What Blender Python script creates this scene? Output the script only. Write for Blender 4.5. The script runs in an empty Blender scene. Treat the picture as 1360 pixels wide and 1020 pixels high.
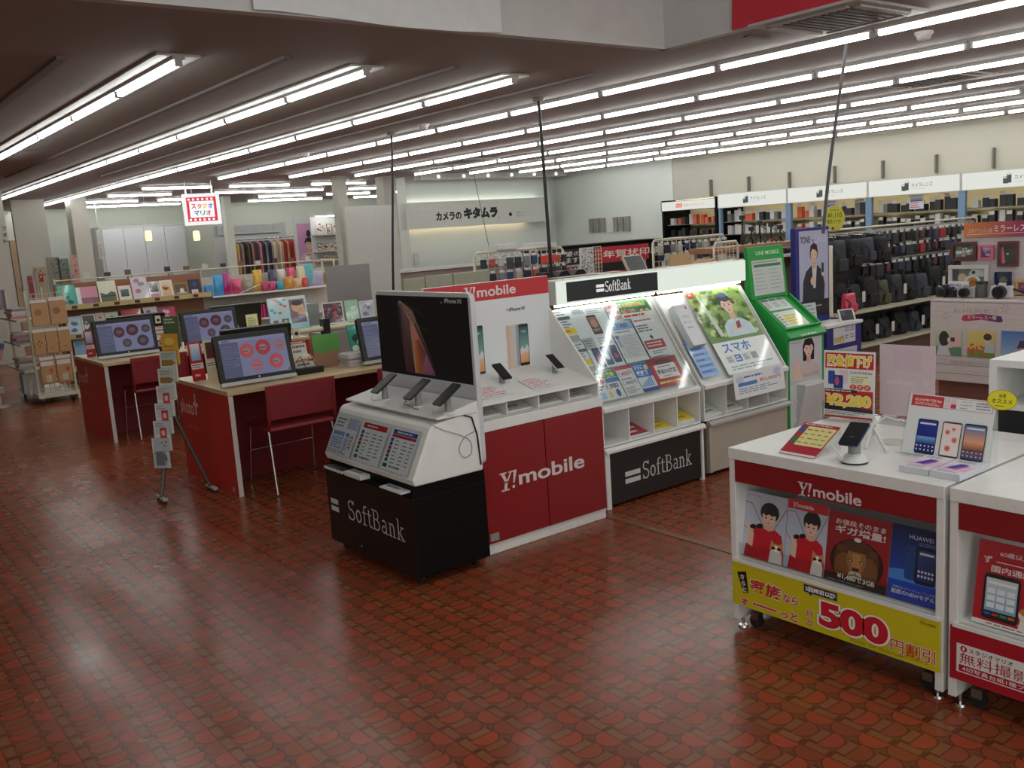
import bpy, math, random
from mathutils import Vector, Matrix
SC = bpy.context.scene
COL = SC.collection
RND = random.Random(11)

# ------------------------------------------------------------------ camera, exposure, world
YAW, PITCH, ROLL, FPX, EYE = math.radians(52.697), math.radians(9.464), math.radians(3.777), 1245.66, 1.65
fwd = Vector((math.cos(PITCH) * math.cos(YAW), math.cos(PITCH) * math.sin(YAW), -math.sin(PITCH)))
rgt = fwd.cross(Vector((0, 0, 1))).normalized()
dwn = -rgt.cross(fwd)
cr = math.cos(ROLL) * rgt + math.sin(ROLL) * dwn
cd = -math.sin(ROLL) * rgt + math.cos(ROLL) * dwn
cam_data = bpy.data.cameras.new('camera')
cam_data.sensor_width = 36.0
cam_data.lens = FPX / 1360 * 36.0
cam_data.clip_start = 0.05
cam = bpy.data.objects.new('camera', cam_data)
COL.objects.link(cam)
mw = Matrix((cr, -cd, -fwd)).transposed().to_4x4()
mw.translation = (0, 0, EYE)
cam.matrix_world = mw
SC.camera = cam
SC.view_settings.view_transform = 'Standard'
SC.view_settings.look = 'None'
SC.view_settings.gamma = 1.0
SC.view_settings.exposure = 0.0
SC.view_settings.use_curve_mapping = False
SC.cycles.use_denoising = True
SC.cycles.max_bounces = 6
SC.cycles.diffuse_bounces = 3
SC.cycles.glossy_bounces = 3
SC.cycles.transparent_max_bounces = 8
SC.cycles.sample_clamp_indirect = 3.0
TUBE = 16.0         # radiance of the ceiling tubes
world = bpy.data.worlds.new('world')
SC.world = world
world.use_nodes = True
world.node_tree.nodes['Background'].inputs[0].default_value = (0.72, 0.75, 0.73, 1)
world.node_tree.nodes['Background'].inputs[1].default_value = 2.2

# unseen area light added under the high ceiling to brighten the counters
ud = bpy.data.lights.new('opening_fill_light', 'AREA'); ud.shape = 'RECTANGLE'; ud.size = 4.0; ud.size_y = 4.0; ud.energy = 72; ud.color = (.97, 1, .97)
uo = bpy.data.objects.new('opening_fill_light', ud); uo.location = (2.4, .3, 4.45); COL.objects.link(uo)
# the same tube rows go on out of the frame, to the right of the camera
for rx in (5.79, 7.02, 8.26, 9.50, 10.74, 11.95, 13.15):
    ld = bpy.data.lights.new('row_light', 'AREA'); ld.shape = 'RECTANGLE'; ld.size = .05; ld.size_y = 7.5; ld.energy = TUBE * math.pi * .05 * 7.5
    ld.color = (.95, 1, .95)
    lo = bpy.data.objects.new('row_light', ld); lo.location = (rx, -5.4, 2.72); COL.objects.link(lo)

# ------------------------------------------------------------------ helpers
def ray(px, py):
    return cr * ((px - 680) / FPX) + cd * ((py - 510) / FPX) + fwd
def on_z(px, py, z):
    v = ray(px, py); t = (z - EYE) / v.z
    return Vector((v.x * t, v.y * t, z))
def on_y(px, py, y):
    v = ray(px, py); t = y / v.y
    return Vector((v.x * t, y, EYE + v.z * t))
def on_x(px, py, x):
    v = ray(px, py); t = x / v.x
    return Vector((x, v.y * t, EYE + v.z * t))

def lin(c):
    return tuple((x / 255 / 12.92) if x / 255 <= 0.04045 else ((x / 255 + 0.055) / 1.055) ** 2.4 for x in c[:3])

MATS = {}
def M(name, rgb=(200, 200, 200), rough=0.5, metal=0.0, emit=0.0, alpha=1.0, var=0.08, scale=14.0, bump=0.0, coat=0.0, spec=None):
    """a procedural surface: noise varies the tint and the roughness a little"""
    if name in MATS: return MATS[name]
    m = bpy.data.materials.new(name); m.use_nodes = True
    nt = m.node_tree; b = nt.nodes['Principled BSDF']
    c = lin(rgb)
    b.inputs['Metallic'].default_value = metal
    tc = nt.nodes.new('ShaderNodeTexCoord'); nz = nt.nodes.new('ShaderNodeTexNoise')
    nz.inputs['Scale'].default_value = scale; nz.inputs['Detail'].default_value = 3.0
    nt.links.new(tc.outputs['Object'], nz.inputs['Vector'])
    mx = nt.nodes.new('ShaderNodeMix'); mx.data_type = 'RGBA'
    mx.inputs[6].default_value = tuple(x * (1 - var) for x in c) + (1,)
    mx.inputs[7].default_value = tuple(min(1, x * (1 + var)) for x in c) + (1,)
    nt.links.new(nz.outputs['Fac'], mx.inputs[0]); nt.links.new(mx.outputs[2], b.inputs['Base Color'])
    mr = nt.nodes.new('ShaderNodeMapRange')
    mr.inputs[3].default_value = max(0.02, rough - 0.06); mr.inputs[4].default_value = min(1, rough + 0.06)
    nt.links.new(nz.outputs['Fac'], mr.inputs[0]); nt.links.new(mr.outputs[0], b.inputs['Roughness'])
    if emit:
        b.inputs['Emission Color'].default_value = c + (1,); b.inputs['Emission Strength'].default_value = emit
    if spec is not None: b.inputs['Specular IOR Level'].default_value = spec
    if alpha < 1: b.inputs['Alpha'].default_value = alpha
    if coat: b.inputs['Coat Weight'].default_value = coat; b.inputs['Coat Roughness'].default_value = 0.06
    if bump:
        bp = nt.nodes.new('ShaderNodeBump'); bp.inputs['Strength'].default_value = bump; bp.inputs['Distance'].default_value = 0.004
        nt.links.new(nz.outputs['Fac'], bp.inputs['Height']); nt.links.new(bp.outputs[0], b.inputs['Normal'])
    MATS[name] = m
    return m

def print_mat(name, rough, emit=0.0, coat=0.0):
    m = bpy.data.materials.new(name); m.use_nodes = True
    nt = m.node_tree; b = nt.nodes['Principled BSDF']
    at = nt.nodes.new('ShaderNodeAttribute'); at.attribute_name = 'ink'
    if not emit: nt.links.new(at.outputs['Color'], b.inputs['Base Color'])
    b.inputs['Roughness'].default_value = rough
    if coat: b.inputs['Coat Weight'].default_value = coat; b.inputs['Coat Roughness'].default_value = 0.05
    if emit:
        nt.links.new(at.outputs['Color'], b.inputs['Emission Color']); b.inputs['Emission Strength'].default_value = emit
        b.inputs['Base Color'].default_value = (0, 0, 0, 1)
    MATS[name] = m
    return m
PAPER = print_mat('printed_paper', 0.55)
GLOSS = print_mat('laminated_print', 0.3, coat=0.5)
BOARD = print_mat('printed_board', 0.4)
LIT = print_mat('backlit_print', 0.4, emit=1.05)
SIGNLIT = print_mat('sign_lightbox', 0.4, emit=0.95)
SCREEN = print_mat('lit_screen', 0.15, emit=0.40)

def acrylic():
    m = bpy.data.materials.new('clear_acrylic'); m.use_nodes = True
    nt = m.node_tree; out = nt.nodes['Material Output']
    nt.nodes.remove(nt.nodes['Principled BSDF'])
    t = nt.nodes.new('ShaderNodeBsdfTransparent'); g = nt.nodes.new('ShaderNodeBsdfGlossy')
    g.inputs['Roughness'].default_value = 0.06
    lw = nt.nodes.new('ShaderNodeLayerWeight'); lw.inputs[0].default_value = .5
    pw = nt.nodes.new('ShaderNodeMath'); pw.operation = 'POWER'; pw.inputs[1].default_value = 4.0; nt.links.new(lw.outputs['Facing'], pw.inputs[0])
    fr = nt.nodes.new('ShaderNodeMath'); fr.operation = 'MULTIPLY_ADD'; fr.inputs[1].default_value = .55; fr.inputs[2].default_value = .035; nt.links.new(pw.outputs[0], fr.inputs[0])
    mx = nt.nodes.new('ShaderNodeMixShader')
    t.inputs[0].default_value = (0.93, 0.95, 0.95, 1)
    nt.links.new(fr.outputs[0], mx.inputs[0]); nt.links.new(t.outputs[0], mx.inputs[1]); nt.links.new(g.outputs[0], mx.inputs[2])
    nt.links.new(mx.outputs[0], out.inputs[0])
    MATS['acrylic'] = m
    return m
ACR = acrylic()

WHITE = M('white_laminate', (228, 226, 222), 0.42)
RED = M('red_laminate', (134, 25, 29), 0.38)
BLACK = M('black_laminate', (13, 11, 11), 0.5, spec=0.15)
CHROME = M('chrome', (205, 205, 205), 0.18, 1.0)
STEEL = M('brushed_steel', (150, 150, 150), 0.35, 1.0)
BPLAS = M('black_plastic', (20, 20, 22), 0.35)
WPLAS = M('white_plastic', (215, 215, 212), 0.35)
GPLAS = M('grey_plastic', (140, 142, 142), 0.45)
CREAM = M('cream_metal', (205, 198, 172), 0.42)
WOOD = M('pale_wood_laminate', (196, 170, 130), 0.42, var=0.15, scale=5)
GLASSBLK = M('screen_glass', (10, 10, 12), 0.08)
RUBBER = M('rubber', (25, 25, 25), 0.7)

def smooth(pts, n=5):
    """a rounded line through the points"""
    P = [Vector(p) for p in pts]; out = []
    for i in range(len(P) - 1):
        a, b, c, d = P[max(i - 1, 0)], P[i], P[i + 1], P[min(i + 2, len(P) - 1)]
        for k in range(n):
            t = k / n
            out.append(.5 * (2 * b + (c - a) * t + (2 * a - 5 * b + 4 * c - d) * t * t + (3 * b - a - 3 * c + d) * t ** 3))
    return out + [P[-1]]
class MB:
    """collects polygons of several materials into one mesh"""
    def __init__(s): s.v = []; s.f = []; s.m = []; s.mats = []; s.sm = []
    def _mi(s, mat):
        if mat not in s.mats: s.mats.append(mat)
        return s.mats.index(mat)
    def add(s, vs, fs, mat, smooth=False):
        k = len(s.v); i = s._mi(mat)
        s.v += [tuple(p) for p in vs]
        for f in fs: s.f.append([k + j for j in f]); s.m.append(i); s.sm.append(smooth)
        return s
    def box(s, x0, y0, z0, x1, y1, z1, mat):
        v = [(x0, y0, z0), (x1, y0, z0), (x1, y1, z0), (x0, y1, z0), (x0, y0, z1), (x1, y0, z1), (x1, y1, z1), (x0, y1, z1)]
        return s.add(v, [(3, 2, 1, 0), (4, 5, 6, 7), (0, 1, 5, 4), (1, 2, 6, 5), (2, 3, 7, 6), (3, 0, 4, 7)], mat)
    def prism(s, pts, axis, a, b, mat, smooth=False):
        """extrude a 2-D outline along an axis; for x the points are (y,z), for y (x,z), for z (x,y)"""
        def P(p, t): return (t, p[0], p[1]) if axis == 'x' else (p[0], t, p[1]) if axis == 'y' else (p[0], p[1], t)
        n = len(pts)
        v = [P(p, a) for p in pts] + [P(p, b) for p in pts]
        area = sum(pts[i][0] * pts[(i + 1) % n][1] - pts[(i + 1) % n][0] * pts[i][1] for i in range(n))
        flip = (area > 0) != (axis != 'y')
        if b < a: flip = not flip
        A, B = list(range(n)), list(range(n, 2 * n))
        fs = [A[::-1], B]; sides = [(i, (i + 1) % n, n + (i + 1) % n, n + i) for i in range(n)]
        if flip: fs = [f[::-1] for f in fs]; sides = [f[::-1] for f in sides]
        s.add(v, fs, mat); k = len(s.v) - 2 * n; i = s._mi(mat)
        for f in sides: s.f.append([k + j for j in f]); s.m.append(i); s.sm.append(smooth)
        return s
    def tube(s, pts, r, mat, n=8, r2=None, smooth=True):
        pts = [Vector(p) for p in pts]; vs = []; fs = []
        L = len(pts); ref = None
        for i, p in enumerate(pts):
            t = (pts[min(i + 1, L - 1)] - pts[max(i - 1, 0)]).normalized()
            if ref is None: ref = Vector((0, 0, 1)) if abs(t.z) < 0.9 else Vector((1, 0, 0))
            u = t.cross(ref).normalized(); w = u.cross(t); ref = w
            rr = r if r2 is None else r + (r2 - r) * i / (L - 1)
            for k in range(n):
                a = 2 * math.pi * k / n
                vs.append(p + (u * math.cos(a) + w * math.sin(a)) * rr)
        for i in range(L - 1):
            for k in range(n):
                fs.append((i * n + k, i * n + (k + 1) % n, (i + 1) * n + (k + 1) % n, (i + 1) * n + k))
        s.add(vs, fs, mat, smooth)
        s.add(vs[:n], [tuple(range(n))[::-1]], mat); s.add(vs[-n:], [tuple(range(n))], mat)
        return s
    def lathe(s, prof, c, mat, n=16, smooth=True):
        vs = []; fs = []
        for r, z in prof:
            for k in range(n):
                a = 2 * math.pi * k / n
                vs.append((c[0] + r * math.cos(a), c[1] + r * math.sin(a), c[2] + z))
        for i in range(len(prof) - 1):
            for k in range(n):
                fs.append((i * n + k, i * n + (k + 1) % n, (i + 1) * n + (k + 1) % n, (i + 1) * n + k))
        s.add(vs, fs, mat, smooth)
        s.add(vs[:n], [tuple(range(n))[::-1]], mat); s.add(vs[-n:], [tuple(range(n))], mat)
        return s
    def ball(s, c, rx, ry, rz, mat, n=12, m=8):
        vs = []; fs = []
        for j in range(m + 1):
            t = math.pi * j / m
            for k in range(n):
                a = 2 * math.pi * k / n
                vs.append((c[0] + rx * math.sin(t) * math.cos(a), c[1] + ry * math.sin(t) * math.sin(a), c[2] + rz * math.cos(t)))
        for j in range(m):
            for k in range(n):
                fs.append((j * n + k, (j + 1) * n + k, (j + 1) * n + (k + 1) % n, j * n + (k + 1) % n))
        return s.add(vs, fs, mat, True)
    def xf(s, mat4):
        s.v = [tuple(mat4 @ Vector(p)) for p in s.v]
        return s
    def mesh(s, name):
        me = bpy.data.meshes.new(name)
        me.from_pydata(s.v, [], s.f)
        for mt in s.mats: me.materials.append(mt)
        me.polygons.foreach_set('material_index', s.m)
        me.polygons.foreach_set('use_smooth', s.sm)
        me.update()
        return me
    def build(s, name, parent=None, loc=(0, 0, 0), rz=0.0, bevel=0.0, rot=None):
        o = bpy.data.objects.new(name, s.mesh(name)); COL.objects.link(o)
        o.location = loc; o.rotation_euler = rot or (0, 0, rz)
        if parent is not None: o.parent = parent
        if bevel:
            md = o.modifiers.new('soft_edges', 'BEVEL'); md.width = bevel; md.segments = 2; md.limit_method = 'ANGLE'; md.angle_limit = math.radians(50)
        return o

LABELS = {}
def tag(o, label=None, cat=None, group=None, kind=None):
    if label: o['label'] = label
    if cat: o['category'] = cat
    if group: o['group'] = group
    if kind: o['kind'] = kind
    return o
def thing(name, label, cat, loc=(0, 0, 0), rz=0.0, group=None, mat4=None):
    o = bpy.data.objects.new(name, None); COL.objects.link(o); o.empty_display_size = 0.05
    o.location = loc; o.rotation_euler = (0, 0, rz)
    if mat4 is not None: o.matrix_world = mat4
    return tag(o, label, cat, group)
def copy_tree(o, parent=None):
    c = o.copy(); COL.objects.link(c)
    if parent is not None: c.parent = parent
    for ch in list(o.children): copy_tree(ch, c)
    return c
def struct(mb, name, label=None, parent=None, bevel=0):
    o = mb.build(name, parent, bevel=bevel)
    if parent is None: tag(o, label or name.replace('_', ' '), None, None, 'structure')
    return o
def frame(o, xd, up):
    xd = Vector(xd).normalized(); up = Vector(up); n = xd.cross(up).normalized(); up = n.cross(xd).normalized()
    m = Matrix((xd, up, n)).transposed().to_4x4(); m.translation = Vector(o)
    return m
def face_y(x, y, z, lean=0.0):   # seen from -Y; leans back by an angle
    return frame((x, y, z), (1, 0, 0), (0, math.sin(lean), math.cos(lean)))
def face_x(x, y, z, lean=0.0):   # seen from -X; y is the LEFT edge (largest y)
    return frame((x, y, z), (0, -1, 0), (math.sin(lean), 0, math.cos(lean)))
def flat(x, y, z, a=0.0):        # lying face up, text read from -Y when a = 0
    return frame((x, y, z), (math.cos(a), math.sin(a), 0), (-math.sin(a), math.cos(a), 0))
ORD = ['first', 'second', 'third', 'fourth', 'fifth', 'sixth', 'seventh', 'eighth', 'ninth', 'tenth', 'eleventh', 'twelfth', 'thirteenth', 'fourteenth', 'fifteenth', 'sixteenth', 'seventeenth', 'eighteenth', 'nineteenth', 'twentieth', 'twenty-first', 'twenty-second', 'twenty-third', 'twenty-fourth', 'twenty-fifth', 'twenty-sixth', 'twenty-seventh', 'twenty-eighth', 'twenty-ninth', 'thirtieth']

# lettering: outlines of the built-in font turned into flat polygons
TS = bpy.data.scenes.new('lettering_tool')
TC = bpy.data.curves.new('lettering_tool', 'FONT'); TO = bpy.data.objects.new('lettering_tool', TC)
TS.collection.objects.link(TO)
TCACHE = {}
def glyphs(body, bold=0.0):
    k = (body, bold)
    if k not in TCACHE:
        TC.body = body; TC.offset = bold; TC.resolution_u = 5 if body.isascii() else 3; TC.space_line = 1.0
        TS.view_layers[0].update()
        ev = TO.evaluated_get(TS.view_layers[0].depsgraph)
        me = ev.to_mesh()
        vs = [(v.co.x, v.co.y) for v in me.vertices]; fs = [tuple(p.vertices) for p in me.polygons]
        ev.to_mesh_clear()
        if not vs: vs, fs = [(0, 0), (1, 0), (1, 1)], [(0, 1, 2)]
        xs = [p[0] for p in vs]; ys = [p[1] for p in vs]
        TCACHE[k] = (vs, fs, (min(xs), min(ys), max(xs), max(ys)))
    return TCACHE[k]

class Pr:
    """a flat printed sheet w x h metres, drawn in layers; x right, y up from the lower left corner"""
    def __init__(s, w, h, base=(225, 225, 222), t=0.002, step=0.00012, back=None):
        s.w, s.h, s.t, s.step = w, h, t, step
        s.v = []; s.f = []; s.c = []; s.L = 0
        b = lin(base); s.back = lin(back) if back else b
        q = [(0, 0), (w, 0), (w, h), (0, h)]
        s.v = [(x, y, -t) for x, y in q] + [(x, y, 0) for x, y in q]
        s.f = [(3, 2, 1, 0), (4, 5, 6, 7), (0, 1, 5, 4), (1, 2, 6, 5), (2, 3, 7, 6), (3, 0, 4, 7)]
        s.c = [[s.back] * 4] + [[b] * 4 for _ in range(5)]
    def layer(s): s.L += 1; return s
    def tri(s, vs, fs, cols):
        """cols: one colour, or one per vertex"""
        s.L += 1; z = s.L * s.step; k = len(s.v)
        s.v += [(x, y, z) for x, y in vs]
        per = isinstance(cols[0], (tuple, list))
        cl = [lin(c) for c in cols] if per else lin(cols)
        for f in fs:
            s.f.append(tuple(k + i for i in f)); s.c.append([cl[i] for i in f] if per else [cl] * len(f))
        return s
    def poly(s, pts, col): 
        a = sum(pts[i][0] * pts[(i + 1) % len(pts)][1] - pts[(i + 1) % len(pts)][0] * pts[i][1] for i in range(len(pts)))
        if a < 0:
            pts = pts[::-1]
            if isinstance(col[0], (tuple, list)): col = col[::-1]
        return s.tri(pts, [tuple(range(len(pts)))], col)
    def rect(s, x0, y0, x1, y1, col, top=None):
        return s.tri([(x0, y0), (x1, y0), (x1, y1), (x0, y1)], [(0, 1, 2, 3)], [col, col, top, top] if top else col)
    def ell(s, cx, cy, rx, ry, col, n=20, a0=0, a1=360, rot=0.0):
        c, q = math.cos(rot), math.sin(rot); full = a1 - a0 >= 360
        pts = []
        for i in range(n if full else n + 1):
            a = math.radians(a0 + (a1 - a0) * i / n); x, y = rx * math.cos(a), ry * math.sin(a)
            pts.append((cx + x * c - y * q, cy + x * q + y * c))
        return s.poly(pts, col)
    def line(s, pts, w, col):
        for (ax, ay), (bx, by) in zip(pts, pts[1:]):
            d = math.hypot(bx - ax, by - ay) or 1; nx, ny = -(by - ay) / d * w / 2, (bx - ax) / d * w / 2
            s.poly([(ax + nx, ay + ny), (bx + nx, by + ny), (bx - nx, by - ny), (ax - nx, ay - ny)], col); s.L -= 1
        s.L += 1
        return s
    def text(s, body, x0, y0, x1, y1, col, bold=0.0, outline=None, ow=0.03, fit=True, slant=0.0, mirror=False):
        """lettering scaled to fill the box x0..x1, y0..y1 (fit=False keeps the proportions, left aligned)"""
        vs0, fs0, bb = glyphs(body, bold)
        sx, sy = (x1 - x0) / (bb[2] - bb[0]), (y1 - y0) / (bb[3] - bb[1])
        if not fit: sx = min(sx, sy); sy = sx
        def put(vs, fs, c):
            s.tri([((x1 - (x - bb[0]) * sx if mirror else x0 + (x - bb[0]) * sx + (y - bb[1]) * sy * slant), y0 + (y - bb[1]) * sy) for x, y in vs], [f[::-1] for f in fs] if mirror else fs, c)
        if outline:
            vs, fs, _ = glyphs(body, bold + ow); put(vs, fs, outline)
        put(vs0, fs0, col)
        return s
    def bars(s, x0, y0, x1, y1, n, col, rnd=RND, fill=0.45):
        """rows of print too small to read"""
        h = (y1 - y0) / n
        for i in range(n):
            y = y1 - (i + 1) * h + h * (1 - fill) / 2; x = x0; end = x0 + (x1 - x0) * rnd.uniform(0.6, 1)
            while x < end:
                l = min(rnd.uniform(0.06, 0.25) * (x1 - x0), end - x)
                s.rect(x, y, x + l, y + h * fill, col); s.L -= 1
                x += l + 0.03 * (x1 - x0)
        s.L += 1
        return s
    def mesh(s, name, mat):
        me = bpy.data.meshes.new(name); me.from_pydata(s.v, [], s.f)
        me.materials.append(mat)
        at = me.color_attributes.new('ink', 'FLOAT_COLOR', 'CORNER')
        buf = []
        for cs in s.c:
            for c in cs: buf += [c[0], c[1], c[2], 1.0]
        at.data.foreach_set('color', buf); me.update()
        return me
    def build(s, name, mat4, parent=None, mat=None, label=None, cat=None, group=None):
        o = bpy.data.objects.new(name, s.mesh(name, mat or PAPER)); COL.objects.link(o)
        if parent is not None:
            o.parent = parent
            o.matrix_basis = mat4
        else: o.matrix_world = mat4
        return tag(o, label, cat, group)

# ---- drawings used on several prints
SKIN = (222, 184, 160)
def person(p, cx, y0, h, hair=(30, 24, 22), top=(180, 30, 36), skin=SKIN, long=False, arm=0, collar=None, look=0):
    """a head-and-shoulders portrait whose shoulders start at y0; h is the height from y0 to the top of the hair"""
    hr = h * 0.2
    hy = y0 + h * 0.74
    if long: p.poly([(cx - hr * 1.15, hy - hr * 1.5), (cx - hr * 1.2, hy + hr * .4), (cx - hr * .7, hy + hr * 1.2), (cx + hr * .7, hy + hr * 1.2), (cx + hr * 1.2, hy + hr * .4), (cx + hr * 1.15, hy - hr * 1.5)], hair)
    else: p.ell(cx, hy + hr * .28, hr * 1.05, hr * 1.08, hair)
    p.poly([(cx - hr * .38, hy - hr * .7), (cx + hr * .38, hy - hr * .7), (cx + hr * .5, y0 + h * .32), (cx - hr * .5, y0 + h * .32)], tuple(int(c * .9) for c in skin))
    p.poly([(cx - hr * 2.3, y0), (cx - hr * 2.0, y0 + h * .26), (cx - hr * 1.2, y0 + h * .37), (cx - hr * .45, y0 + h * .41), (cx, y0 + h * .36), (cx + hr * .45, y0 + h * .41), (cx + hr * 1.2, y0 + h * .37), (cx + hr * 2.0, y0 + h * .26), (cx + hr * 2.3, y0)], top)
    if collar: p.poly([(cx - hr * .5, y0 + h * .41), (cx, y0 + h * .12), (cx + hr * .5, y0 + h * .41), (cx, y0 + h * .34)], collar)
    p.ell(cx - hr * .84, hy - hr * .1, hr * .14, hr * .22, skin, 8); p.L -= 1
    p.ell(cx + hr * .84, hy - hr * .1, hr * .14, hr * .22, skin, 8)
    p.poly([(cx - hr * .8, hy + hr * .6), (cx - hr * .82, hy - hr * .15), (cx - hr * .6, hy - hr * .75), (cx - hr * .2, hy - hr * 1.05), (cx + hr * .2, hy - hr * 1.05), (cx + hr * .6, hy - hr * .75), (cx + hr * .82, hy - hr * .15), (cx + hr * .8, hy + hr * .6)], skin)
    p.poly([(cx - hr * .95, hy + hr * .0), (cx - hr * .9, hy + hr * .8), (cx, hy + hr * 1.3), (cx + hr * .9, hy + hr * .8), (cx + hr * .95, hy + hr * .0), (cx + hr * .7, hy + hr * .45), (cx + hr * .1, hy + hr * .3), (cx - hr * .6, hy + hr * .5)], hair)
    for sx in (-1, 1):
        p.ell(cx + sx * hr * .36 + look * hr, hy - hr * .05, hr * .14, hr * .07, (40, 30, 28), 8); p.L -= 1
        p.rect(cx + sx * hr * .36 - hr * .2 + look * hr, hy + hr * .12, cx + sx * hr * .36 + hr * .2 + look * hr, hy + hr * .17, hair); p.L -= 1
    p.ell(cx + look * hr, hy - hr * .38, hr * .1, hr * .07, tuple(int(c * .86) for c in skin), 8); p.L -= 1
    p.ell(cx + look * hr, hy - hr * .68, hr * .24, hr * .06, (178, 84, 84), 8)
    return p
def apple(p, cx, cy, s, col, bg):
    p.ell(cx - s * .2, cy, s * .3, s * .42, col, 16); p.L -= 1
    p.ell(cx + s * .2, cy, s * .3, s * .42, col, 16); p.L -= 1
    p.rect(cx - s * .25, cy - s * .36, cx + s * .25, cy + s * .34, col); p.L -= 1
    p.ell(cx + s * .1, cy + s * .56, s * .17, s * .08, col, 10, rot=0.9)
    p.ell(cx + s * .56, cy + s * .06, s * .21, s * .23, bg, 12)
    return p
def y_mark(p, x, y, h, col):
    """the slanted slab-serif Y with its exclamation mark"""
    def P(pts): p.poly([(x + (a + b * .18) * h, y + b * h) for a, b in pts], col); p.L -= 1
    P([(-.12, .93), (.34, .93), (.34, 1), (-.12, 1)]); P([(.47, .93), (.8, .93), (.8, 1), (.47, 1)])
    P([(-.02, .94), (.2, .94), (.44, .5), (.34, .38)]); P([(.58, .94), (.68, .94), (.47, .42), (.38, .46)])
    P([(.29, .05), (.47, .05), (.47, .5), (.29, .5)]); P([(.12, 0), (.64, 0), (.64, .08), (.12, .08)])
    P([(.86, .32), (.94, .32), (1.02, 1), (.8, 1)])
    p.ell(x + .93 * h, y + .13 * h, .09 * h, .09 * h, col, 12)
    return p
def y_logo(p, x, y, h, col, w=None):
    """Y! mobile, starting at x,y; h is the height of the Y"""
    y_mark(p, x, y, h, col)
    k = (w or h * 3.6) - h * 1.3
    p.text('mobile', x + h * 1.3, y + h * .12, x + h * 1.3 + k, y + h * .92, col, 0.02)
    return p
def sb_bars(p, x, y, w, h, col):
    p.rect(x, y, x + w, y + h * .4, col); p.L -= 1
    p.rect(x, y + h * .6, x + w, y + h, col)
    return p
def sb_word(p, x, y, h, col, w):
    """SoftBank in narrow serif capitals and small letters, drawn with thick and thin strokes"""
    U = {}
    T, t = .15, .055
    def arc(cx, cy, rx, ry, a0, a1, n=10): return [(cx + rx * math.cos(math.radians(a0 + (a1 - a0) * i / n)), cy + ry * math.sin(math.radians(a0 + (a1 - a0) * i / n))) for i in range(n + 1)]
    G = [('S', .5, [(arc(.23, .74, .17, .22, 20, 270, 12) + arc(.23, .26, .19, .25, 90, -160, 12)[1:], .1)], [(.38, .8, .44, 1.0), (.02, 0, .07, .26)]),
         ('o', .46, [(arc(.22, .33, .15, .29, 0, 360, 18), .11)], []),
         ('f', .32, [([(.14, .03), (.14, .8)] + arc(.25, .82, .11, .14, 180, 50, 6), .1)], [(.02, 0, .27, .05), (.02, .6, .28, .655)]),
         ('t', .32, [([(.14, .86), (.14, .16)] + arc(.23, .15, .09, .11, 180, 320, 6), .1)], [(.02, .6, .3, .655)]),
         ('B', .56, [([(.14, .03), (.14, .98)], .12), ([(.14, .97), (.26, .97)] + arc(.27, .755, .15, .215, 90, -90, 10) + [(.14, .54)], .07), ([(.26, .52)] + arc(.28, .275, .19, .245, 90, -90, 10) + [(.14, .03)], .08)], [(.02, 0, .2, .05), (.02, .95, .2, 1.0)]),
         ('a', .44, [(arc(.2, .48, .12, .15, 150, 0, 8) + [(.32, .05)], .09), (arc(.18, .19, .11, .16, 60, 330, 12), .08)], [(.28, 0, .43, .05)]),
         ('n', .5, [([(.13, .03), (.13, .62)], .1), (arc(.24, .42, .12, .2, 170, 0, 8) + [(.36, .03)], .1)], [(.02, 0, .22, .05), (.27, 0, .46, .05), (.03, .6, .14, .65)]),
         ('k', .5, [([(.13, .03), (.13, 1.0)], .1), ([(.16, .3), (.36, .62)], .05), ([(.2, .38), (.4, .03)], .1)], [(.02, 0, .22, .05), (.29, 0, .49, .05), (.26, .6, .45, .65), (.03, .96, .14, 1.0)])]
    tot = sum(g[1] for g in G); sx = w / tot; ox = x
    for _, adv, strokes, rects in G:
        for pts, wd in strokes: p.line([(ox + a * sx, y + b * h) for a, b in pts], wd * h * .8, col); p.L -= 1
        for a, b, c, d in rects: p.rect(ox + a * sx, y + b * h, ox + c * sx, y + d * h, col); p.L -= 1
        ox += adv * sx
    p.L += 1
    return p
def phone_pic(p, x, y, w, h, body, screen, top=None, notch=False):
    p.rect(x, y, x + w, y + h, body); p.rect(x + w * .06, y + h * .09, x + w * .94, y + h * .91, screen, top)
    if notch: p.rect(x + w * .35, y + h * .88, x + w * .65, y + h * .92, body)
    return p
def leaflet(w, h, base=(232, 232, 230), head=None, photo=None, rows=6, seed=1, ink=(120, 120, 125), accent=None, t=0.002):
    """a small sheet of print that cannot be read at this distance"""
    r = random.Random(seed); p = Pr(w, h, base, t)
    y = h * .96
    if head: p.rect(0, h * .8, w, h, head); p.bars(w * .08, h * .84, w * .92, h * .96, 1, (240, 240, 238), r); y = h * .77
    if photo: p.rect(w * .08, y - h * .42, w * .92, y, photo[0], photo[1]); y -= h * .45
    if rows: p.bars(w * .08, h * .06, w * .92, y, rows, ink, r)
    if accent: p.rect(w * .1, h * .08, w * .9, h * .22, accent)
    return p
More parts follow.
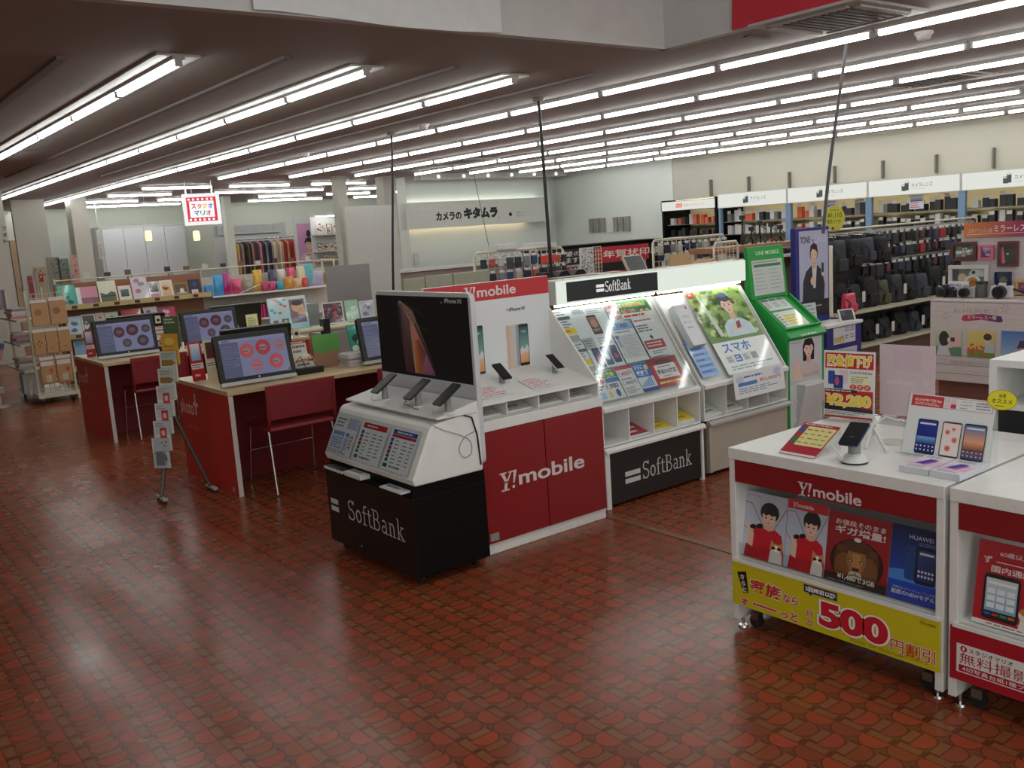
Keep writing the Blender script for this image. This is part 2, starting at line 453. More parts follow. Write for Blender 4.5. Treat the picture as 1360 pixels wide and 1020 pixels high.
# ------------------------------------------------------------------ floor
def floor_material():
    m = bpy.data.materials.new('stone_pattern_floor'); m.use_nodes = True
    nt = m.node_tree; b = nt.nodes['Principled BSDF']; N = nt.nodes; K = nt.links
    tc = N.new('ShaderNodeTexCoord'); sep = N.new('ShaderNodeSeparateXYZ'); K.new(tc.outputs['Object'], sep.inputs[0])
    def mth(op, a, b_=None, c=None):
        n = N.new('ShaderNodeMath'); n.operation = op
        for i, x in enumerate((a, b_, c)):
            if x is None: continue
            if isinstance(x, (int, float)): n.inputs[i].default_value = x
            else: K.new(x, n.inputs[i])
        return n.outputs[0]
    S = 0.097
    u, v = mth('DIVIDE', sep.outputs[0], S), mth('DIVIDE', sep.outputs[1], S)
    i, j = mth('FLOOR', u), mth('FLOOR', v)
    fu, fv = mth('SUBTRACT', u, i), mth('SUBTRACT', v, j)
    par = mth('MODULO', mth('ADD', mth('ADD', i, j), 2000), 2)      # colour and flip
    ori = mth('MODULO', mth('ADD', i, 2000), 2)                     # turn by a quarter
    inv = mth('SUBTRACT', 1, ori)
    a = mth('ADD', mth('MULTIPLY', fu, inv), mth('MULTIPLY', fv, ori))
    c = mth('ADD', mth('MULTIPLY', fv, inv), mth('MULTIPLY', fu, ori))
    ip = mth('SUBTRACT', 1, par)
    a = mth('ADD', mth('MULTIPLY', a, ip), mth('MULTIPLY', mth('SUBTRACT', 1, a), par))
    # half-round stone: centre (0.5, 0.62), flat side at c = 0.62
    ea, ec = mth('DIVIDE', mth('SUBTRACT', a, .5), .50), mth('DIVIDE', mth('SUBTRACT', .62, c), .60)
    dist = mth('ADD', mth('POWER', mth('ABSOLUTE', ea), 2.3), mth('POWER', mth('ABSOLUTE', ec), 2.3))
    dsh = mth('MULTIPLY', mth('LESS_THAN', dist, .94), mth('LESS_THAN', c, .62))
    # slab on the flat side
    rct = mth('MULTIPLY', mth('MULTIPLY', mth('GREATER_THAN', c, .67), mth('LESS_THAN', c, .985)), mth('MULTIPLY', mth('GREATER_THAN', a, .13), mth('LESS_THAN', a, .90)))
    # chips left and right of the slab and in the corners
    chip = mth('MULTIPLY', mth('GREATER_THAN', dist, 1.18), mth('LESS_THAN', c, .60))
    fl = N.new('ShaderNodeCombineXYZ'); K.new(i, fl.inputs[0]); K.new(j, fl.inputs[1])
    wn = N.new('ShaderNodeTexWhiteNoise'); K.new(fl.outputs[0], wn.inputs[0])
    nz = N.new('ShaderNodeTexNoise'); nz.inputs['Scale'].default_value = 260; nz.inputs['Detail'].default_value = 2; K.new(tc.outputs['Object'], nz.inputs['Vector'])
    big = N.new('ShaderNodeTexNoise'); big.inputs['Scale'].default_value = 1.6; big.inputs['Detail'].default_value = 4; K.new(tc.outputs['Object'], big.inputs['Vector'])
    def mixc(f, A, B):
        n = N.new('ShaderNodeMix'); n.data_type = 'RGBA'
        if isinstance(f, (int, float)): n.inputs[0].default_value = f
        else: K.new(f, n.inputs[0])
        for q, x in ((6, A), (7, B)):
            if isinstance(x, tuple): n.inputs[q].default_value = lin(x) + (1,)
            else: K.new(x, n.inputs[q])
        return n.outputs[2]
    red = mixc(wn.outputs[0], FLOOR_RED, FLOOR_RED2)
    brn = mixc(wn.outputs[0], FLOOR_BRN, FLOOR_BRN2)
    stone = mixc(par, red, brn)
    slab = mixc(wn.outputs[0], FLOOR_TAN, FLOOR_TAN2)
    col = mixc(dsh, FLOOR_GRT, stone); col = mixc(rct, col, slab); col = mixc(mth('MULTIPLY', chip, .45), col, slab)
    mul = N.new('ShaderNodeMix'); mul.data_type = 'RGBA'; mul.blend_type = 'MULTIPLY'; mul.inputs[0].default_value = .35
    K.new(col, mul.inputs[6]); K.new(nz.outputs['Fac'], mul.inputs[7])
    K.new(mul.outputs[2], b.inputs['Base Color'])
    raised = mth('MAXIMUM', dsh, rct)
    ro = N.new('ShaderNodeMapRange'); ro.inputs[1].default_value = .3; ro.inputs[2].default_value = .7; ro.inputs[3].default_value = .17; ro.inputs[4].default_value = .32
    K.new(big.outputs['Fac'], ro.inputs[0]); K.new(ro.outputs[0], b.inputs['Roughness'])
    bp = N.new('ShaderNodeBump'); bp.inputs['Strength'].default_value = .25; bp.inputs['Distance'].default_value = .0012
    K.new(mth('ADD', mth('MULTIPLY', raised, .25), mth('MULTIPLY', big.outputs['Fac'], 2.0)), bp.inputs['Height']); K.new(bp.outputs[0], b.inputs['Normal'])
    b.inputs['IOR'].default_value = 1.5
    b.inputs['Specular IOR Level'].default_value = 0.3
    return m
FLOOR_RED, FLOOR_RED2 = (170, 76, 47), (158, 70, 43)
FLOOR_BRN, FLOOR_BRN2 = (152, 76, 47), (140, 70, 43)
FLOOR_TAN, FLOOR_TAN2 = (148, 90, 57), (138, 83, 51)
FLOOR_GRT = (108, 56, 33)
FLOOR = floor_material()
struct(MB().box(-5, -10, -0.1, 15, 26, 0, FLOOR), 'floor', 'red and brown floor printed with half-round stones')
struct(MB().box(3.475, 0.4, 0, 3.515, 3.82, 0.004, M('floor_strip', (120, 82, 58), .5)), 'trim_1', 'brown strip across the floor between bench and counter')

# ------------------------------------------------------------------ ceiling, light well, walls
CEIL = M('ceiling_paint', (152, 142, 138), .8, var=.04, scale=3)
CONC = M('pale_concrete', (196, 194, 192), .85, var=.1, scale=6, bump=.3)
WALLP = M('wall_paint', (196, 192, 181), .75, var=.03, scale=2)
WALLC = M('cool_wall_paint', (226, 231, 224), .75, var=.03, scale=2)
WALLG = M('sage_wall_paint', (212, 216, 202), .75, var=.03, scale=2)
H = 2.77
mb = MB().box(-5, 4.62, H, 15, 26, H + .2, CEIL).box(5.02, -10, H, 15, 4.62, H + .2, CEIL)
struct(mb, 'ceiling', 'dim grey shop ceiling with long rows of tube lights')
struct(MB().box(-5, 4.55, H, 5.0, 4.62, 4.5, CONC), 'wall_upper_back', 'pale concrete face of the ceiling opening, far side')
struct(MB().box(4.95, -5, H, 5.02, 4.62, 4.5, CONC), 'wall_upper_right', 'pale concrete face of the ceiling opening, side above the counters')
struct(MB().box(-5, -5, 4.5, 5.1, 4.7, 4.6, CEIL), 'ceiling_upper', 'high ceiling above the opening')
struct(MB().box(14.2, -10, 0, 14.4, 12.95, H, WALLP).box(14.17, 12.95, 0, 14.4, 26, H, WALLC), 'wall_right', 'cream wall above the lens cabinets')
struct(MB().box(-5.2, -5, 0, -5, 26, H, WALLP), 'wall_left')
struct(MB().box(-5, 24.4, 0, 15, 24.6, H, WALLG), 'wall_far', 'sage grey wall behind the white wardrobe')
mb = MB().box(10.05, 16.25, 0, 13.75, 16.6, H, WALLC).box(13.75, 16.55, 0, 14.2, 16.7, H, WALLC)
struct(mb, 'wall_back', 'white wall that carries the black shop name')
GREYP = M('grey_partition', (190, 190, 184), .6)
struct(MB().box(8.0, 15.0, 0, 9.02, 15.08, 2.2, GREYP), 'wall_partition', 'plain grey partition left of the shop name wall')
struct(MB().box(8.12, 15.45, 0, 8.32, 15.65, H, WALLP), 'column_middle', 'slim white column at the shelf of frames')
struct(MB().box(9.35, 15.9, 0, 9.62, 16.2, H, WALLP), 'column_right', 'white column behind the grey partition')
a0, a1 = on_y(97, 300, 19.5), on_y(119, 300, 19.5); struct(MB().box(a0.x, 19.5, 0, a1.x, 19.9, H, WALLP), 'column_left', 'white pillar left of the wardrobe')
a0 = on_y(8, 300, 17.0); struct(MB().box(a0.x - .42, 17, 0, a0.x, 17.4, H, WALLP), 'column_edge', 'white pillar with vertical black letters at the picture edge')
EDGE_X = a0.x
a0 = on_y(301, 300, 21); struct(MB().box(a0.x, 21, 0, a0.x + .16, 21.2, H, WALLG), 'column_wardrobe', 'sage column right of the wardrobe')
a0, a1 = on_y(14, 330, 24.3), on_y(30, 330, 24.3)
DOORT = M('tan_door', (176, 150, 118), .5)
b0, b1, b3 = on_y(23, 330, 20.0), on_y(67, 330, 20.0), on_y(104, 330, 20.0)
struct(MB().box(b0.x, 20.0, 0, b1.x, 20.1, H, WALLP).box(b1.x, 20.05, 0, b3.x, 20.15, 2.05, WALLC), 'wall_studio', 'white studio wall at the far left')
d = MB().box(a0.x, 24.3, 0, a1.x, 24.4, 2.1, DOORT).build('door_1'); tag(d, 'tan door in the far left corner', None, None, 'structure')
MB().box(a1.x - .12, 24.24, .95, a1.x - .06, 24.3, 1.05, CHROME).build('door_handle', d)
# linear slots and a square seam around the first rows
SLOT = M('slot_metal', (120, 112, 110), .6)  # plain grey metal of the slots and small ceiling plates
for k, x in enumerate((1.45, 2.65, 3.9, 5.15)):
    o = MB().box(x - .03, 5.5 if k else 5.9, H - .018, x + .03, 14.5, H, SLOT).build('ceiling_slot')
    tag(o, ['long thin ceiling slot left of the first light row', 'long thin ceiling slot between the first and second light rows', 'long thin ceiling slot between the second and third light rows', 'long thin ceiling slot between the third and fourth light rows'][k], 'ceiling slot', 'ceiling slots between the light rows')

# ------------------------------------------------------------------ tube lights
HOUS = M('lamp_housing', (200, 198, 196), .5)
TUBEM = bpy.data.materials.new('lit_tube'); TUBEM.use_nodes = True
bb = TUBEM.node_tree.nodes['Principled BSDF']; bb.inputs['Base Color'].default_value = (.9, .9, .9, 1)
bb.inputs['Emission Color'].default_value = (0.96, 1.0, 0.97, 1); bb.inputs['Emission Strength'].default_value = TUBE
TUBEF = TUBEM.copy(); TUBEF.node_tree.nodes['Principled BSDF'].inputs['Emission Strength'].default_value = TUBE * 2.0
def lamp_parts(L, wide, TUBEM=TUBEM):
    hm = MB().box(-wide / 2, 0.0, -.012, wide / 2, L, 0, HOUS).box(-.035, .01, -.03, .035, L - .01, -.012, HOUS).mesh('lamp_housing')
    t = MB()
    r = .024
    pts = [(r * math.cos(a), -.046 + r * .8 * math.sin(a)) for a in [math.pi * 2 * k / 6 for k in range(6)]]
    t.prism(pts, 'y', .035, L - .035, TUBEM)
    e = MB().box(-.02, .012, -.066, .02, .035, -.03, HOUS); f = MB().box(-.02, L - .035, -.066, .02, L - .012, -.03, HOUS)
    return hm, t.mesh('lamp_tube'), e.mesh('lamp_cap'), f.mesh('lamp_cap')
def lamp(meshes, x, y, label, group, rz=0.0):
    t = thing('ceiling_light', label, 'ceiling light', (x, y, H), rz, group)
    for nm, me in zip(('housing', 'tube', 'end_cap', 'end_cap'), meshes):
        o = bpy.data.objects.new(nm, me); COL.objects.link(o); o.parent = t
XS = [2.03, 3.28, 4.53, 5.79, 7.02, 8.26, 9.50, 10.74, 11.95, 13.15]
la = lamp_parts(1.25, .26)
for r in range(3):
    n = [5, 11, 15][r]
    for k in range(n):
        lamp(la, XS[r], 5.65 + 1.25 * k, '%s tube from the near end of the %s ceiling light row from the left' % (ORD[k], ORD[r]), 'tube lights of the rows on the left')
lb = lamp_parts(1.277, .1)
for r in range(3, 10):
    for k in range(13):
        y = 15.0 - 1.277 * (k + 1)
        if r >= 7 and y < 1.0: continue
        lamp(lb, XS[r], y, '%s tube from the far end of the %s long ceiling light row from the left' % (ORD[k], ORD[r]), 'tube lights of the long rows on the right')
lc = lamp_parts(1.25, .1, TUBEF)
FAR = [(75, 17.0, [(315, 572), (625, 857), (903, 1108)]), (104, 18.9, [(182, 420), (553, 693), (737, 935), (976, 1157)]),
       (130, 20.9, [(65, 293), (338, 560), (658, 780), (858, 995), (1050, 1180)]), (152, 22.9, [(38, 178), (224, 450), (590, 645), (680, 840), (880, 1010), (1065, 1205)])]
for r, (zy, y, seg) in enumerate(FAR):
    for k, (xa, xb) in enumerate(seg):
        p = on_z(100 + xa * .3382, 220 + zy * .3382, H - .04)
        lamp(lc, p.x, y, '%s tube from the left in the %s crosswise row above the photo studio' % (ORD[k], ORD[r]), 'crosswise tube lights above the photo studio', -math.pi / 2)

# ------------------------------------------------------------------ ceiling fittings
def vent(x, y, w, label, rz=0.0):
    t = thing('ceiling_vent', label, 'air conditioner', (x, y, H), rz, 'square air conditioners in the ceiling')
    MB().box(-w / 2, -w / 2, -.02, w / 2, w / 2, 0, M('vent_white', (170, 168, 166), .5)).build('cover', t, bevel=.006)
    g = MB()
    for k in range(9): g.box(-w * .32, -w * .3 + k * w * .07, -.028, w * .32, -w * .3 + k * w * .07 + w * .03, -.02, M('vent_grey', (96, 94, 94), .5))
    g.build('grille', t)
    fl = MB()
    for s in (-1, 1): fl.box(-w * .35, s * w * .4 - .02, -.03, w * .35, s * w * .4 + .02, -.02, M('vent_white')).box(s * w * .4 - .02, -w * .35, -.03, s * w * .4 + .02, w * .35, -.02, M('vent_white'))
    fl.build('flap', t)
for px, py, w, l in ((1112, 22, .75, 'square ceiling air conditioner beside the red banner'), (1228, 104, .9, 'square ceiling air conditioner between the long light rows on the right'), (620, 213, .9, 'square ceiling air conditioner before the shop name wall')):
    p = on_z(px, py, H); vent(p.x, p.y, w, l)
for px, py, l in ((1227, 42, 'white ceiling detector near the square air conditioner'), (562, 165, 'white ceiling detector between the middle light rows'), (405, 203, 'white ceiling detector above the photo studio side'), (188, 257, 'dark dome camera on the ceiling above the wardrobe')):
    p = on_z(px, py, H)
    t = thing('smoke_detector', l, 'detector', (p.x, p.y, H), 0, 'detectors on the ceiling')
    dm = BPLAS if 'dark' in l else WPLAS
    MB().lathe([(.06, -.02), (.06, 0)], (0, 0, 0), dm, 16).build('base', t)
    MB().lathe([(.02, -.055), (.042, -.05), (.05, -.02)], (0, 0, 0), dm, 16).build('sensor', t)
for px, py, l in ((1006, 49, 'small dark slit plate in the ceiling above the mobile phone benches'), (48, 199, 'small pale slit plate in the ceiling left of the first light row')):
    p = on_z(px, py, H); tag(MB().box(-.12, -.02, -.012, .12, .02, 0, SLOT).build('slit_plate', loc=(p.x, p.y, H), bevel=.003), l, 'ceiling plate', 'slit plates in the ceiling')
# hanging cables
def cable(name, pts, r, mat, label, rose=True):
    t = thing(name, label, 'cable', pts[0], 0, 'cables hanging from the ceiling')
    base = Vector(pts[0]); q = [Vector(p) - base for p in pts]
    MB().tube(q, r, mat, 8).build('cord', t)
    if rose: MB().lathe([(.05, -.03), (.055, 0)], (0, 0, 0), SLOT, 14).build('ceiling_rose', t)
def down(px, py, px2, py2, wob, y2=None):
    a = on_z(px, py, H); n = 9; out = []
    for k in range(n):
        f = k / (n - 1); q = ray(px + (px2 - px) * f, py + (py2 - py) * f)
        t = math.hypot(a.x, a.y) / math.hypot(q.x, q.y)
        out.append((q.x * t + wob * math.sin(f * 5), q.y * t + wob * math.sin(f * 4), H if k == 0 else EYE + q.z * t))
    return out
BCAB = M('black_cable', (16, 16, 16), .5)
cable('hanging_cable', down(520, 176, 523, 385, .01), .014, BCAB, 'black cable hanging in front of the grey partition')
cable('hanging_cable', down(715, 130, 734, 375, .008), .016, BCAB, 'thick black cable hanging at the right end of the shop name box')
cable('hanging_cable', down(1125, 52, 1093, 310, .02), .012, M('grey_cable', (84, 84, 86), .5), 'grey cable slanting down to the blue phone stand')
cable('hanging_cable', [on_y(629 + 23 * k / 8, 231 + 109 * k / 8, 15.2) if k else Vector((on_y(629, 231, 15.2).x, 15.2, H)) for k in range(9)], .006, M('grey_cable'), 'thin wire hanging across the shop name box', False)
# banners on the faces of the light well
def cloth(name, P, w, h, mat, label, cat, folds, seed):
    r = random.Random(seed); mb = MB(); nx, ny = 36, 10; vs = []; ph = [r.uniform(0, 6) for _ in range(4)]
    for j in range(ny + 1):
        for i in range(nx + 1):
            x, y = w * i / nx, h * j / ny
            z = .012 + folds * (math.sin(x * 7 + y * 9 + ph[0]) + .6 * math.sin(x * 13 - y * 16 + ph[1]) + .4 * math.sin(y * 28 + ph[2])) 
            vs.append((x, y + .012 * math.sin(x * 4 + ph[3]), max(.004, z)))
    n = len(vs); vs += [(x, y, z - .003) for x, y, z in vs]
    fs = []
    for j in range(ny):
        for i in range(nx):
            q = (j * (nx + 1) + i, j * (nx + 1) + i + 1, (j + 1) * (nx + 1) + i + 1, (j + 1) * (nx + 1) + i)
            fs.append(q); fs.append(tuple(n + k for k in q[::-1]))
    o = mb.add(vs, fs, mat, True).build(name); o.matrix_world = P
    tag(o, label, cat)
a, b2 = on_y(336, 16, 4.54), on_y(666, 49, 4.54)
cloth('white_sheet', face_y(a.x, 4.545, a.z - .0), b2.x - a.x, .7, M('white_cloth', (214, 214, 214), .8), 'creased white sheet taped over the concrete above the opening', 'sheet', .006, 4)
a, b2 = on_x(973, 38, 4.94), on_x(1142, 0, 4.94)
cloth('red_banner', frame((4.945, a.y, a.z), (0, -1, (b2.z - a.z) / (a.y - b2.y)), (-0.0, 0, 1)), 1.5, .6, M('red_cloth', (196, 44, 60), .7), 'plain red banner hanging on the concrete above the counters', 'banner', .002, 9)

q = on_y(6, 312, 16.998); p = Pr(.0008, .0008, (60, 56, 56), .0004)
for k, ch in enumerate('フォト'): p.text(ch, -.03, .07 - k * .10, .04, .13 - k * .10, (70, 66, 66), .03)
o = [c for c in COL.objects if c.name == 'column_edge'][0]; p.build('lettering', face_y(q.x, 16.997, q.z), o, PAPER)
# ------------------------------------------------------------------ mobile phone displays in the middle
def pxy(m, px, py):
    """where the sight line of a photo pixel meets a sheet, in the sheet's own metres"""
    o, n = m.translation, m.col[2].to_3d(); v = ray(px, py)
    t = (o - Vector((0, 0, EYE))).dot(n) / v.dot(n)
    l = m.inverted() @ (Vector((0, 0, EYE)) + v * t)
    return l.x, l.y
class Sheet:
    def __init__(s, m, p): s.m, s.p = m, p
    def at(s, px, py): return pxy(s.m, px, py)
    def bx(s, px, py, px2, py2):
        a, b_ = s.at(px, py), s.at(px2, py2)
        return min(a[0], b_[0]), min(a[1], b_[1]), max(a[0], b_[0]), max(a[1], b_[1])
def clip_sheet(p, w, h):
    """keep a drawing inside its sheet: pull vertices that stick out back to the edge"""
    for i in range(8, len(p.v)):
        x, y, z = p.v[i]; p.v[i] = (min(max(x, 0), w), min(max(y, 0), h), z)
    return p
def rel(parent, m):
    """matrix of a sheet under its thing"""
    return parent.matrix_basis.inverted() @ m
def rounded(x0, y0, x1, y1, r, n=4):
    pts = []
    for cx, cy, a in ((x1 - r, y0 + r, -90), (x1 - r, y1 - r, 0), (x0 + r, y1 - r, 90), (x0 + r, y0 + r, 180)):
        for k in range(n + 1):
            t = math.radians(a + 90 * k / n); pts.append((cx + r * math.cos(t), cy + r * math.sin(t)))
    return pts
def caster(parent, x, y, z=0.0, r=.025, mat=None):
    c = MB().tube([(x - .011, y, z + r), (x + .011, y, z + r)], r, mat or RUBBER, 14).build('caster', parent)
    MB().box(x - .016, y - .018, z + r * 1.2, x + .016, y + .018, z + r * 2.3, STEEL).build('caster_fork', c)
    return c
WALLPAPERS = {'off': ((12, 12, 14), (22, 22, 26)), 'blue': ((20, 40, 120), (90, 150, 220)), 'floral': ((236, 226, 222), (240, 214, 208)), 'sunset': ((40, 70, 120), (220, 120, 90)), 'green': ((228, 150, 70), (20, 90, 86))}
def display_phone(m4, w, h, label, look='off', body=BPLAS, stand='post', cable=True, group='phones on security stands', drop=.1, curl=1):
    """a phone on its security stand; the sheet m4 has its origin at the middle of the phone's lower edge"""
    t = thing('smartphone', label, 'phone', mat4=m4, group=group)
    MB().prism(rounded(-w / 2, 0, w / 2, h, w * .13), 'z', -.008, 0, body).build('body', t, bevel=.0012)
    lo, hi = WALLPAPERS[look]
    p = Pr(w * .92, h * .97, (8, 8, 9), .0005); p.rect(w * .02, h * .04, w * .90, h * .93, lo, hi)
    p.build('screen', Matrix.Translation((-w * .46, h * .015, .0006)), t, SCREEN if look != 'off' else BOARD)
    up = m4.inverted().to_3x3() @ Vector((0, 0, -1))     # world down in the phone's own axes
    c = Vector((0, h * .45, -.008))
    if stand == 'post':
        b_ = c + Vector((0, 0, -.012)); e = b_ + up * drop
        s = MB().tube([c, b_], .02, GPLAS, 12).tube([b_, e - up * .012], .016, GPLAS, 12); s.tube([e - up * .012, e], .03, WPLAS, 16)
        s.build('security_stand', t)
    if cable:
        sd = up.cross(Vector((0, 0, 1))).normalized() if abs(up.z) < .95 else Vector((1, 0, 0))
        e = c + up * drop
        pts = [Vector((0, .002, -.004)), Vector((0, -.02, -.006)) + up * .01]
        for k in range(1, 8):
            f = k / 7; pts.append(Vector((0, -.02, -.006)).lerp(e, f) + sd * (.05 * curl * math.sin(f * math.pi)) + up * (.02 * math.sin(f * math.pi)))
        pts[-1] = e
        MB().tube(pts, .002, BCAB if curl < 0 else WPLAS, 6).build('charging_cable', t)
    return t

# --- black SoftBank cart at the end of the row, its face to the aisle
X0, Y0 = 2.15, 3.64
t = thing('phone_display_stand', 'black and white SoftBank display stand on casters with a dark phone poster on top', 'display stand', (X0, Y0, 0))
MB().box(0, .0, .05, .42, .88, .44, BLACK).box(.02, .02, .44, .40, .86, .50, BLACK).box(0, 0, .44, .012, .88, .462, BLACK).box(.012, 0, .44, .42, .012, .50, BLACK).build('cabinet', t, bevel=.004)
MB().tube([(-.004, .55, .085), (.0, .55, .085)], .008, CHROME, 12).build('lock', t)
for x in (.05, .37):
    for y in (.07, .81): caster(t, x, y)
m = face_x(X0 - .0006, Y0 + .88, .05); s = Sheet(m, Pr(.88, .39, (26, 23, 23), .001)); p = s.p
x0, y0 = s.at(444, 690); xb, yb = s.at(460, 660)
sb_bars(p, s.at(442, 690)[0], .17, .085, .068, (206, 204, 200))
a = s.at(464, 695); b_ = s.at(536, 690)
sb_word(p, a[0], .16, .105, (206, 204, 200), b_[0] - a[0])
p.build('logo_face', rel(t, m), t, BOARD)
prof = [(0.0, .53), (.115, .757), (.13, .77), (.385, .80), (.40, .80), (.40, .50), (.01, .50)]
MB().prism(prof, 'y', -.02, .87, WHITE).build('sloping_top', t, bevel=.008)
MB().prism([(.15, .79), (.15, .80), (.385, .845), (.385, .79)], 'y', -.03, .86, WHITE).build('phone_shelf', t, bevel=.003)
panel = MB().prism(rounded(-.01, .52, .885, 1.357, .035), 'x', .40, .43, M('panel_edge', (200, 202, 204), .35)).build('back_panel', t, bevel=.003)
m = face_x(X0 + .399, 4.52, .915); s = Sheet(m, Pr(.87, .42, (14, 15, 18), .001)); p = s.p
apple(p, *s.at(586, 402), .011, (225, 225, 225), (14, 15, 18))
bx = s.bx(590, 408, 601, 396); a = s.at(590, 400); b_ = s.at(611, 400)
wd_ = b_[0] - a[0]; p.text('iPhone', a[0], a[1] - .009, a[0] + wd_ * .74, a[1] + .013, (225, 225, 225), .01)
p.text('XS', a[0] + wd_ * .80, a[1] - .008, a[0] + wd_ * 1.08, a[1] + .012, (225, 225, 225), .01)
def slab(pts, cols): p.poly([s.at(*q) for q in pts], cols)
G1, G2 = (196, 160, 132), (120, 90, 76)
slab([(527, 402), (531, 399), (548, 413), (582, 500), (540, 493)], [(60, 48, 46), G1, (150, 120, 104), (70, 50, 44), (90, 66, 56)])
slab([(531, 404), (534, 402), (549, 428), (552, 494), (541, 493)], [(120, 90, 100), (150, 110, 110), (70, 40, 50), (60, 30, 34), (90, 50, 46)])
slab([(533, 403), (545, 423), (581, 500), (578, 499)], [G1, (210, 180, 170), (190, 160, 150), (120, 100, 100)])
slab([(544, 429), (548, 426), (553, 432), (582, 499), (581, 500), (552, 495)], [G1, G1, (40, 30, 34), (20, 16, 20), (20, 16, 20), G1])
slab([(547, 431), (549, 430), (579, 499), (554, 495)], [(220, 140, 110), (230, 150, 130), (120, 70, 140), (190, 110, 50)])
slab([(551, 452), (556, 450), (566, 470), (560, 496), (555, 495)], [(214, 130, 60), (150, 80, 60), (110, 60, 110), (170, 96, 60), (200, 120, 50)])
p.line([s.at(538, 402), s.at(562, 420)], .003, (110, 90, 84)); p.line([s.at(552, 430), s.at(570, 441)], .003, (110, 90, 84))
p.build('phone_poster', rel(t, m), t, BOARD, 'black poster with two gold phones')
# leaflets under the slope, phones, brochures
def slope_sheet(px, py, lean):  # sheet on the sloping front
    return None
sl = math.atan2(.115, .227)
ms = face_x(X0 - .006, Y0 + .87, .535, sl)
LX = [(.03, .25, 'white price sheet with blue boxes on the sloping front of the black stand', (238, 240, 242)), (.31, .26, 'white price table with red heading on the sloping front of the black stand', (242, 242, 242)), (.60, .24, 'white price table with blue and red heading on the sloping front of the black stand', (242, 242, 244))]
for k, (x, w, l, bc) in enumerate(LX):
    p = Pr(w, .205, bc, .001); r = random.Random(k)
    if k == 0:
        p.rect(.135, .14, .245, .2, (186, 194, 216)); p.bars(.02, .14, .125, .195, 3, (90, 90, 96), r)
        for a, b_, c, d in ((.015, .03, .135, .12), (.15, .03, .19, .12)): p.rect(a, b_, c, d, (120, 150, 206)); p.rect(a + .006, b_ + .006, c - .006, d - .02, (212, 220, 236)); p.bars(a + .01, b_ + .01, c - .01, d - .03, 4, (110, 120, 150), r)
        p.rect(.2, .03, .242, .12, (226, 226, 226)); p.bars(.205, .04, .235, .11, 4, (150, 60, 70), r); p.bars(.01, .004, .24, .025, 2, (120, 120, 120), r)
    else:
        if k == 1: p.rect(.015, .17, w - .015, .198, (196, 44, 46)); p.bars(.05, .176, w - .05, .192, 1, (240, 230, 230), r)
        else: p.rect(.015, .178, w - .01, .2, (58, 84, 168)); p.rect(.015, .162, w - .01, .176, (190, 50, 54)); p.bars(.05, .181, w - .05, .197, 1, (240, 230, 230), r)
        for i, c in enumerate(((60, 90, 180), (60, 90, 180), (196, 60, 60), (110, 60, 60), (60, 130, 100), (40, 120, 80))): p.rect(.014, .14 - i * .02, .04, .157 - i * .02, c)
        for cx in (.06, .13, .19): p.bars(cx, .03, cx + .045, .155, 7, (140, 130, 134), r, .3)
        p.rect(.012, .012, .05, .03, (40, 120, 90)); p.bars(.07, .01, w - .02, .03, 1, (120, 120, 120), r)
    m = ms @ Matrix.Translation((x, .012, .004))
    p.build('price_sheet', m, None, GLOSS, l, 'price sheet', 'price sheets on the black stand')
o = MB().box(-.002, 0, 0, .002, .01, .01, ACR)   # the clear cover over the three sheets
cv = MB().box(0, 0, 0, .85, .225, .002, ACR).build('clear_cover', None); cv.matrix_world = ms @ Matrix.Translation((.018, .004, .009)); tag(cv, 'clear plastic cover over the three price sheets on the slope', 'cover')
ph = [(505, 523, 'first phone from the left on the black stand, screen dark, tilted back'), (548, 523, 'middle phone of the three on the black stand, black cable looped in front'), (588, 535, 'last phone on the black stand, nearest the red cabinet')]
for k, (px, py, l) in enumerate(ph):
    c = on_x(px, py, X0 + .20)
    m = frame((X0 + .16, c.y - .0, .862), (0, -1, 0), (math.sin(1.0), 0, math.cos(1.0)))
    display_phone(m, .074, .15, l, 'off', curl=-1 if k == 1 else 1, drop=.075, group='phones on the black stand')
for k, (y, w, l) in enumerate(((4.36, .2, 'dark magazine lying on the ledge of the black stand, left end'), (4.15, .17, 'white brochure lying on the ledge of the black stand beside the dark magazine'), (3.78, .2, 'thin white leaflet on the ledge of the black stand, right end'))):
    b_ = MB().box(-.07, -w / 2, 0, .05, w / 2, .012 if k == 0 else .02 if k == 1 else .006, M('page_white', (216, 214, 210), .6))
    o = b_.build('brochure', None, (2.13 + .055, y, .4625)); tag(o, l, 'brochure', 'brochures on the black stand ledge')
    q = leaflet(w - .01, .10, (40, 36, 38) if k == 0 else (222, 222, 220), None, ((150, 40, 50), (90, 90, 90)) if k == 0 else None, 2, k)
    q.build('cover_page', frame((-.065, w / 2 - .005, .0145 if k == 0 else .0225 if k == 1 else .0085), (0, -1, 0), (1, 0, 0)), o)

MB().tube(smooth([(.10, -.024, .79), (.18, -.024, .74), (.27, -.024, .70), (.33, -.024, .66), (.335, -.024, .60), (.29, -.024, .585), (.265, -.024, .63), (.30, -.024, .68), (.36, -.024, .70)]), .0016, M('grey_cord', (120, 120, 122), .5), 6).build('charging_cord', t)
MB().tube([(.30, -.024, .79), (.35, -.024, .77), (.375, -.024, .68), (.385, -.024, .53)], .004, BCAB, 6).build('power_cord', t)
